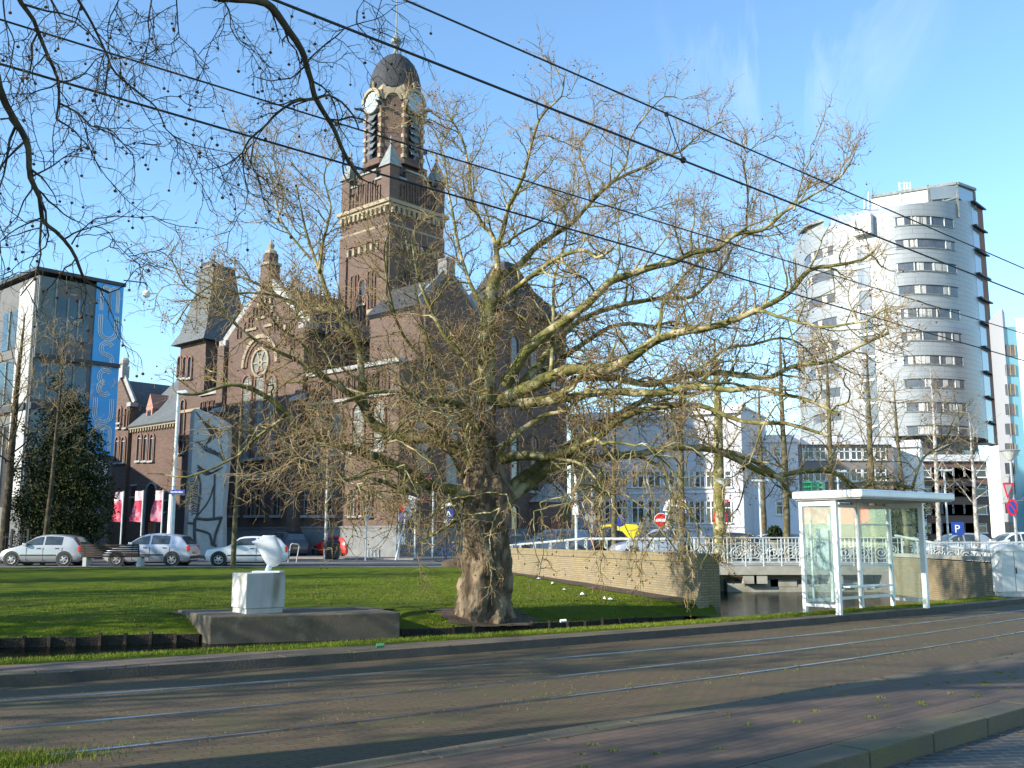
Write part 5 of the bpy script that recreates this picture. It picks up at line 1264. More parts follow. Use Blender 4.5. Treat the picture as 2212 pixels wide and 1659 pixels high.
for j,(yt,yb) in enumerate([(470,488),(519,537),(569,587),(618,637),(668,687),(719,737),(770,788),(820,838),(871,890),(921,940)]):
    za_,zb_=at(2030,yt,120).z,at(2030,yb-1,120).z
    o=band('ribbon_window',s0,s1,lambda t:zb_,lambda t:za_,-.1,.05,M['ribglass'],ht)
    band('window_frame',s0-.12,s1+.12,lambda t:za_,lambda t:za_+.10,-.1,.14,M['iron'],o)
    band('window_sill',s0-.12,s1+.12,lambda t:zb_-.1,lambda t:zb_,-.1,.12,M['lead'],o)
    for t in (0,.24,.3,.55,.8,1):
        s=s0+(s1-s0)*t; band('mullion',s-.05,s+.05,lambda t:zb_,lambda t:za_,.02,.14,M['panelw'],o,1) if t in (.3,.8) or j%2==0 else None
    for _ in range(rr.randint(4,6)):
        t=rr.uniform(.02,.85); L_=rr.uniform(.05,.14); ss=s0+(s1-s0)*t; band('curtain',ss,ss+(s1-s0)*L_,lambda t:zb_+.05,lambda t:za_-.05,.05,.09,M['curtain'],o,3)
# left face windows
sL0,sL1=s_at(1757),s_at(1818)
for j in range(9):
    y=541+j*51
    za_,zb_=at(1790,y-9,126).z,at(1790,y+9,126).z
    o=band('ribbon_window',sL0,sL1,lambda t:zb_,lambda t:za_,-.1,.05,M['ribglass'],ht,8)
    band('window_frame',sL0-.1,sL1+.1,lambda t:za_,lambda t:za_+.08,-.1,.12,M['iron'],o,8)
    for _ in range(2): t=rr.uniform(.05,.8); ss=sL0+(sL1-sL0)*t; band('curtain',ss,ss+.8,lambda t:zb_+.05,lambda t:za_-.05,.05,.09,M['curtain'],o,3)
# vertical glass strip mid
sm0,sm1=s_at(1868),s_at(1900); z0,z1=at(1885,945,122).z,at(1885,525,122).z
o=band('glass_strip',sm0,sm1,lambda t:z0,lambda t:z1,-.1,.06,M['skyglass'],ht)
for j in range(9): z=z1-(z1-z0)*j/8.5; band('strip_band',sm0-.05,sm1+.05,lambda t:z-.15,lambda t:z+.15,.0,.18,M['panelw'],o)
# framed box window
so0,so1=s_at(1873),s_at(1910); z0,z1=at(1890,506,122).z,at(1890,464,122).z
o=band('box_window',so0,so1,lambda t:z0,lambda t:z1,-.1,1.0,M['white'],ht,4)
band('box_glass',so0+.4,so1-.4,lambda t:z0+.5,lambda t:z1-.4,.9,1.04,mat('olive_glass',(.13,.15,.12),.15,spec=.8),o,4)
# blue set-back band + penthouse
def blk(name,px0,px1,yt,Y,dep,m,zb=None,skew=0):
    a=at(px0,yt,Y+skew); b=at(px1,yt,Y); z=a.z if isinstance(yt,(int,float)) else 0
    d=Vector((b.x-a.x,b.y-a.y,0)).normalized(); nrm=Vector((-d.y,d.x,0))*dep
    zb=zb if zb is not None else 0
    mb=MB(); A=Vector((a.x,a.y,0));B=Vector((b.x,b.y,0)); mb.hexa([(A.x,A.y,zb),(B.x,B.y,zb),(B+nrm).xy.to_tuple()+(zb,),(A+nrm).xy.to_tuple()+(zb,)],[(A.x,A.y,a.z),(B.x,B.y,b.z),(B+nrm).xy.to_tuple()+(b.z,),(A+nrm).xy.to_tuple()+(a.z,)])
    return mb.build(name,m,ht)
zb=at(1900,500,125).z-2
V=[(at(1795,468,129)),(at(1850,458,127.5)),(at(1900,449,126)),(at(1955,440,124.5)),(at(1998,437,123.5))]
mb=MB()
for a,b in zip(V[:-1],V[1:]): mb.hexa([(a.x,a.y,zb),(b.x,b.y,zb),(b.x+.5,b.y+3,zb),(a.x+.5,a.y+3,zb)],[(a.x,a.y,a.z),(b.x,b.y,b.z),(b.x+.5,b.y+3,b.z),(a.x+.5,a.y+3,a.z)])
mb.build('blue_parapet',M['blueband'],ht)
mb=MB(); a=at(1739,484,131); b=at(1780,471,129.5); mb.hexa([(a.x,a.y,a.z-.4),(b.x,b.y,b.z-.4),(b.x,b.y+4,b.z-.4),(a.x,a.y+4,a.z-.4)],[(a.x,a.y,a.z),(b.x,b.y,b.z),(b.x,b.y+4,b.z),(a.x,a.y+4,a.z)]); mb.hexa([(a.x+.6,a.y+.5,a.z-2.4),(b.x,b.y+.3,b.z-2.8),(b.x,b.y+4,b.z-2.8),(a.x+.6,a.y+4,a.z-2.4)],[(a.x+.6,a.y+.5,a.z-.4),(b.x,b.y+.3,b.z-.4),(b.x,b.y+4,b.z-.4),(a.x+.6,a.y+4,a.z-.4)]); mb.build('roof_terrace',M['lead'],ht)
def quadblk(name,pa,pb,Ya,Yb,zbot,m,dep=6,par=ht):
    a=at(*pa,Ya); b=at(*pb,Yb); d=Vector((b.x-a.x,b.y-a.y,0)).normalized(); q=Vector((-d.y,d.x,0))*dep
    mb=MB(); mb.hexa([(a.x,a.y,zbot),(b.x,b.y,zbot),(b.x+q.x,b.y+q.y,zbot),(a.x+q.x,a.y+q.y,zbot)],[(a.x,a.y,a.z),(b.x,b.y,b.z),(b.x+q.x,b.y+q.y,b.z),(a.x+q.x,a.y+q.y,a.z)]); return mb.build(name,m,par)
zr=at(1960,450,121).z-1; zr2=at(2085,441,124.5).z
pw=quadblk('penthouse',(1881,428),(2003,410),127,123.5,zr,M['white'],8)
pg=quadblk('penthouse_glazing',(2003,412),(2066,398),123.5,121.8,zr,M['skyglass'],8)
a=at(2066,398,121.8); b=at(2104,412,126.8); 
mb=MB(); mb.hexa([(a.x+.05,a.y,zr2),(b.x,b.y,zr2),(b.x-3,b.y+1,zr2),(a.x-3,a.y+1,zr2)],[(a.x+.05,a.y,a.z-.1),(b.x,b.y,b.z),(b.x-3,b.y+1,b.z),(a.x-3,a.y+1,a.z-.1)]); mb.build('penthouse_glazing',M['skyglass'],ht)
mb=MB(); 
p0,p1,p2=at(1881,426,127),at(2066,396,121.8),at(2105,410,126.8)
for p,q in ((p0,p1),(p1,p2)): mb.beam(p,q,.5,.35)
for px,Y in ((2004,123.4),(2035,122.6),(2066,121.7)): p=at(px,400,Y); mb.box(p.x-.12,p.x+.12,p.y-.15,p.y,zr,p.z)
p=at(2104,414,126.8); mb.box(p.x-.12,p.x+.12,p.y-.15,p.y,zr2,p.z)
for z in (zr+1.4,zr+2.1): q=at(2004,400,123.3); r_=at(2066,400,121.6); mb.beam((q.x,q.y,z+.0),(r_.x,r_.y,z+.6),.12,.12)
mb.build('penthouse_frame',M['lead'],ht)
mb=MB()
for px in (1945,1955,1961,1968): p=at(px,425,125); mb.box(p.x-.07,p.x+.07,p.y,p.y+.14,p.z-1.6,p.z+2.0)
for k in range(5): p=at(1945,425,125);q=at(1968,425,125); mb.beam((p.x,p.y,p.z-1+k*.7),(q.x,q.y,q.z-1+k*.7),.06,.06)
for px,y0,y1 in ((1876,415,452),(1867,430,455)): p=at(px,y0,127); q=at(px,y1,127); mb.tube([p,q],.1,5)
mb.build('roof_ladder',M['white'],ht)
# right flank: glass strip with brown fins
a=pl[-1]; 
fl=Vector((at(2128,600,128.5).x-.0,128.5)); z0=at(2115,960,128).z; z1=at(2118,455,128).z
mb=MB(); mb.hexa([(a.x+.02,a.y,z0),(fl.x,fl.y,z0),(fl.x-3,fl.y+2,z0),(a.x-2,a.y+2,z0)],[(a.x+.02,a.y,z1),(fl.x,fl.y,z1),(fl.x-3,fl.y+2,z1),(a.x-2,a.y+2,z1)]); o=mb.build('side_glazing',M['skyglass'],ht)
d=(fl-a).normalized(); nn=Vector((d.y,-d.x))
mb=MB()
for k in range(10):
    z=z1-(z1-z0)*k/9.7+.4; p=a+nn*.5; q=fl+nn*.5; mb.hexa([(a.x,a.y,z-.12),(p.x,p.y,z-.12),(q.x+.6,q.y+.6,z-.12),(fl.x,fl.y,z-.12)],[(a.x,a.y,z+.1),(p.x,p.y,z+.1),(q.x+.6,q.y+.6,z+.1),(fl.x,fl.y,z+.1)])
mb.build('sun_fins',M['iron'],o)
p=a+(fl-a)*.68; q=fl+(fl-a)*.1; mb=MB(); mb.hexa([(p.x+nn.x*.0,p.y+nn.y*.0-.02,z0),(q.x+nn.x*.2,q.y+nn.y*.2,z0),(q.x,q.y+2,z0),(p.x,p.y+2,z0)],[(p.x,p.y-.02,z1+.4),(q.x+nn.x*.2,q.y+nn.y*.2,z1+.4),(q.x,q.y+2,z1+.4),(p.x,p.y+2,z1+.4)]); mb.build('brown_pier',M['fin'],ht)
# lower storeys, set back
M['beige']=mat('beige_stucco',(.55,.47,.38),.85)
V=[cp(tot[-1]*t,-1.2) for t in (0,.25,.5,.75,1)]; mb=MB()
poly=[(v.x,v.y) for v in V]+[(b.x,b.y) for b in back]
mb.prism(poly,0,zlow+.02,lambda u,v,d:(u,v,d)); mb.build('podium',M['concgrey'],ht)
for j in range(3):
    z=zlow-3.2-j*3.2
    for t in (.1,.3,.5,.65,.8,.92):
        s=tot[-1]*t; band('podium_window',s,s+2.2,lambda t:z,lambda t:z+1.6,-1.3,-1.1,M['ribglass'],ht,2)
# ================= blue and white flats at the far right edge =================
fl_=thing('apartment_block','white walled flats with light blue panels at the right edge of the photo','building')
def wallblk(name,par,px0,px1,Y,ytop,m,dep=8,Y1=None,zbot=.38):
    a=at(px0,ytop,Y); Yb=Y1 or Y; b=at(px1,ytop,Yb); z=a.z
    q=Vector((a.x*1.25,a.y,0)).normalized()*dep
    mb=MB(); mb.hexa([(a.x,a.y,zbot),(b.x,b.y,zbot),(b.x+q.x,b.y+q.y,zbot),(a.x+q.x,a.y+q.y,zbot)],[(a.x,a.y,z),(b.x,b.y,z),(b.x+q.x,b.y+q.y,z),(a.x+q.x,a.y+q.y,z)]); return mb.build(name,m,par)
wallblk('side_wall',fl_,2136,2166,119,693,mat('grey_white_wall',(.38,.39,.41),.8),3,Y1=112)
M['lblue']=mat('light_blue_panel',(.14,.33,.42),.6)
wallblk('blue_front',fl_,2167,2201,112.3,706,M['lblue'],8)
wallblk('white_pier',fl_,2193,2225,109.5,688,M['white'],10,Y1=109)
for k in range(11):
    y=745+k*42.5; a=at(2181,y,112.25);b=at(2191,y+24,112.25)
    mb=MB(); mb.box(a.x-.5,a.x+.45,a.y-.08,a.y+.1,b.z-.0,a.z); o=mb.build('window',M['ribglass'],fl_)
    mb=MB(); mb.box(a.x-.03,a.x+.03,a.y-.14,a.y-.07,b.z,a.z); mb.box(a.x+.47,a.x+.57,a.y-.14,a.y,b.z,a.z); mb.build('frame',M['cream'],o)
# ================= white town houses in the middle distance =================
M['stucco']=mat('white_stucco',(.62,.63,.66),.85,col2=(.55,.56,.59),scale=.6)
M['stuccog']=mat('pale_grey_stucco',(.50,.50,.52),.85,col2=(.45,.45,.47),scale=.6)
def townhouse(name,label,pxl,Yl,pxr,Yr,ytop,m,wins,dep=9,courses=(),roof=None,group=None):
    a=at(pxl,ytop,Yl); b=at(pxr,ytop,Yr); d=Vector((b.x-a.x,b.y-a.y,0)); L_=d.length; ang=math.atan2(d.y,d.x)
    t=thing(name,label,'house',(a.x,a.y,0),ang,group); fr=Frame((a.x,a.y),ang); z=a.z
    mb=MB(); mb.box(0,L_,0,dep,.38,z); mb.build('wall',m,t)
    mb=MB(); mb.box(-.15,L_+.15,-.3,.0,z-.5,z+.05); mb.box(-.1,L_+.1,0,dep,z,z+.12)
    for yc in courses: zz_=fr.y((pxl+pxr)/2,yc,0)[1]; mb.box(0,L_,-.1,0,zz_-.08,zz_+.08)
    mb.build('cornice',M['stucco'],t)
    for px,y0,y1,w_ in wins:
        u,z1=fr.y(px,y0,0); z0=fr.y(px,y1,0)[1]
        if u<.3 or u>L_-.3: continue
        mb=MB(); mb.box(u-w_/2,u+w_/2,-.03,.05,z0,z1); o=mb.build('window',M['winglass'],t)
        mb=MB(); 
        for q in (-1,0,1): mb.box(u+q*(w_/2)-.04,u+q*w_/2+.04,-.08,-.03,z0,z1)
        mb.box(u-w_/2,u+w_/2,-.08,-.03,z1-(z1-z0)*.3-.03,z1-(z1-z0)*.3+.03); mb.box(u-w_/2-.1,u+w_/2+.1,-.16,0,z0-.12,z0); mb.build('frame',M['white'],o)
    if roof:
        mb=MB(); mb.prism([(-.3,z+.1),(dep/2,z+roof),(dep+.3,z+.1)],0,L_,lambda u,v,d:(d,u,v)); mb.build('roof',M['slate'],t)
    return t
zw=lambda x,y:((1750+x/2.676)/1.4756,(1350+y/2.676)/1.4756)
wn=[]
for x in (430,520,625,760,900,1075,1195,1290,1382,1500): px=zw(x,0)[0]; wn.append((px,zw(0,665)[1],zw(0,845)[1],.95)); wn.append((px,zw(0,410)[1],zw(0,540)[1],.95)); wn.append((px,zw(0,980)[1],zw(0,1060)[1],.9))
townhouse('town_house','wide pale stucco house with tall sash windows right of the church',1232,80,1600,74,898,M['stuccog'],wn,courses=(zw(0,880)[1],zw(0,950)[1],zw(0,590)[1]))
townhouse('town_house','plain white gable walled house left of the bus shelter roof',1601,77,1722,76.5,943,M['stucco'],[(1630,1010,1030,1.0),(1640,965,985,1.2),(1685,970,985,1.0),(1690,1085,1110,1)],roof=None)
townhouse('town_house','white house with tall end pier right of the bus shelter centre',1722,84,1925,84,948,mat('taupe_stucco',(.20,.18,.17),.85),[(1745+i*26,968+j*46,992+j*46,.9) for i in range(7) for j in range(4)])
townhouse('town_house','bright white blank end wall below the silver tower',1928,87,1985,86,955,M['white'],[(1945,1040,1060,1.2)],dep=2.5)
townhouse('town_house','dark glass and brown fronted shops under the silver tower',1990,92,2130,92,985,mat('brown_front',(.13,.08,.06),.7),[(2010+i*24,1010+j*40,1030+j*40,2.0) for i in range(5) for j in range(4)],dep=8)
townhouse('town_house','cream attic house showing above the pale stucco house',1420,96,1530,96,905,M['beige'],[(1440,925,945,1.2),(1475,925,945,1.2),(1505,925,945,1.2)],dep=6,roof=2)
# orange shop hoarding seen through the shelter
mb=MB(); a=at(1740,1098,66);b=at(1893,1098,66); mb.box(a.x,b.x,66,67,at(0,1130,66).z,a.z); mb.box(a.x,b.x,66.3,66.9,.38,at(0,1130,66).z)
t=thing('shop_canopy','orange red shop canopy seen through the glass of the bus shelter','canopy')
mb=MB(); mb.box(a.x,b.x,65,67,at(0,1132,66).z,a.z); mb.build('canopy_box',mat('orange_red',(.65,.10,.04),.6),t); mb=MB(); mb.box(a.x+.3,b.x-.3,66,67,.38,at(0,1132,66).z); mb.build('shop_front',M['winglass'],t)
# unseen block added to throw shade on the lower annex
ob=thing('shade_block','plain brick block outside the left edge of the photo','building')
mb=MB(); mb.box(-70,-52,74,106,0,15.8); mb.build('wall',M['cbrick'],ob)
# ================= slab, pedestal and the two sculptures =================
M['concrete']=mat('stained_concrete',(.12,.10,.07),.9,col2=(.06,.055,.033),scale=1.6,detail=9,bump=.12,bscale=25,col3=(.16,.14,.10),scale3=4,thr3=(.55,.75))
M['paleconc']=mat('pale_concrete',(.50,.50,.48),.85,col2=(.40,.40,.375),scale=3,detail=9,bump=.2,col3=(.24,.23,.18),scale3=1.6,thr3=(.58,.72),stretch=(1.6,1.6,.35))
sl_=thing('concrete_platform','low stained concrete platform at the edge of the canal','platform')
q=[(-5.86,19.8),(-2.29,20.95),(-3.3,22.75),(-7.1,21.65)]
mb=MB(); mb.hexa([(*p,-.7) for p in q],[(*p,.17) for p in q]); mb.build('slab_block',M['concrete'],sl_,bevel=.025)
fp=Vector((-5.34,20.4)); pa=math.atan2(-math.cos(R(36)),math.sin(R(36)))
n2=Vector((math.sin(R(36)),-math.cos(R(36)))); s2=Vector((math.cos(R(36)),math.sin(R(36))))
pd=thing('pedestal','pale stained concrete cube pedestal standing on the low platform','pedestal',(fp.x,fp.y,.17),R(36))
mb=MB(); mb.box(.03,.80,.03,.78,0,.10); mb.build('foot',M['paleconc'],pd); mb=MB(); mb.box(0,.83,0,.80,.105,.80); mb.build('block',M['paleconc'],pd,bevel=.012)
bu=thing('bust_sculpture','white smooth armless bust sculpture leaning on its stem on the pedestal','sculpture')
zb8=lambda x,y:((500+x/2.458)/1.4756,(1600+y/2.458)/1.4756)
M['sculpt']=mat('white_sculpture_paint',(.74,.76,.77),.45,col2=(.68,.70,.71),scale=2)
YB=fp.y+.52
rows=[(262,830,932,.30),(275,822,936,.30),(290,800,944,.28),(302,768,950,.26),(312,744,956,.25),(325,760,963,.26),(345,779,972,.27),(370,797,985,.27),(400,814,994,.26),(430,829,997,.26),(460,842,988,.26),(485,858,968,.25),(500,872,945,.25),(511,890,914,.25)]
V=[];F=[];k=28
for y,xl,xr,dr in rows:
    a=at(*zb8(xl,y),YB); b=at(*zb8(xr,y),YB); c=(a+b)/2; hw_=(b.x-a.x)/2
    for j in range(k):
        t=2*math.pi*j/k; V.append((c.x+hw_*math.cos(t),YB+math.sin(t)*hw_*dr*2*.8-.04*math.sin((y-262)/250*math.pi),c.z))
for i in range(len(rows)-1):
    for j in range(k): F.append((i*k+j,i*k+(j+1)%k,(i+1)*k+(j+1)%k,(i+1)*k+j))
F.append(tuple(range((len(rows)-1)*k,len(rows)*k)))
# open neck : inner lip
b0=len(V)
for j in range(k): p=Vector(V[j]); c=at(*zb8(881,262),YB); V.append(tuple(c+(p-c)*.86))
for j in range(k): p=Vector(V[j]); c=at(*zb8(881,262),YB); V.append(tuple(c+(p-c)*.8-Vector((0,0,.05))))
for j in range(k): F+=[(j,(j+1)%k,b0+(j+1)%k,b0+j),(b0+j,b0+(j+1)%k,b0+k+(j+1)%k,b0+k+j)]
F.append(tuple(range(b0+k,b0+2*k)))
mb=MB(); mb.add(V,F); mb.build('shield_body',M['sculpt'],bu,smooth=True)
mb=MB(); a=at(*zb8(888,480),YB); b=at(*zb8(868,545),YB); mb.tube([a,b],[.055,.062],14); mb.build('stem',M['sculpt'],bu,smooth=True)
mb=MB(); a=at(*zb8(762,548),YB); b=at(*zb8(978,535),YB); z0=.975; mb.box(a.x,b.x,YB-.18,YB+.2,z0,z0+.035); mb.build('base_plate',M['sculpt'],bu,bevel=.005)
# tall folded concrete wall sculpture (abstract sandblasted lines)
ws=thing('folded_wall_sculpture','tall pale folded concrete wall sculpture with dark engraved abstract lines','sculpture')
YS=66
W4=lambda x,y,Y=YS:at(*zd(x,y),Y)
P=[W4(252,1392),W4(560,1392,YS),W4(560,1000),W4(598,560),W4(606,272),W4(545,235),W4(430,178),W4(326,140)]
M['etched']=mat('engraved_concrete',(.50,.51,.49),.9,col2=(.40,.41,.39),scale=2.5,detail=10,bump=.5,bscale=14)
M['etchline']=mat('dark_engraving',(.07,.07,.072),.95,col2=(.11,.11,.11),scale=6)
mb=MB(); mb.add([tuple(p) for p in P]+[(p.x+.15,p.y+.45,p.z) for p in P],[tuple(range(8)),tuple(range(15,7,-1))]+[(i,i+8,(i+1)%8+8,(i+1)%8) for i in range(8)]); mb.build('main_slab',M['etched'],ws)
P=[W4(216,1392,67.6),W4(252,1392,66),W4(326,140,66),W4(290,165,67.6)]
mb=MB(); mb.add([tuple(p) for p in P]+[(p.x+.3,p.y+.3,p.z) for p in P],[(0,1,2,3),(7,6,5,4)]+[(i,i+4,(i+1)%4+4,(i+1)%4) for i in range(4)]); mb.build('side_slab',M['etched'],ws)
P=[W4(598,560),W4(640,545,66.9),W4(705,470,67.6),W4(738,400,68),W4(700,322,67.6),W4(655,298,66.9),W4(606,288)]
mb=MB(); n=len(P); mb.add([tuple(p) for p in P]+[(p.x,p.y+.4,p.z) for p in P],[tuple(range(n)),tuple(range(2*n-1,n-1,-1))]+[(i,i+n,(i+1)%n+n,(i+1)%n) for i in range(n)]); mb.build('rear_wing',M['concrete'],ws)
mb=MB()
def eng(pts,r=.055,Y=YS-.03):
    Q=[np.array(W4(x,y,Y-.0)) for x,y in pts]; P_,_=smoothpath(Q,[1]*len(Q),.25,np.random.RandomState(1)); 
    mb.tube([Vector(p)+Vector((0,-.25*max(0,(330-0)/330)*0,0)) for p in P_],r,5)
def YL(x): return 65.97
def eng(pts,r=.055):
    Q=[np.array(W4(x,y,YL(x))) for x,y in pts]; P_,_=smoothpath(Q,[1]*len(Q),.25,np.random.RandomState(1)); mb.tube([Vector(p) for p in P_],r,5)
for i in range(13):
    t=i/12; eng([(332+t*6,165+t*12),(390+t*25,230+t*55),(480-t*20,290+t*75),(585-t*170,330+t*120)],.03)
for i in range(16):
    t=i/15; eng([(285+10*t,720+t*330),(315,735+t*315-20),(345+8*math.sin(t*3),770+t*300-30)],.035)
eng([(350,700),(372,780),(365,900),(340,1080)],.07); eng([(495,700),(490,860),(486,1075)],.065); eng([(486,800),(440,930),(350,1050)],.05)
eng([(325,1075),(430,1085),(560,1070)],.1); eng([(325,1080),(322,1220),(338,1385)],.1); eng([(262,1115),(325,1120)],.08); eng([(335,1170),(450,1210),(470,1300),(510,1310)],.085); eng([(550,1075),(500,1220),(490,1300)],.09)
for k_ in range(5): eng([(350+k_*34,420+k_*18),(420+k_*30,500+k_*12),(540+k_*8,520+k_*16)],.045)
for k_ in range(4): eng([(560-k_*20,640+k_*10),(470-k_*18,690+k_*6),(400-k_*14,660-k_*10),(345,700-k_*26)],.045)
mb.build('engraved_lines',M['etchline'],ws)
# ================= cars =================
M['tyre']=mat('tyre_rubber',(.02,.02,.02),.85); M['rim']=mat('alloy_rim',(.45,.46,.48),.35,.8); M['carglass']=mat('car_glass',(.03,.04,.045),.05,spec=.9,col2=(.06,.075,.08),scale=2); M['trim']=mat('black_plastic',(.025,.025,.028),.55)
M['redlight']=mat('red_lens',(.55,.02,.015),.2); M['head']=mat('headlamp_lens',(.6,.62,.65),.12,spec=.9); M['plate']=mat('yellow_plate',(.7,.45,.04),.5)
def paint(n,c,me=.0): return mat(n,c,.32,me,coat=.7,spec=.5)
PROF={'hatch':[(0,.42),(.012,.56),(.03,.66),(.10,.76),(.18,.85),(.265,.93),(.30,1.0),(.36,1.18),(.42,1.33),(.50,1.42),(.60,1.45),(.72,1.43),(.82,1.37),(.88,1.30),(.93,1.08),(.965,.90),(.985,.80),(1,.5)],
 'boxy':[(0,.42),(.01,.62),(.03,.74),(.12,.80),(.24,.88),(.29,.95),(.335,1.08),(.40,1.30),(.46,1.36),(.56,1.38),(.70,1.37),(.84,1.33),(.90,1.24),(.95,1.0),(.98,.85),(.99,.78),(1,.5)],
 'wagon':[(0,.42),(.012,.58),(.03,.68),(.12,.80),(.24,.90),(.28,.98),(.34,1.2),(.40,1.36),(.48,1.43),(.62,1.45),(.80,1.43),(.93,1.36),(.96,1.1),(.985,.85),(1,.5)],
 'mpv':[(0,.45),(.012,.65),(.03,.8),(.10,.95),(.17,1.08),(.24,1.3),(.31,1.52),(.38,1.64),(.5,1.7),(.7,1.71),(.9,1.66),(.955,1.5),(.975,1.1),(.99,.9),(1,.55)],
 'van':[(0,.45),(.012,.75),(.03,.95),(.09,1.1),(.14,1.25),(.20,1.55),(.26,1.8),(.30,1.88),(.5,1.92),(.8,1.92),(.96,1.9),(.985,1.8),(.992,1.0),(1,.55)]}
def car(name,label,loc,heading,L_,W,H,prof,m,gl=((.34,.53),(.555,.76)),belt=.92,rear=(.88,.955),front=(.285,.415),wheels=(.17,.80),group='parked cars',sidestrip=True):
    """built with front at local x=0, rear at x=L; heading = rotation about z"""
    t=thing(name,label,'car',loc,heading,group); pr=PROF[prof]; sc=H/max(z for _,z in pr); zbelt=belt*sc
    def zt(u):
        for (a,b),(c,d) in zip(pr[:-1],pr[1:]):
            if u<=c: return (b+(d-b)*(u-a)/(c-a))*sc
        return pr[-1][1]*sc
    def hw_(u):
        f=min(1,.80+.2*math.sin(min(u/.12,1)*math.pi/2)) if u<.12 else (1 if u<.85 else 1-.09*((u-.85)/.15)**2); return W/2*f
    def sect(u):
        w_=hw_(u); z=zt(u); zb_=min(zbelt,z-.03); wr=w_*.97-max(0,z-zb_)*.36; zlo=.19 if .04<u<.97 else .26
        r_=[(w_*.9,zlo),(w_,zlo+.12),(w_*1.0,.5*sc),(w_*.985,zb_*.9),(w_*.96,zb_),(wr,z-.05*min(1,max(.1,(z-zb_)*4))),(wr*.86,z-.008),(wr*.45,z)]
        return r_,w_,wr,zb_,z
    us=sorted(set([p[0] for p in pr]+[.06,.22,.33,.39,.46,.55,.66,.77,.85])); V=[];F=[]
    for u in us:
        r_,*_=sect(u); ring_=[(u*L_,-y,z) for y,z in r_]+[(u*L_,y,z) for y,z in reversed(r_)]; V+=ring_
    k=16
    for i in range(len(us)-1):
        for j in range(k): F.append((i*k+j,i*k+(j+1)%k,(i+1)*k+(j+1)%k,(i+1)*k+j))
    F.append(tuple(range(k))); F.append(tuple(range((len(us)-1)*k,len(us)*k)))
    mb=MB(); mb.add(V,F); body=mb.build('body',m,t,smooth=True); 
    ms=body.modifiers.new('es','EDGE_SPLIT'); ms.split_angle=R(38)
    def sidept(u,f,s,o=.012):
        r_,w_,wr,zb_,z=sect(u); y=w_*.96+(wr-w_*.96)*f; zz_=zb_+(z-.05-zb_)*f; return (u*L_,s*(y+o),zz_+.004)
    for s in (-1,1):
        for a,b in gl:
            n=5; V=[];F=[]
            for i in range(n+1):
                u=a+(b-a)*i/n; V+=[sidept(u,.08,s),sidept(u,.9,s)]
            for i in range(n): F.append((2*i,2*i+2,2*i+3,2*i+1))
            mb=MB(); mb.add(V,F); mb.build('side_window',M['carglass'],t,fix=False)
        mb=MB(); u=gl[0][0]-.015; p=sidept(u,.1,s,.02); mb.box(p[0]-.06,p[0]+.12,p[1],p[1]+s*.17,p[2]-.02,p[2]+.11); mb.build('mirror',m if prof!='hatch' or True else M['trim'],t,bevel=.02)
        if sidestrip:
            mb=MB(); y=hw_(.5); mb.box(.27*L_,.70*L_,s*(y-.01),s*(y+.015),.46*sc,.52*sc); mb.build('side_strip',M['trim'],t)
        for u in (gl[0][1]-.04,gl[1][1]-.05): mb=MB(); mb.box(u*L_-.09,u*L_+.09,s*(hw_(u)-.02),s*(hw_(u)*.985+.02),.78*sc,.82*sc); mb.build('door_handle',M['trim'],t)
        mb=MB()
        for u in (gl[0][0]+.005,(gl[0][1]+gl[1][0])/2,gl[1][1]+.01): mb.box(u*L_-.008,u*L_+.008,s*(hw_(u)-.03),s*(hw_(u)+.003),.24,zbelt*.9)
        mb.build('door_seam',M['trim'],t)
        for u in wheels:
            y=hw_(u); x=u*L_; mb=MB(); mb.lathe([(.37,-.1),(.37,.008)],(0,0,0),20); v=[(x+a,s*(y+c_),.31+b) for a,b,c_ in mb.v]; mb.v=[q_ for q_ in v]; mb.build('wheel_arch',M['trim'],t)
            mb=MB(); mb.lathe([(.27,-.16),(.305,-.12),(.305,.0),(.27,.022),(.2,.022)],(0,0,0),22); mb.v=[(x+a,s*(y+c_),.30+b) for a,b,c_ in mb.v]; wl=mb.build('wheel',M['tyre'],t)
            mb=MB(); mb.lathe([(.2,.0),(.2,.027),(.17,.02),(.06,.03),(.0,.035)],(0,0,0),18)
            mb.v=[(x+a,s*(y+c_),.30+b) for a,b,c_ in mb.v]; mb.build('rim',M['rim'],wl)
            mb=MB(); 
            for j in range(5):
                an_=j*2*math.pi/5+.3; c0,s0_=math.cos(an_),math.sin(an_); mb.add([(x+c0*.08-s0_*.02,s*(y+.034),.3+s0_*.08+c0*.02),(x+c0*.17-s0_*.045,s*(y+.034),.3+s0_*.17+c0*.045),(x+c0*.17+s0_*.045,s*(y+.034),.3+s0_*.17-c0*.045),(x+c0*.08+s0_*.02,s*(y+.034),.3+s0_*.08-c0*.02)],[(0,1,2,3)])
            mb.build('rim_openings',M['tyre'],wl,fix=False)
    for nm,(a,b) in (('windscreen',front),('rear_window',rear)):
        V=[]; n=3
        sg=-1 if nm=='windscreen' else 1
        for i in range(n+1):
            u=a+(b-a)*i/n; r_,w_,wr,zb_,z=sect(u); o_=.014
            for y in (-.86,-.45,.45,.86): V.append((u*L_+sg*o_,y*wr*(1 if abs(y)<.5 else .98),z+o_-(0 if abs(y)<.5 else .006)))
        F=[(4*i+j,4*i+j+1,4*i+j+5,4*i+j+4) for i in range(n) for j in range(3)]
        mb=MB(); mb.add(V,F); mb.build(nm,M['carglass'],t,fix=False)
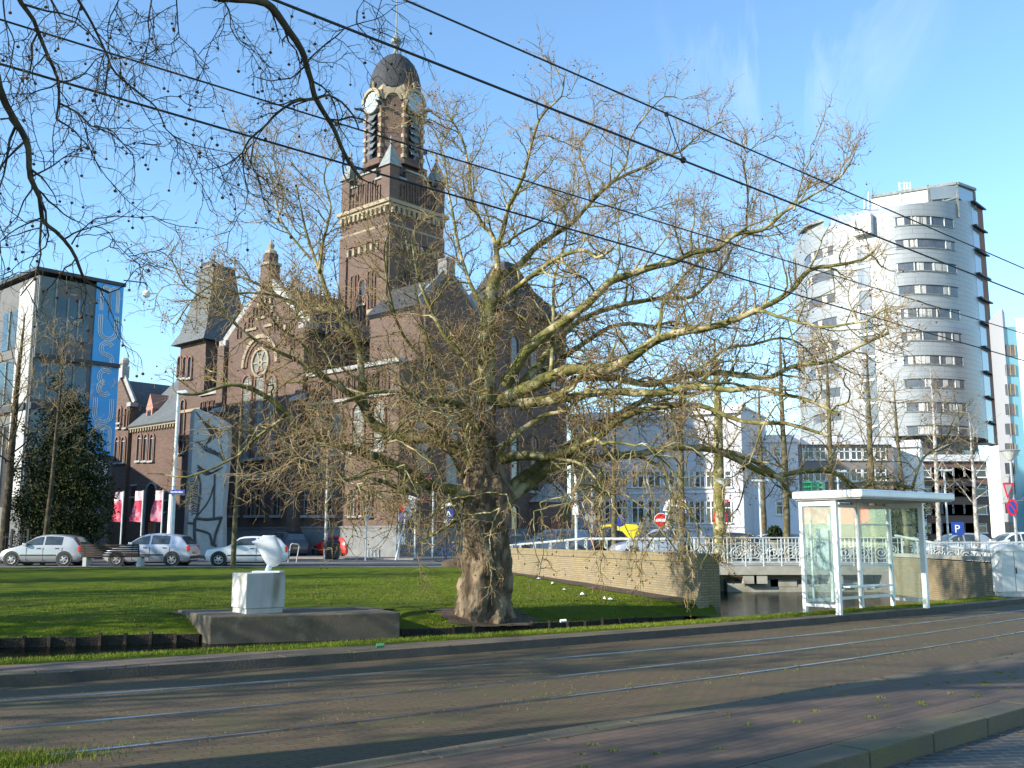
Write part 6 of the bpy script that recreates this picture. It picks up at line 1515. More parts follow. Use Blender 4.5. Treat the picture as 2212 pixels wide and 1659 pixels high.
    for s in (-1,1):
        w0=hw_(.02); mb=MB(); z=zt(.03); mb.hexa([(.005*L_,s*w0*.55,z-.17),(.07*L_,s*(hw_(.06)+.006),z-.16),(.09*L_,s*hw_(.06)*.9,z-.16),(.03*L_,s*w0*.5,z-.17)],[(.022*L_,s*w0*.55,z-.03),(.09*L_,s*(hw_(.07)+.002),z+.02),(.10*L_,s*hw_(.07)*.9,z+.03),(.05*L_,s*w0*.5,z-.01)]); mb.build('headlight',M['head'],t)
        w1=hw_(.985); mb=MB(); zr_=zbelt; mb.box(.955*L_,.985*L_+.02,s*w1*.80,s*(w1+.012),zr_-.30,zr_-.02); mb.build('tail_light',M['redlight'],t,bevel=.02)
    mb=MB(); mb.box(-.02,.03*L_,-hw_(.02)*.96,hw_(.02)*.96,.30,.46); mb.box(.975*L_,L_+.02,-hw_(.98)*.96,hw_(.98)*.96,.32,.46); mb.build('bumper',M['trim'] if sidestrip else m,t,bevel=.03)
    mb=MB(); mb.box(-.035,-.02,-.26,.26,.36,.47); mb.build('front_plate',M['plate'],t); mb=MB(); mb.box(L_+.02,L_+.035,-.26,.26,.55,.66); mb.build('rear_plate',M['plate'],t)
    mb=MB(); mb.box(.1*L_,.9*L_,-W*.4,W*.4,.12,.25); mb.build('underbody',M['trim'],t)
    return t
ZG=.386
M['silver']=paint('silver_paint',(.42,.44,.45),.5); M['silver2']=paint('pale_silver_paint',(.46,.49,.54),.4); M['whitep']=paint('white_car_paint',(.72,.73,.72)); M['dblue']=paint('dark_blue_paint',(.02,.025,.05)); M['blackp']=paint('black_paint',(.012,.012,.015)); M['redp']=paint('red_paint',(.70,.015,.02)); M['yel']=paint('yellow_paint',(.85,.68,.01)); M['bluep']=paint('steel_blue_paint',(.08,.12,.18),.3)
def X(px,Y): return at(px,1200,Y).x
Yc=47.3
car('parked_car','silver five door hatchback with black side strip, cut by the left edge of the photo',(X(-3,46.6),Yc,ZG),0,3.84,1.66,1.44,'hatch',M['silver'])
car('parked_car','pale silver hatchback half hidden behind the park bench',(X(222,46.6),Yc,ZG),0,4.05,1.72,1.49,'hatch',M['silver2'])
car('parked_car','small boxy white three door hatchback beside the slim street tree',(X(438,46.4),46.9,ZG),R(11),3.75,1.60,1.36,'boxy',M['whitep'],gl=((.36,.60),(.625,.80)))
car('parked_car','dark blue people carrier seen from behind next to the white hatchback',(X(592,70),70.0,ZG),R(-58),4.4,1.8,1.72,'mpv',M['dblue'],gl=((.30,.52),(.54,.85)),rear=(.955,.975),front=(.18,.36),sidestrip=False)
car('parked_car','black estate car wedged between the dark blue people carrier and the red car',(X(640,73),73.0,ZG),R(-60),4.3,1.7,1.42,'wagon',M['blackp'],rear=(.935,.975),sidestrip=False)
car('parked_car','small bright red hatchback parked against the church wall',(X(690,69),68.8,ZG),R(-38),3.5,1.62,1.40,'hatch',M['redp'],sidestrip=False)
car('parked_car','steel blue car behind the parapet wall just right of the big trunk',(X(1100,52),52.0,ZG+.25),R(4),4.3,1.75,1.48,'wagon',M['bluep'],rear=(.935,.975),sidestrip=False)
car('parked_car','black car behind the parapet between the steel blue car and the yellow van',(X(1200,53),53,ZG+.25),R(5),3.9,1.7,1.52,'hatch',M['blackp'],sidestrip=False)
car('delivery_van','bright yellow van behind the parapet wall',(X(1272,58),58,ZG+.1),R(8),2.9,1.7,1.95,'van',M['yel'],gl=((.24,.42),(.45,.47)),rear=(.985,.99),front=(.15,.25),sidestrip=False)
car('parked_car','white silver estate car with a red tail light behind the parapet wall',(X(1322,47.5),47.5,ZG+.25),R(7),4.5,1.75,1.47,'wagon',M['silver2'],rear=(.935,.975),sidestrip=False)
car('parked_car','dark car behind the bridge railing left of the bridge lamp',(X(1478,52),52,ZG+.1),R(3),4.0,1.7,1.45,'hatch',M['dblue'],sidestrip=False)
car('parked_car','deep blue car behind the bridge railing right of the bridge lamp',(X(1580,53),53,ZG+.1),R(3),4.2,1.7,1.42,'wagon',M['bluep'],rear=(.935,.975),sidestrip=False)
car('parked_car','pale car beyond the white railing left of the roadside lamp',(X(1990,60),60,ZG+.1),R(2),4.2,1.7,1.46,'hatch',M['silver'],sidestrip=False)
car('parked_car','white car beyond the white railing near the right edge of the photo',(X(2110,58),58,ZG+.1),R(2),4.2,1.7,1.50,'hatch',M['whitep'],sidestrip=False)
# ================= bench seen from behind =================
M['wood']=mat('dark_bench_wood',(.05,.028,.018),.7,col2=(.03,.018,.012),scale=6,stretch=(1,8,8)); 
YBn=45.0; xb0,xb1=X(173,YBn),X(300,YBn)
bt=thing('park_bench','dark brown wooden bench with white concrete legs in front of the silver cars','bench',(xb0,YBn,.4))
wl=xb1-xb0
mb=MB()
for i in range(6): z=.46+i*.095; mb.beam((0,.12-.035*i,z),(wl,.12-.035*i,z),.035,.082)
mb.build('backrest',M['wood'],bt)
mb=MB()
for i in range(4): mb.box(-.02,wl+.25,.18+i*.115,.28+i*.115,.40,.44)
mb.build('seat',M['wood'],bt)
for x in (.08,wl-.12):
    mb=MB(); mb.box(x,x+.17,.10,.60,0,.40); mb.build('leg',M['paleconc'],bt,bevel=.01)
    mb=MB(); mb.beam((x+.08,.19,.40),(x+.08,-.06,1.0),.05,.04,up=(1,0,0)); mb.build('back_bracket',M['trim'],bt)
# ================= street furniture =================
M['galv']=mat('galvanised_steel',(.35,.37,.37),.5,.3,col2=(.28,.3,.3),scale=6); M['wpole']=mat('white_pole_paint',(.62,.66,.66),.5,col2=(.5,.55,.52),scale=5); M['signblue']=mat('sign_blue',(.015,.06,.32),.4); M['signred']=mat('sign_red',(.6,.01,.015),.4); M['signwhite']=mat('sign_white',(.8,.8,.8),.4); M['signgrey']=mat('sign_back_grey',(.32,.36,.38),.5,.2); M['black']=mat('black_paint_metal',(.015,.015,.016),.5)
def pole(par,b,t,r=.05,m=None,r2=None,name='pole'):
    mb=MB(); mb.tube([b,t],[r,r2 or r],10); return mb.build(name,m or M['wpole'],par)
Yl=52; b=at(378,1214,Yl); b.z=.39; tp_=at(386,850,Yl); b.x=tp_.x-.05
lm=thing('street_lamp','tall white lamp post with flat head left of the folded wall sculpture','lamp')
mb=MB(); mb.tube([b,(b.x,Yl,4),(tp_.x,Yl,4.02),tp_],[.19,.17,.10,.08],12); mb.build('pole',M['wpole'],lm)
mb=MB(); h_=tp_; mb.hexa([(h_.x-.1,Yl-.14,h_.z-.02),(h_.x+.55,Yl-.14,h_.z+.02),(h_.x+.55,Yl+.14,h_.z+.02),(h_.x-.1,Yl+.14,h_.z-.02)],[(h_.x-.05,Yl-.1,h_.z+.14),(h_.x+.4,Yl-.1,h_.z+.18),(h_.x+.4,Yl+.1,h_.z+.18),(h_.x-.05,Yl+.1,h_.z+.14)]); mb.build('lamp_head',M['wpole'],lm,bevel=.03)
def nameplate(label,px0,px1,py0,py1,Y,par=None):
    a=at(px0,py0,Y); b_=at(px1,py1,Y); t=thing('street_name_sign',label,'sign',(0,0,0)); mb=MB(); mb.box(a.x,b_.x,Y-.03,Y,b_.z,a.z); mb.build('panel',M['signblue'],t); mb=MB(); n=9; w_=(b_.x-a.x)*.8/n
    zz0=b_.z+(a.z-b_.z)*.35
    for i in range(n): x=a.x+(b_.x-a.x)*.1+i*w_; mb.box(x,x+w_*.6,Y-.035,Y-.03,zz0,zz0+(a.z-b_.z)*(.3 if i%3 else .4))
    mb.build('lettering_line',M['signwhite'],t); return t
nameplate('blue street name plate on the tall white lamp post beside the wall sculpture',366,399,1058,1068,Yl-.22)
# flag poles
M['flagred']=mat('pink_red_banner',(.55,.03,.08),.7,col2=(.75,.30,.38),scale=1.1,thr=(.5,.6)); M['flagpink']=mat('pale_pink_banner',(.80,.45,.5),.7,col2=(.85,.7,.72),scale=2.0)
for i,(px,y0,lb) in enumerate([(267,1061,'pink and red banner flag on the leftmost of three white poles by the brick house'),(310,1059,'pink and red banner flag on the middle of three white poles by the brick house'),(353,1058,'pink and red banner flag on the pole nearest the street lamp')]):
    Y=60; b=at(px-3,1205,Y); b.z=.39; t_=at(px,y0,Y); b.x=t_.x
    f=thing('flag_pole',['leftmost of three slim white flag poles by the brick house','middle one of three slim white flag poles by the brick house','slim white flag pole nearest the tall white lamp post'][i],'flag pole',(0,0,0),0,'flag poles in front of the brick house'); pole(f,b,t_,.045)
    fl2=thing('flag',lb,'flag',(0,0,0),0,'banner flags in front of the brick house')
    def wav(z,k): return .06*math.sin(z*2.3+i)+k
    V=[];n=10; za_,zb_=t_.z-.05,at(px,1128,Y).z
    for j in range(n+1):
        z=za_+(zb_-za_)*j/n
        for q in range(5): x=t_.x-.05-(.40+.04*math.sin(j*.8+i))*q/4-(.012*j if q>0 else 0)*q/4*2; V.append((x,Y+.10*math.sin(q*1.4+j*.5+i)*(q/4),z-.03*q*math.sin(j)))
    F=[(j*5+q,j*5+q+1,j*5+q+6,j*5+q+5) for j in range(n) for q in range(4)]
    mb=MB(); mb.m=0; mb.add(V,F); mb.mi=[1 if (a//4)<3 else 0 for a in range(len(F))]; mb.smooth=True; mb.build('banner_cloth',[M['flagred'],M['flagpink']],fl2,smooth=True,fix=False)
def simplepole(name,label,cat,px,py0,Y,m=None,r=.045,z0=.39,lean=0):
    b=at(px,1200,Y); b.z=z0; t_=at(px+lean,py0,Y); 
    if not lean: b.x=t_.x
    t=thing(name,label,cat); pole(t,b,t_,r,m); return t,b,t_
def rnd(t,c,r,Y,m,name='disc',d=.03,k=24):
    mb=MB(); mb.prism([(c.x+r*math.cos(j*2*math.pi/k),c.z+r*math.sin(j*2*math.pi/k)) for j in range(k)],Y-d,Y); return mb.build(name,m,t)
# leaning information board, red-white-blue sign, utility pole
zq=lambda x,y:(813+x/3.949,915+y/3.949)
t=thing('notice_board','white notice board on a leaning white pole left of the big trunk','sign')
Yn=58; a=at(*zq(165,1180),Yn); b_=at(*zq(290,640),Yn); a.z=.39; pole(t,a,b_,.06)
P=[at(*zq(x,y),Yn-.1) for x,y in ((232,790),(280,612),(342,632),(290,800))]; mb=MB(); mb.add([tuple(p) for p in P]+[(p.x,p.y+.08,p.z) for p in P],[(0,1,2,3),(7,6,5,4)]+[(i,i+4,(i+1)%4+4,(i+1)%4) for i in range(4)]); o=mb.build('board',M['signwhite'],t)
mb=MB()
for i in range(6):
    p=P[0].lerp(P[1],.15+i*.12); q=P[3].lerp(P[2],.15+i*.12); mb.tube([p.lerp(q,.2)-Vector((0,.02,0)),p.lerp(q,.75)-Vector((0,.02,0))],.02,4)
mb.build('text_lines',M['signgrey'],o)
t,b,tt=simplepole('utility_pole','grey green utility pole with a box behind the leaning notice board','pole',*zq(198,0)[:1],zq(0,720)[1],60,M['signgrey'],.07)
mb=MB(); p=at(*zq(198,940),60); q=at(*zq(198,1030),60); mb.box(p.x-.15,p.x+.35,59.8,60.1,q.z,p.z); mb.build('switch_box',M['signgrey'],t)
mb=MB(); p=at(*zq(235,700),59.9); mb.box(p.x-.28,p.x+.28,59.85,59.95,p.z-.35,p.z+.2); mb.build('red_panel',M['signred'],t); mb=MB(); mb.box(p.x-.28,p.x+.28,59.85,59.95,p.z-.9,p.z-.36); mb.build('blue_panel',M['signblue'],t)
for x,y0,lb in ((335,635,'white flag pole right of the leaning notice board'),(487,500,'second white flag pole, nearest to the big trunk')):
    t,b,tt=simplepole('flag_pole',lb,'flag pole',zq(x,0)[0],zq(0,y0)[1],62,M['wpole'],.06)
for (x0,x1,y0,y1),lb in (((405,470,450,550),'crumpled pink flag hanging behind the boughs left of the trunk'),((358,430,640,662),'narrow red pennant left of the big trunk')):
    a=at(*zq(x0,y0),62);b_=at(*zq(x1,y1),62); t=thing('flag',lb,'flag'); V=[];n=6
    for j in range(n+1):
        for q in range(5): V.append((a.x+(b_.x-a.x)*j/n,62+.08*math.sin(j*1.3+q),a.z+(b_.z-a.z)*q/4+.05*math.sin(j*2)))
    mb=MB(); mb.add(V,[(j*5+q,j*5+q+1,j*5+q+6,j*5+q+5) for j in range(n) for q in range(4)]); mb.build('cloth',M['flagred'],t,smooth=True,fix=False)
# pedestrian crossing sign
t,b,tt=simplepole('crossing_sign','blue square crossing sign with white triangle on a black pole left of the big trunk','sign',zq(597,0)[0],zq(0,700)[1],55,M['black'],.05)
a=at(*zq(575,728),54.9);b_=at(*zq(655,812),54.9); mb=MB(); mb.box(a.x,b_.x,54.86,54.93,b_.z,a.z); o=mb.build('panel',M['signblue'],t)
cx=(a.x+b_.x)/2; mb=MB(); mb.prism([(cx-.2,b_.z+.1),(cx+.2,b_.z+.1),(cx,a.z-.08)],54.84,54.86); mb.build('triangle',M['signwhite'],o)
mb=MB(); mb.box(cx-.02,cx+.02,54.83,54.84,b_.z+.2,a.z-.2); mb.box(cx-.06,cx+.06,54.83,54.84,b_.z+.14,b_.z+.2); mb.build('figure',M['black'],o)
mb=MB(); mb.box(a.x,b_.x,54.86,54.93,b_.z-.18,b_.z-.02); mb.build('under_plate',M['signwhite'],o)
mb=MB(); p=at(*zq(555,712),54.9);q=at(*zq(632,692),54.9); mb.add([(p.x,54.86,p.z-.06),(q.x,54.86,q.z-.06),(q.x+.12,54.86,q.z+.02),(q.x,54.86,q.z+.12),(p.x,54.86,p.z+.1)],[(0,1,2,3,4)]); mb.build('direction_arrow',M['signwhite'],t,fix=False)
# bike stand, bin, rack, bollard, boulder
def at4(x,y,Y): return at(*zd(x,y),Y)
Y=53.0; a=at4(1120,1440,Y); b_=at4(1190,1440,Y); c=at4(1145,1292,Y); d=at4(1215,1298,Y)
t=thing('bicycle_stand','bare metal hoop stand on the street right of the white bust','stand'); mb=MB(); mb.tube([(a.x,Y,.39),(c.x-.02,Y,c.z-.08),(c.x+.05,Y,c.z),(d.x-.08,Y,d.z),(d.x,Y,d.z-.08),(b_.x,Y,.39)],.03,8); mb.build('hoop',M['galv'],t); mb=MB(); mb.box(c.x+.04,d.x-.06,Y-.02,Y+.02,1.15,c.z-.08); mb.build('plate',M['black'],t)
Y=49; t=thing('litter_bin','dark litter bin on a pale post left of the red car','bin'); a=at4(1437,1292,Y); pole(t,(a.x,Y,.39),(a.x,Y,a.z),.045,M['wpole']); a=at4(1452,1305,Y);b_=at4(1530,1425,Y); mb=MB(); mb.lathe([(.28,0),(.36,.05),(.40,.8),(.36,.86),(.3,.9)],((a.x+b_.x)/2,Y+.1,b_.z),14); mb.box(a.x-.2,a.x+.05,Y-.03,Y+.03,b_.z+.6,b_.z+.68); mb.build('bin_body',M['black'],t)
Y=62; t=thing('bicycle_rack','low grey metal rack at the foot of the pale young tree','rack'); a=at4(1790,1330,Y);b_=at4(1905,1330,Y); mb=MB(); mb.tube([(a.x,Y,a.z),(b_.x,Y,a.z)],.05,6)
for i in range(4): x=a.x+(b_.x-a.x)*(.1+i*.27); mb.tube([(x,Y,.39),(x,Y,a.z)],.04,6); mb.tube([(x,Y,a.z),(x+.12,Y-.4,a.z-.1),(x+.12,Y-.4,.39)],.03,6)
mb.build('rack_bars',M['galv'],t)
Y=44.4; t=thing('boulder','low dark brown boulder on the grass edge left of the big trunk','stone'); a=at(985,1222,Y); mb=MB(); 
V=[];F=[];K=12;Mm=6
for i in range(Mm+1):
    for j in range(K):
        ph=math.pi/2*i/Mm; r_=.72*math.cos(ph)*(1+.12*math.sin(j*1.7+i)); V.append((a.x+r_*math.cos(j*2*math.pi/K),Y+r_*.7*math.sin(j*2*math.pi/K),.36+.42*math.sin(ph)))
for i in range(Mm):
    for j in range(K): F.append((i*K+j,i*K+(j+1)%K,(i+1)*K+(j+1)%K,(i+1)*K+j))
mb.add(V,F); mb.build('stone',M['soil'],t,smooth=True)
# signal plate behind church sign (blue-grey shield on pole)
t,b,tt=simplepole('traffic_sign','grey shield shaped sign seen from behind, in front of the church wall','sign',zd(1790,0)[0],zd(0,965)[1],57,M['signgrey'],.045)
a=at4(1758,965,56.9);b_=at4(1822,1100,56.9); mb=MB(); mb.prism([(a.x,a.z),(b_.x,a.z),(b_.x,b_.z+.35),((a.x+b_.x)/2+.1,b_.z),((a.x+b_.x)/2-.1,b_.z),(a.x,b_.z+.35)],56.85,56.9); mb.build('panel',M['signgrey'],t)
# bicycle by the trunk
t=thing('bicycle','dark bicycle leaning by the street left of the big trunk','bicycle',(at(948,1200,54).x,54,.39),R(20))
for x in (0,1.05):
    mb=MB(); mb.tube([(x+.33*math.cos(j*math.pi/10),0,.34+.33*math.sin(j*math.pi/10)) for j in range(21)],.022,5,cap=False); 
    for j in range(8): mb.tube([(x,0,.34),(x+.32*math.cos(j*math.pi/4),0,.34+.32*math.sin(j*math.pi/4))],.004,3)
    mb.build('wheel',M['tyre'],t)
mb=MB()
for p,q in (((0,0,.34),(.42,0,.34)),((.42,0,.34),(.3,0,.85)),((.42,0,.34),(.88,0,.72)),((.33,0,.75),(.9,0,.82)),((.92,0,.9),(1.05,0,.34)),((0,0,.34),(.33,0,.75))): mb.tube([p,q],.02,6)
mb.build('frame',M['signblue'],t); mb=MB(); mb.box(.18,.42,-.06,.06,.86,.91); mb.build('saddle',M['black'],t); mb=MB(); mb.tube([(.92,0,.9),(.9,0,1.02)],.015,5); mb.tube([(.78,-.28,1.03),(.92,-.1,1.04),(.92,.1,1.04),(.78,.28,1.03)],.015,6); mb.build('handlebar',M['galv'],t)
# iron fence at the left
t=thing('iron_fence','black iron railing behind the left silver hatchback','fence'); mb=MB(); a=X(-30,50);b_=X(62,50)
n=int((b_-a)/.15)
for i in range(n): x=a+i*.15; mb.box(x-.012,x+.012,49.99,50.01,.38,1.85+.05*(i%2))
for z in (.55,1.7): mb.box(a,b_,49.98,50.02,z-.02,z+.02)
for x in (a+1.2,b_-.1,b_-1.9): mb.box(x-.05,x+.05,49.95,50.05,.38,2.1)
mb.build('railing',M['black'],t)
# litter on the lawn
for i,(x,y,w_) in enumerate([(1385,1335,.28),(1500,1372,.15),(1600,1432,.18),(1755,1465,.22),(1945,1500,.12),(1995,1513,.24)]):
    px,py=zq(x,y); best=None
    Y=26.
    for _ in range(30):
        p=at(px,py,Y); zz_=zland(min(p.x,5),Y); Y+= (p.z-zz_)*8; Y=min(max(Y,21.5),40)
    p=at(px,py,Y); w_*=.6; o_=[(p.x-w_/2,p.y-.08),(p.x+w_*.4,p.y-.1),(p.x+w_/2,p.y+.1),(p.x-w_*.3,p.y+.12)]
    mb=MB(); rr2=random.Random(i); V=[(a,b,p.z+.01+rr2.uniform(0,.05)) for a,b in o_]+[(p.x,p.y,p.z+.09)]; mb.add(V,[(0,1,4),(1,2,4),(2,3,4),(3,0,4)])
    tag(mb.build('paper_litter',M['signwhite'],fix=False),['largest scrap of white paper on the lawn, closest to the big trunk','tiny second scrap of white paper right of the big trunk','third scrap of white paper in the row along the soil','fourth scrap of white paper in the row along the soil','smallest scrap of white paper near the soil strip','last scrap of white paper, farthest right on the lawn'][i],'litter','paper scraps on the lawn')
for (px,py),lb,c in (((1216,1350),'pale scrap of litter on the grass verge below the big trunk','p'),((820,1404),'green can lying on the grass verge below the platform','g')):
    p=gp(px,py-6,.13); mb=MB(); mb.tube([(p.x-.05,p.y,.15),(p.x+.06,p.y+.03,.155)],.03,8); tag(mb.build('litter',M['signwhite'] if c=='p' else mat('green_can',(.1,.3,.15),.4)),lb,'litter')
a=gp(640,1301,.12); tag(MB().box(a.x+5.5-5.5,a.x+.6,a.y,a.y+.5,.0,.02).build('drain_cover',M['paleconc']),'small flat stone cover in the lawn near the platform','cover') if False else None
# ================= retaining wall, handrail =================
M['ybrick']=brick('yellow_brick',(.30,.235,.13),(.24,.185,.10),(.16,.13,.085),.22,.065,.012,dirt=(.15,.13,.08),dscale=.7,bump=.3)
WT=1.28
dW=(WF-WN); Lw=Vector((dW.x,dW.y)).length; angW=math.atan2(dW.y,dW.x)
wa=thing('retaining_wall','yellow brick parapet wall with shadows of boughs, right of the big trunk','wall',(WN.x,WN.y,0),angW)
# local x runs from near end to far end ; lawn side is local +y
mb=MB(); mb.box(0,Lw+1.5,-.4,0,-1.0,WT-.22); mb.build('brickwork',M['ybrick'],wa)
mb=MB()
mb.box(-.03,Lw+1.5,-.44,.03,WT-.22,WT); mb.build('soldier_course',brick('soldier_bricks',(.29,.225,.12),(.22,.17,.09),(.15,.12,.07),.065,.3,.01,offset=0,dirt=(.2,.18,.1)),wa)
mb=MB(); mb.add([(-.25,.02,-1),(.25,.02,-1),(.25,.5,-1),(-.25,.6,-1),(-.05,.02,.75),(.05,.02,.75),(.05,.08,.75),(-.05,.08,.75)],[(0,3,2,1),(4,5,6,7),(0,1,5,4),(1,2,6,5),(2,3,7,6),(3,0,4,7)]); mb.build('buttress',M['ybrick'],wa)
M['railw']=mat('white_rail_paint',(.42,.45,.43),.5,col2=(.24,.28,.25),scale=5,thr=(.45,.75))
hr=thing('wall_handrail','white pipe handrail on curled brackets on top of the yellow parapet wall','railing',(WN.x,WN.y,0),angW)
mb=MB(); mb.tube([(1.2,-.2,WT+.36),(8.0,-.2,WT+.36),(Lw+1,-.2,WT+.05)],.045,8); mb.build('rail',M['railw'],hr)
for i in range(9):
    x=1.6+i*1.55; top=WT+.36-(0 if x<8 else (x-8)*.038)
    mb=MB(); mb.tube([(x,-.2,top)]+[(x+.13*math.sin(t_*.7)*(1-t_/14),-.2+.02,top-.2+.13*math.cos(t_*.7)*(1-t_/14)) for t_ in range(10)],.022,5); mb.tube([(x-.02,-.2,top),(x-.04,-.2,WT)],.022,5); mb.build('bracket',M['railw'],hr)
# maintenance ladder at the wall end
ld=thing('ladder','white maintenance ladder standing at the near end of the yellow parapet wall','ladder')
Y=26.0; mb=MB(); a=at(1507,1195,Y); b_=at(1521,1195,Y); 
mb.tube([(a.x,Y,-1.0),(a.x,Y,a.z+.05)],.03,6); mb.tube([(b_.x,Y,-1.0),(b_.x,Y,a.z+.05)],.045,6); mb.build('stringers',M['railw'],ld)
mb=MB()
for i in range(9): z=-.25+i*.17; mb.tube([(a.x-.03,Y-.02,z),(b_.x+.03,Y-.02,z)],.016,5)
mb.build('rungs',M['railw'],ld)
# ================= bridge =================
M['bconc']=mat('bridge_concrete',(.42,.40,.34),.9,col2=(.27,.26,.2),scale=1.6,detail=9,bump=.3,col3=(.15,.16,.10),scale3=1.1,thr3=(.52,.72))
br=thing('bridge','pale concrete bridge over the canal behind the bus shelter','bridge')
BY=38.0; bxl=X(1508,BY); bxr=X(1912,BY); zD=at(1600,1223,BY).z
mb=MB(); mb.box(bxl-1,bxr+1,BY,BY+9,zD-.32,zD); mb.build('deck',M['bconc'],br)
mb=MB(); z1=at(1600,1253,BY).z
for px in (1615,1638,1800,1912): x=X(px,BY+.3); mb.box(x-.25,x+.25,BY+.05,BY+.9,zD-.65,zD-.31)
mb.box(bxl+.8,bxr-.2,BY+.9,BY+1.6,zD-1.15,zD-.31); mb.build('beams',M['bconc'],br)
mb=MB(); zl,zh=at(1700,1283,BY).z,at(1700,1268,BY).z; xs0=X(1573,BY); 
mb.hexa([(xs0,BY+.3,zl),(bxr+.6,BY+.3,zl),(bxr+.6,BY+1.4,zl),(xs0,BY+1.4,zl)],[(xs0,BY+.3,zh+.1),(bxr+.6,BY+.3,zh+.02),(bxr+.6,BY+1.4,zh+.35),(xs0,BY+1.4,zh+.4)])
for px in (1650,1690,1830): x=X(px,BY+.3); mb.box(x-.5,x+.5,BY+.28,BY+.6,zh,zh+.25)
mb.build('lower_beam',M['bconc'],br)
mb=MB(); mb.box(bxl-2.2,bxl+.2,26.3,BY+9,-1,zD-.33) if False else mb.box(bxl-.6,bxl+.0,BY,BY+9,-1,zD-.33); mb.box(bxr+.6,bxr+1.4,BY,BY+9,-1,zD-.33); mb.box(bxl,bxr+1,BY+5.5,BY+6,-1,zD-.33); mb.build('abutments',M['concrete'],br)
struct('embankment',MB().hexa([(4.9,25.7,-1),(5.3,25.7,-1),(bxl-.05,BY,-1),(-.2,40.0,-1)],[(4.9,26.0,.5),(5.3,26.0,.5),(bxl-.05,BY,.55),(-.2,40.0,.45)]),M['ybrick'])
mb=MB(); mb.box(-1,16.5,BY+9,BY+9.5,-1,.38); mb.box(bxr+1.4,60,43,47.2,-1,.40); struct('quay',mb,M['concrete'])
# railing panels : posts, rails, balusters with spiral scrolls
def spiral(mb,c,r,turns,k,sgn=1,rad=.022,a0=0,fn=None):
    P=[]
    n=int(turns*12)
    for i in range(n+1): t=i/n; a=a0+sgn*turns*2*math.pi*t; rr_=r*(1-t*.85); P.append(fn(c[0]+rr_*math.cos(a),c[1]+rr_*math.sin(a)))
    mb.tube(P,rad,5)
def railing(name,label,a,b,z,h,npan,deco=True,m=None,group=None):
    t=thing(name,label,'railing',(0,0,0),0,group); a=Vector(a);b=Vector(b); L_=(b-a).length; d=(b-a)/L_
    fn=lambda u,v:(a.x+d.x*u,a.y+d.y*u,z+v); m=m or M['railw']
    mb=MB(); mb.tube([fn(0,h),fn(L_,h)],.035,6); mb.tube([fn(0,.12),fn(L_,.12)],.025,6); mb.tube([fn(0,h*.78),fn(L_,h*.78)],.018,6); mb.build('rails',m,t)
    for i in range(npan+1):
        u=L_*i/npan; mb=MB(); mb.tube([fn(u,-.05),fn(u,.1),fn(u,h*.5),fn(u,h+.03)],[.05,.035,.03,.035],8); mb.ball(fn(u,h*.42),.06,8,4); mb.ball(fn(u,.1),.06,8,4); mb.build('post',m,t)
    pw=L_/npan
    for i in range(npan):
        u0=pw*i; mb=MB()
        mb.tube([fn(u0+pw*.2,.12),fn(u0+pw*.2,h)],.016,4); mb.tube([fn(u0+pw*.8,.12),fn(u0+pw*.8,h)],.016,4); mb.ball(fn(u0+pw*.2,h*.45),.04,6,4); mb.ball(fn(u0+pw*.8,h*.45),.04,6,4)
        if deco:
            c=(u0+pw*.5,h*.48); spiral(mb,c,h*.27,2.2,0,1 if i%2 else -1,.024,0.5,fn)
            mb.tube([fn(u0+pw*.5+h*.24,h*.6),fn(u0+pw*.8,h*.3),fn(u0+pw*.9,.14)],.02,4); mb.tube([fn(u0+pw*.5-h*.26,h*.5),fn(u0+pw*.24,h*.22),fn(u0+pw*.3,.13)],.02,4)
        for q in (.0,): pass
        mb.build('scroll_panel',m,t)
    return t
hR=1.05
railing('bridge_railing','ornate white bridge railing with spiral scrolls, near side',(X(1497,BY-.2),BY+.1),(X(1925,BY),BY+.1),zD,hR,11)
railing('bridge_railing','ornate white bridge railing on the far side of the deck',(X(1500,BY+8),BY+8),(X(1990,BY+8),BY+8),zD,hR,12)
# right quay wall with sloping handrail
RW0=Vector((X(1925,36.8),36.8)); RW1=Vector((X(2215,27.5),27.5))
dR=RW1-RW0; aR_=math.atan2(dR.y,dR.x)
rw=thing('quay_wall','yellow brick quay wall with bough shadows between shelter and grey cabinet','wall',(RW0.x,RW0.y,0),aR_); LR=dR.length
mb=MB(); mb.hexa([(0,0,-1),(LR,0,-1),(LR,.5,-1),(0,.5,-1)],[(0,0,1.0),(LR,0,.93),(LR,.5,.93),(0,.5,1.0)]); mb.build('brickwork',M['ybrick'],rw)
mb=MB(); mb.box(-.05,LR,-.04,.55,1.0,1.12); mb.build('coping',M['bconc'],rw)
hr=thing('quay_handrail','sloping white handrail on brackets above the right quay wall','railing',(RW0.x,RW0.y,0),aR_)
mb=MB(); mb.tube([(0,.2,1.75),(LR*.55,.2,1.35),(LR,.2,1.2)],.045,8); mb.build('rail',M['railw'],hr)
for i in range(6):
    x=.6+i*1.7; mb=MB(); z=1.72-(x/LR)*.6; mb.tube([(x,.2,z),(x,.2,1.1)],.025,5); spiral(mb,(x+.1,z-.2),.14,1.6,0,1,.02,1.5,lambda u,v:(u,.18,v)); mb.build('bracket',M['railw'],hr)
railing('street_railing','white scroll railing along the street beyond the right quay wall',(X(1995,41),41.5),(X(2260,41),41.5),.42,1.05,9)
mb=MB(); mb.hexa([(RW0.x,RW0.y+.3,-.9),(RW1.x,RW1.y+.3,-.9),(60,40,-.9),(bxr+.6,47.2,-.9)],[(RW0.x,RW0.y+.45,.41),(RW1.x+.4,RW1.y+.45,.41),(60,40,.41),(bxr+.6,47.2,.41)]); struct('street_bank',mb,M['pave'])
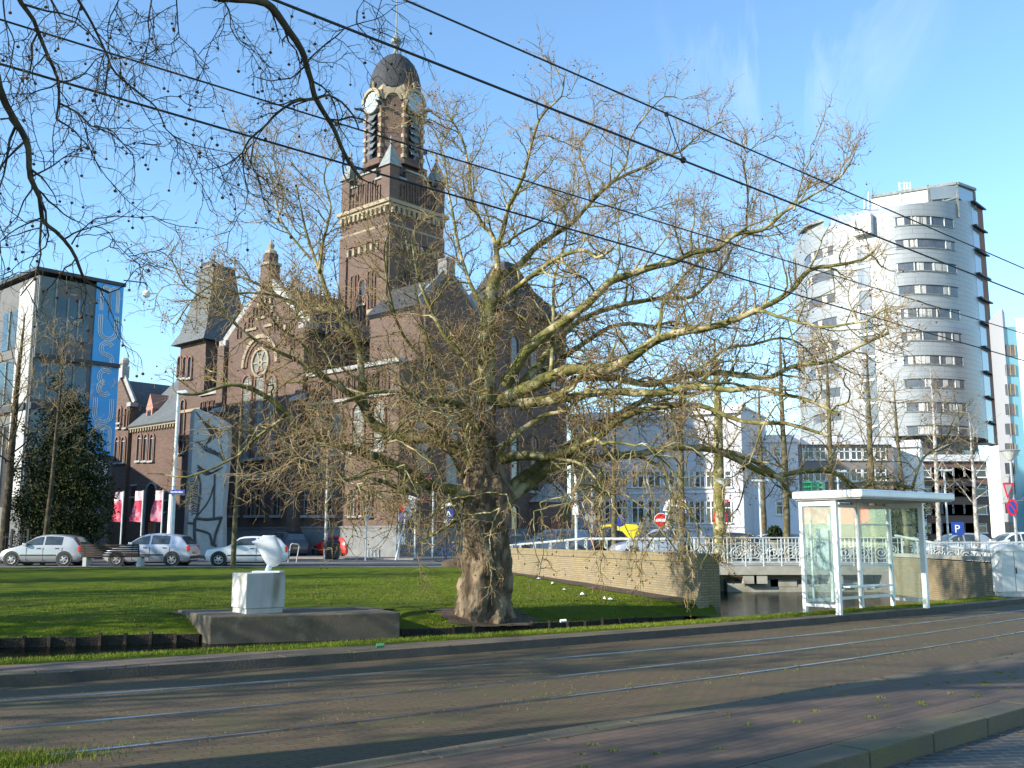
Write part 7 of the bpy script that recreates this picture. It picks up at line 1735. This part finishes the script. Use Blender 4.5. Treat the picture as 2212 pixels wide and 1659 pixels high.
# sloping bank and bush branches at the foot of the right quay wall
# ================= signs on the right =================
zr7=lambda x,y:((1750+x/2.676)/1.4756,(1350+y/2.676)/1.4756)
t,b,tt=simplepole('pole_sign','tall slim white pole with blue plate at the left end of the pale house','pole',zr7(228,0)[0],zr7(0,425)[1],50,M['wpole'],.075,.39)
a=at(*zr7(200,700),49.85);b_=at(*zr7(252,780),49.85); mb=MB(); mb.box(a.x,b_.x,49.8,49.85,b_.z,a.z); mb.build('sign_back',M['signwhite'],t); mb=MB(); a=at(*zr7(190,646),49.85);b_=at(*zr7(285,666),49.85); mb.box(a.x,b_.x,49.8,49.85,b_.z,a.z); mb.build('blue_plate',M['signblue'],t)
t,b,tt=simplepole('street_lamp','slim street lamp pole with round mirror left of the yellow van','lamp',zr7(365,0)[0],zr7(0,450)[1],52,M['galv'],.06,.39)
mb=MB(); p=at(*zr7(340,430),52); mb.lathe([(.02,-.12),(.35,.1),(.38,.14),(.05,.2)],(tt.x,52,tt.z),12); mb.build('lamp_head',M['galv'],t); o=rnd(t,at(*zr7(352,800),51.9),.28,51.9,M['signgrey'],'mirror')
t,b,tt=simplepole('traffic_sign','small blue sign on a thin pole above the yellow van','sign',zr7(600,0)[0],zr7(0,790)[1],53,M['galv'],.035); rnd(t,at(*zr7(607,835),52.9),.28,52.95,M['signblue'],'blue_disc')
t,b,tt=simplepole('no_entry_sign','red round no entry sign with white bar right of the yellow van','sign',zr7(958,0)[0],zr7(0,860)[1],50,M['galv'],.04)
c=at(*zr7(957,825),49.9); rnd(t,c,.36,49.92,M['signwhite'],'rim',.03); rnd(t,c,.33,49.88,M['signred'],'red_disc',.02); mb=MB(); mb.prism([(c.x-.28,c.z-.07),(c.x+.28,c.z-.07),(c.x+.28,c.z+.07),(c.x-.28,c.z+.07)],49.84,49.86); mb.build('white_bar',M['signwhite'],t)
t=thing('direction_board','white direction board with blue edge and black text lines on a white post','sign')
Yd=48; b=at(*zr7(1017,1070),Yd); pole(t,(b.x,Yd,.39),(b.x,Yd,at(*zr7(1017,760),Yd).z),.10); p=at(*zr7(1047,600),Yd+.5); pole(t,(p.x,Yd+.5,.39),(p.x,Yd+.5,p.z),.06,M['black'],name='black_post')
P=[at(*zr7(x,y),Yd-.15) for x,y in ((972,745),(1172,765),(1172,630),(1050,640),(1000,655))]; n=5
mb=MB(); mb.add([tuple(p) for p in P]+[(p.x,p.y+.08,p.z) for p in P],[tuple(range(n)),tuple(range(2*n-1,n-1,-1))]+[(i,i+n,(i+1)%n+n,(i+1)%n) for i in range(n)]); o=mb.build('board',M['signwhite'],t)
mb=MB()
for y,x0,x1,r_ in ((712,1010,1140,.035),(728,1000,1150,.03),(742,1010,1120,.03),(665,1055,1110,.11)):
    p=at(*zr7(x0,y),Yd-.17);q=at(*zr7(x1,y+4),Yd-.17)
    k=7 if r_<.1 else 1
    for i in range(k): u=p.lerp(q,i/k); v=p.lerp(q,(i+.75)/k); mb.box(u.x,v.x,Yd-.18,Yd-.16,u.z-r_,u.z+r_)
mb.build('text_lines',M['black'],o)
mb=MB(); mb.tube([P[1]-Vector((0,.02,0)),P[2]-Vector((0,.02,0)),P[3]-Vector((0,.02,0))],.04,4); mb.build('blue_edge',M['signblue'],o)
M['lampglass']=mat('lamp_diffuser',(.55,.56,.52),.4)
def conelamp(label,px,y0,y1,Y,zb,signs):
    t=thing('street_lamp',label,'lamp'); tt=at(px,y0,Y); pole(t,(tt.x,Y,zb),(tt.x,Y,tt.z-.42),.07,M['galv'],.05)
    mb=MB(); mb.lathe([(.07,-.48),(.12,-.44),(.40,-.05)],(tt.x,Y,tt.z),16); mb.build('diffuser',M['lampglass'],t); mb=MB(); mb.lathe([(.43,-.06),(.44,-.03),(.30,.01),(.04,.04)],(tt.x,Y,tt.z),16); mb.build('lamp_cap',M['galv'],t)
    return t,tt
t,tt=conelamp('conical street lamp on the bridge carrying a red yield triangle',zr7(1478,0)[0],zr7(0,472)[1],0,46,.5,None)
sg=thing('yield_sign','red rimmed upside down triangle sign on the bridge lamp','sign'); P=[at(*zr7(x,y),45.85) for x,y in ((1437,648),(1537,648),(1487,738))]
def trisign(sg,P,mo,mi_,Y):
    c=(P[0]+P[1]+P[2])/3; mb=MB(); mb.prism([(p.x,p.z) for p in P],Y,Y+.03); mb.build('rim',mo,sg); mb=MB(); mb.prism([(c.x+(p.x-c.x)*.66,c.z+(p.z-c.z)*.66) for p in P],Y-.012,Y-.002); mb.build('face',mi_,sg)
trisign(sg,P,M['signred'],M['signgrey'],45.85)
sg=thing('round_sign','red rimmed round sign under the yield triangle on the bridge lamp','sign'); c=at(*zr7(1470,800),45.85); c.x-=.05; rnd(sg,c,.34,45.86,M['signred'],'rim'); rnd(sg,c,.26,45.83,M['signgrey'],'face',.01)
t,tt=conelamp('conical street lamp near the right edge of the photo',2181,972,0,44.5,.41,None)
sg=thing('yield_sign','triangular sign seen nearly from the side on the right hand lamp','sign'); P=[at(x,y,44.35) for x,y in ((2166,1043),(2190,1043),(2177,1078))]; trisign(sg,P,M['signred'],M['signgrey'],44.35)
sg=thing('no_stopping_sign','round blue no stopping sign with red rim on the right hand lamp','sign'); c=at(2186,1096,44.3); 
def ell(rx,rz,Y,m,nm,d): mb=MB(); mb.prism([(c.x+rx*math.cos(j*math.pi/14),c.z+rz*math.sin(j*math.pi/14)) for j in range(28)],Y-d,Y); return mb.build(nm,m,sg)
ell(.24,.37,44.3,M['signred'],'rim',.03); ell(.17,.27,44.27,M['signblue'],'face',.01); mb=MB(); mb.add([(c.x-.15,44.25,c.z+.18),(c.x-.11,44.25,c.z+.22),(c.x+.15,44.25,c.z-.18),(c.x+.11,44.25,c.z-.22)],[(0,1,2,3)]); mb.build('red_stroke',M['signred'],sg,fix=False)
t,b,tt=simplepole('parking_sign','blue parking sign with white letter P right of the bus shelter','sign',(2444+1630/2.676)/1.4756,1130,50,M['galv'],.035); p=at(1656+1628/3.949,915+895/3.949,49.9); mb=MB(); mb.box(p.x-.3,p.x+.3,49.86,49.9,p.z-.32,p.z+.32); mb.build('panel',M['signblue'],t); tx=textmesh('letter','P',.55,M['signwhite'],t,(p.x-.17,49.855,p.z-.2),(R(90),0,0),.002)
for px,y0,Y,lb in ((2039,1018,48,'slim pale lamp pole right of the bus shelter roof'),(1640,1040,50,'slim white lamp pole left of the bus shelter'),(1809,1020,50,'slim white lamp pole behind the bus shelter')):
    t,b,tt=simplepole('lamp_pole',lb,'lamp',px,y0,Y,M['wpole'],.05); mb=MB(); mb.box(tt.x-.35,tt.x+.45,Y-.1,Y+.1,tt.z,tt.z+.1); mb.build('lamp_head',M['wpole'],t)
# topiary in urn on the bridge
t=thing('potted_bush','round clipped bush in a stone urn on the bridge left of the bus shelter','plant'); c=at(1674,1152,42); mb=MB(); mb.lathe([(.14,-.75),(.2,-.7),(.1,-.6),(.3,-.35),(.36,-.32),(.3,-.3)],(c.x,42,c.z),12); mb.build('urn',M['bconc'],t)
rs=np.random.RandomState(5); d=rs.normal(0,1,(900,3)); d/=np.linalg.norm(d,axis=1,keepdims=True); ct=np.array(c)+d*rs.uniform(.2,.32,(900,1)); u=rs.normal(0,.03,(900,3)); v=rs.normal(0,.03,(900,3)); npmesh('bush',np.stack([ct-u,ct+v,ct+u,ct-v],1).reshape(-1,3),np.arange(3600).reshape(-1,4),M['ivy'],t,smooth=False)
# ================= bus shelter =================
M['alu']=mat('white_aluminium',(.72,.73,.72),.35,.1,col2=(.62,.63,.62),scale=3); M['glassc']=clearglass('shelter_glass',(.93,.97,.96),.03); M['glassd']=clearglass('dusty_glass',(.88,.95,.93),.07)
ta=math.atan2(2.0,2.59); SH0=Vector((6.2,21.5,.12))
sh_=thing('bus_shelter','white framed glass bus shelter with flat roof on the tram platform','bus shelter',SH0,ta)   # local x along the track, local -y towards the track
Lx=3.3; Wd=.82; HT=2.35
def post(x,y,w=.075,d=.075,h=HT,m=None): mb=MB(); mb.box(x-w/2,x+w/2,y-d/2,y+d/2,0,h); return mb.build('post',m or M['alu'],sh_,bevel=.008)
for x,y in ((0,0),(0,-Wd),(2.05,0),(3.3,0),(3.3,-Wd)): post(x,y,.085,.12 if y<0 else .085)
mb=MB()
P=[(-.16,-1.58),(3.45,-1.58),(3.45,.12),(-.16,.12)]
mb.hexa([(*p,HT+.02) for p in P],[(*p,HT+.19) for p in P]); mb.build('roof',M['alu'],sh_,bevel=.04)
mb=MB(); mb.box(-.1,3.4,-1.52,.06,HT-.0,HT+.025); mb.build('ceiling',mat('shelter_ceiling',(.4,.4,.38),.6),sh_)
for x in (0,3.3):
    mb=MB(); mb.box(x-.03,x+.03,-Wd,0,HT-.12,HT); mb.box(x-.03,x+.03,-Wd,0,.14,.2); mb.build('end_frame',M['alu'],sh_)
    mb=MB(); mb.box(x-.006,x+.006,-Wd+.06,-.05,.2,HT-.12); mb.build('end_glass',M['glassd'],sh_)
mb=MB(); mb.box(.02,.05,-Wd+.12,-.28,.28,HT-.22); 
for a,b in ((.04,2.01),(2.09,3.26)):
    mb=MB(); mb.box(a,b,-.006,.006,.28,HT-.12); mb.build('back_glass',M['glassc'],sh_)
    mb=MB(); mb.box(a,b,-.025,.025,.22,.28); mb.box(a,b,-.025,.025,HT-.12,HT-.05); mb.build('back_frame',M['alu'],sh_)
mb=MB(); 
for z in (.95,1.86): mb.box(2.09,3.26,-.03,.03,z-.02,z+.02)
mb.build('map_frame',M['alu'],sh_)
mb=MB(); mb.box(.12,.15,-.62,-.56,.25,2.05); mb.box(.12,.15,-.14,-.10,.25,2.05); mb.build('inner_frame',M['alu'],sh_)
mb=MB(); mb.box(.055,.065,-.60,-.30,.9,1.75); mb.build('reflection_panel',mat('reflection_tint',(.45,.52,.55),.5,col2=(.25,.3,.33),scale=18,detail=2),sh_)  # pale panel standing in for the bluish reflection in the end pane
bn_=MB(); bn_.box(.95,2.55,-.50,-.18,.50,.535); bn_.build('seat',M['alu'],sh_,bevel=.01)
for x in (1.2,2.3): mb=MB(); mb.tube([(x,-.33,.5),(x,-.05,.42),(x,-.0,.42)],.025,6); mb.build('seat_bracket',M['alu'],sh_)
M['green']=mat('green_plastic',(.0,.20,.09),.4)
for i,(x,lb) in enumerate(((.05,'green plastic crate on the left end of the bus shelter roof'),(.42,'smaller green plastic crate beside the first on the bus shelter roof'))):
    p=SH0+Vector((math.cos(ta)*x+math.sin(ta)*.25*1,math.sin(ta)*x-math.cos(ta)*.25,HT+.19)); t=thing('plastic_crate',lb,'crate',p,ta+.3*i); w_=.26 if i==0 else .18; h_=.2
    mb=MB(); 
    for q in (0,1): 
        for s in range(5): mb.box(s*w_/4-.01,s*w_/4+.01,q*w_*.8-.006,q*w_*.8+.006,0,h_)
        for s in (0,.5,1): mb.box(-.01,w_+.01,q*w_*.8-.008,q*w_*.8+.008,s*h_-.012,s*h_+.012); mb.box(q*w_-.008,q*w_+.008,0,w_*.8,s*h_-.012,s*h_+.012)
    mb.box(0,w_,0,w_*.8,0,.015); mb.build('lattice',M['green'],t)
# ================= grey cabinet =================
cb=thing('electrical_cabinet','pale grey electrical cabinet with rounded top at the right end of the tram platform','cabinet',(13.02,26.9,.12),R(5))
M['cab']=mat('cabinet_paint',(.60,.62,.58),.45,col2=(.52,.54,.5),scale=3)
mb=MB(); mb.box(.03,.84,.03,.56,0,.12); mb.build('plinth',M['paleconc'],cb); cb.scale=(.82,.8,1); mb=MB(); mb.prism([(0,.12),(.87,.12),(.87,1.22)]+[(.435+.435*math.cos(math.pi*i/12),1.22+.17*math.sin(math.pi*i/12)) for i in range(1,12)]+[(0,1.22)],0,.6); o=mb.build('housing',M['cab'],cb,bevel=.015)
mb=MB(); mb.box(-.015,.885,-.015,.615,1.2,1.225); mb.build('roof_edge',M['cab'],cb); mb=MB(); mb.box(.43,.44,-.006,0,.15,1.18); mb.box(.03,.84,-.006,0,.15,.155); mb.build('door_seam',M['trim'],cb); mb=MB(); mb.box(.47,.49,-.03,0,.62,.78); mb.build('handle',M['black'],cb)
# gull
g0=gp(1997,1291,.13); gl_=thing('gull','white gull with grey wings standing at the platform edge right of the bus shelter','bird',(g0.x,g0.y,.13),R(60))
V=[];F=[];k=12
sec=[(-.17,.17,.012,.01),(-.12,.17,.035,.03),(-.05,.165,.055,.055),(.02,.17,.06,.065),(.08,.19,.05,.06),(.115,.235,.032,.04),(.125,.28,.026,.03),(.135,.31,.03,.032),(.155,.325,.028,.026),(.175,.325,.015,.014)]
for x,z,a,b in sec:
    for j in range(k): t=2*math.pi*j/k; V.append((x+.02*math.sin(t),a*math.cos(t),z+b*math.sin(t)))
for i in range(len(sec)-1):
    for j in range(k): F.append((i*k+j,i*k+(j+1)%k,(i+1)*k+(j+1)%k,(i+1)*k+j))
F+= [tuple(range(k)),tuple(range((len(sec)-1)*k,len(sec)*k))]
mb=MB(); mb.add(V,F); mb.build('body',M['signwhite'],gl_,smooth=True)
for s in (-1,1):
    mb=MB(); mb.add([(.06,s*.055,.21),(-.05,s*.062,.215),(-.2,s*.03,.19),(-.22,s*.01,.175),(-.05,s*.064,.15),(.05,s*.058,.165),(-.05,s*.03,.2),(-.05,s*.03,.16)],[(0,1,2,3,4,5),(0,6,2),(0,5,7),(0,7,6)]); mb.build('wing',mat('gull_grey',(.3,.32,.35),.8),gl_,fix=False)
    mb=MB(); mb.tube([(.0,s*.025,.13),(.005,s*.025,.0),(.03,s*.025,.0)],.006,5); mb.build('leg',M['plate'],gl_)
mb=MB(); mb.tube([(.17,0,.322),(.215,0,.312)],[.012,.003],6); mb.build('beak',M['plate'],gl_)
# ================= overhead wires =================
M['wire']=mat('overhead_wire',(.015,.015,.017),.6)
def wire(label,p0,p1,h,r,sag=0):
    a=gp(p0[0],p0[1],h) if True else None; b=gp(p1[0],p1[1],h); d=b-a
    P=[a-d*.8,a-d*.4]+[a+d*i/6+Vector((0,0,-sag*math.sin(math.pi*i/6))) for i in range(7)]+[b+d*1,b+d*2.5]
    mb=MB(); mb.tube(P,r,6); o=mb.build('overhead_wire',M['wire']); return tag(o,label,'wire','overhead tram wires'),a,b
o1,a1,b1=wire('topmost overhead tram wire crossing the sky to the right',(870,-2),(2212,580),6.9,.0105)
o2,a2,b2=wire('thick overhead tram wire second from the top',(573,-8),(2212,636),5.9,.012)
o3,a3,b3=wire('overhead tram wire third from the top, passing the clock tower low',(0,42),(2212,721),6.7,.0105)
o4,a4,b4=wire('lowest overhead tram wire running from the left edge',(0,138),(2212,779),5.9,.012)
def hanger(pa,ha,pb,hb,lb):
    p=gp(*pa,ha);q=gp(*pb,hb); mb=MB(); mb.tube([p,p.lerp(q,.4)+Vector((.03,.02,-.1)),q],.008,5); mb.ball(p,.035,6,4); mb.ball(q,.04,6,4); tag(mb.build('wire_hanger',M['wire']),lb,'wire hanger','wire hangers')
hanger((1440,247),6.9,(1476,346),5.9,'thin hanger between the two upper tram wires over the big tree')
hanger((918,330),6.7,(940,398),5.9,'thin hanger between the two lower tram wires right of the clock tower')

# ---- dead leaves, soil behind the platform, joints in the near road
M['leaf']=mat('dead_leaf',(.16,.085,.035),.9,col2=(.09,.05,.025),scale=5,spec=.2)
def leaves(name,label,pts,seed,s0=.03):
    rs=np.random.RandomState(seed); n=len(pts); P=np.array(pts); a=rs.uniform(0,6.28,n); s=rs.uniform(.5,1.3,(n,1))*s0; t=rs.uniform(-.4,.4,n)
    d=np.stack([np.cos(a),np.sin(a),t],1)*s; e=np.stack([-np.sin(a),np.cos(a),rs.uniform(-.3,.5,n)],1)*s*.7
    P=P+[0,0,.012]; V=np.stack([P-d,P-e,P+d,P+e],1).reshape(-1,3); o=npmesh(name,V,np.arange(4*n).reshape(-1,4),M['leaf'],smooth=False); return tag(o,label,'leaves',kind='stuff')
r=random.Random(77); pts=[]
for _ in range(1300):
    x=r.gauss(-1.5,5); y=ex(x)+abs(r.gauss(2,5))+.1
    if y>43 or x>farx(y)-.2 or x<-14: continue
    if -7.2<x<-2.2 and y<22.9: continue
    pts.append((x,y,zland(x,y)+.03))
leaves('fallen_leaves','scattered brown dead leaves lying on the lawn',pts,1,.035)
pts=[]
for _ in range(420):
    l=r.choice([pin,kb,pout,Lr[2],kt]); i=r.randint(3,22); p=l[i].lerp(l[i+1],r.random()); z={id(pin):.155,id(kb):.0,id(pout):.0,id(Lr[2]):.01,id(kt):.125}[id(l)]; o_=abs(r.gauss(0,.10))+.03
    if l is pout: pts.append((p.x+o_*.7,p.y-o_,z))
    elif l is pin: pts.append((p.x,p.y-o_*2,z))
    else: pts.append((p.x+o_*.5,p.y-o_,z))
leaves('fallen_leaves','dead leaves and seeds caught along the kerbs and rails',pts,2,.02)
mb=MB(); rr3=random.Random(3); V=[];n=26
A_=[(-7.35,21.5),(-7.2,22.3),(-5.2,22.95),(-3.2,23.3),(-2.6,22.9)]; B_=[(-7.0,21.4),(-6.95,21.7),(-5.2,22.2),(-3.3,22.75),(-3.0,22.3)]
def lerpP(P,t): t*=len(P)-1; i=min(int(t),len(P)-2); f=t-i; return (P[i][0]+(P[i+1][0]-P[i][0])*f,P[i][1]+(P[i+1][1]-P[i][1])*f)
for i in range(n+1):
    t=i/n; a=lerpP(A_,t); b=lerpP(B_,t); j=rr3.uniform(-.1,.12); a=(a[0],a[1]+j)
    V+=[(a[0],a[1],zland(*a)+.012),((a[0]+b[0])/2,(a[1]+b[1])/2,zland(*a)+.05),(b[0],b[1]-.1,.1)]
mb.smooth=True; mb.add(V,[(3*i+q,3*i+q+1,3*i+q+4,3*i+q+3) for i in range(n) for q in (0,1)]); struct('soil_edge',mb,M['soil'],fix=False)

# ---- split meshes that hold several pieces into parts of their own
def split_pieces(o):
    me=o.data; bm=bmesh.new(); bm.from_mesh(me); seen=set(); comps=[]
    for f in bm.faces:
        if f.index in seen: continue
        st=[f]; seen.add(f.index); c=[]
        while st:
            g=st.pop(); c.append(g.index)
            for v in g.verts:
                for h in v.link_faces:
                    if h.index not in seen: seen.add(h.index); st.append(h)
        comps.append(c)
    if len(comps)<2 or len(comps)>40: bm.free(); return
    bm.free()
    for c in comps:
        vs={};V=[];F=[];MI=[];SMO=[]
        for i in c:
            p=me.polygons[i]; f=[]
            for v in p.vertices:
                if v not in vs: vs[v]=len(V); V.append(tuple(me.vertices[v].co))
                f.append(vs[v])
            F.append(f); MI.append(p.material_index); SMO.append(p.use_smooth)
        m2=bpy.data.meshes.new(me.name); m2.from_pydata(V,[],F)
        for m_ in me.materials: m2.materials.append(m_)
        m2.polygons.foreach_set('material_index',MI); m2.polygons.foreach_set('use_smooth',SMO); m2.update()
        q=o.copy(); q.data=m2; COL.objects.link(q)
    nm=o.name.split('.')[0]; bpy.data.objects.remove(o)
for nm in ('buttress','buttress_cap','floor_band','end_frame','gable_coping','wing_wall','wing_coping','wing_roof','tower_slit','sun_fins','colonnettes','gargoyles','band_finials','rungs','seat','bumper','abutments','mullions','back_frame','map_frame','inner_frame','roof_finials','foot'):
    for o in [o for o in COL.objects if o.name.split('.')[0]==nm and o.type=='MESH' and not kids(o)]: split_pieces(o)
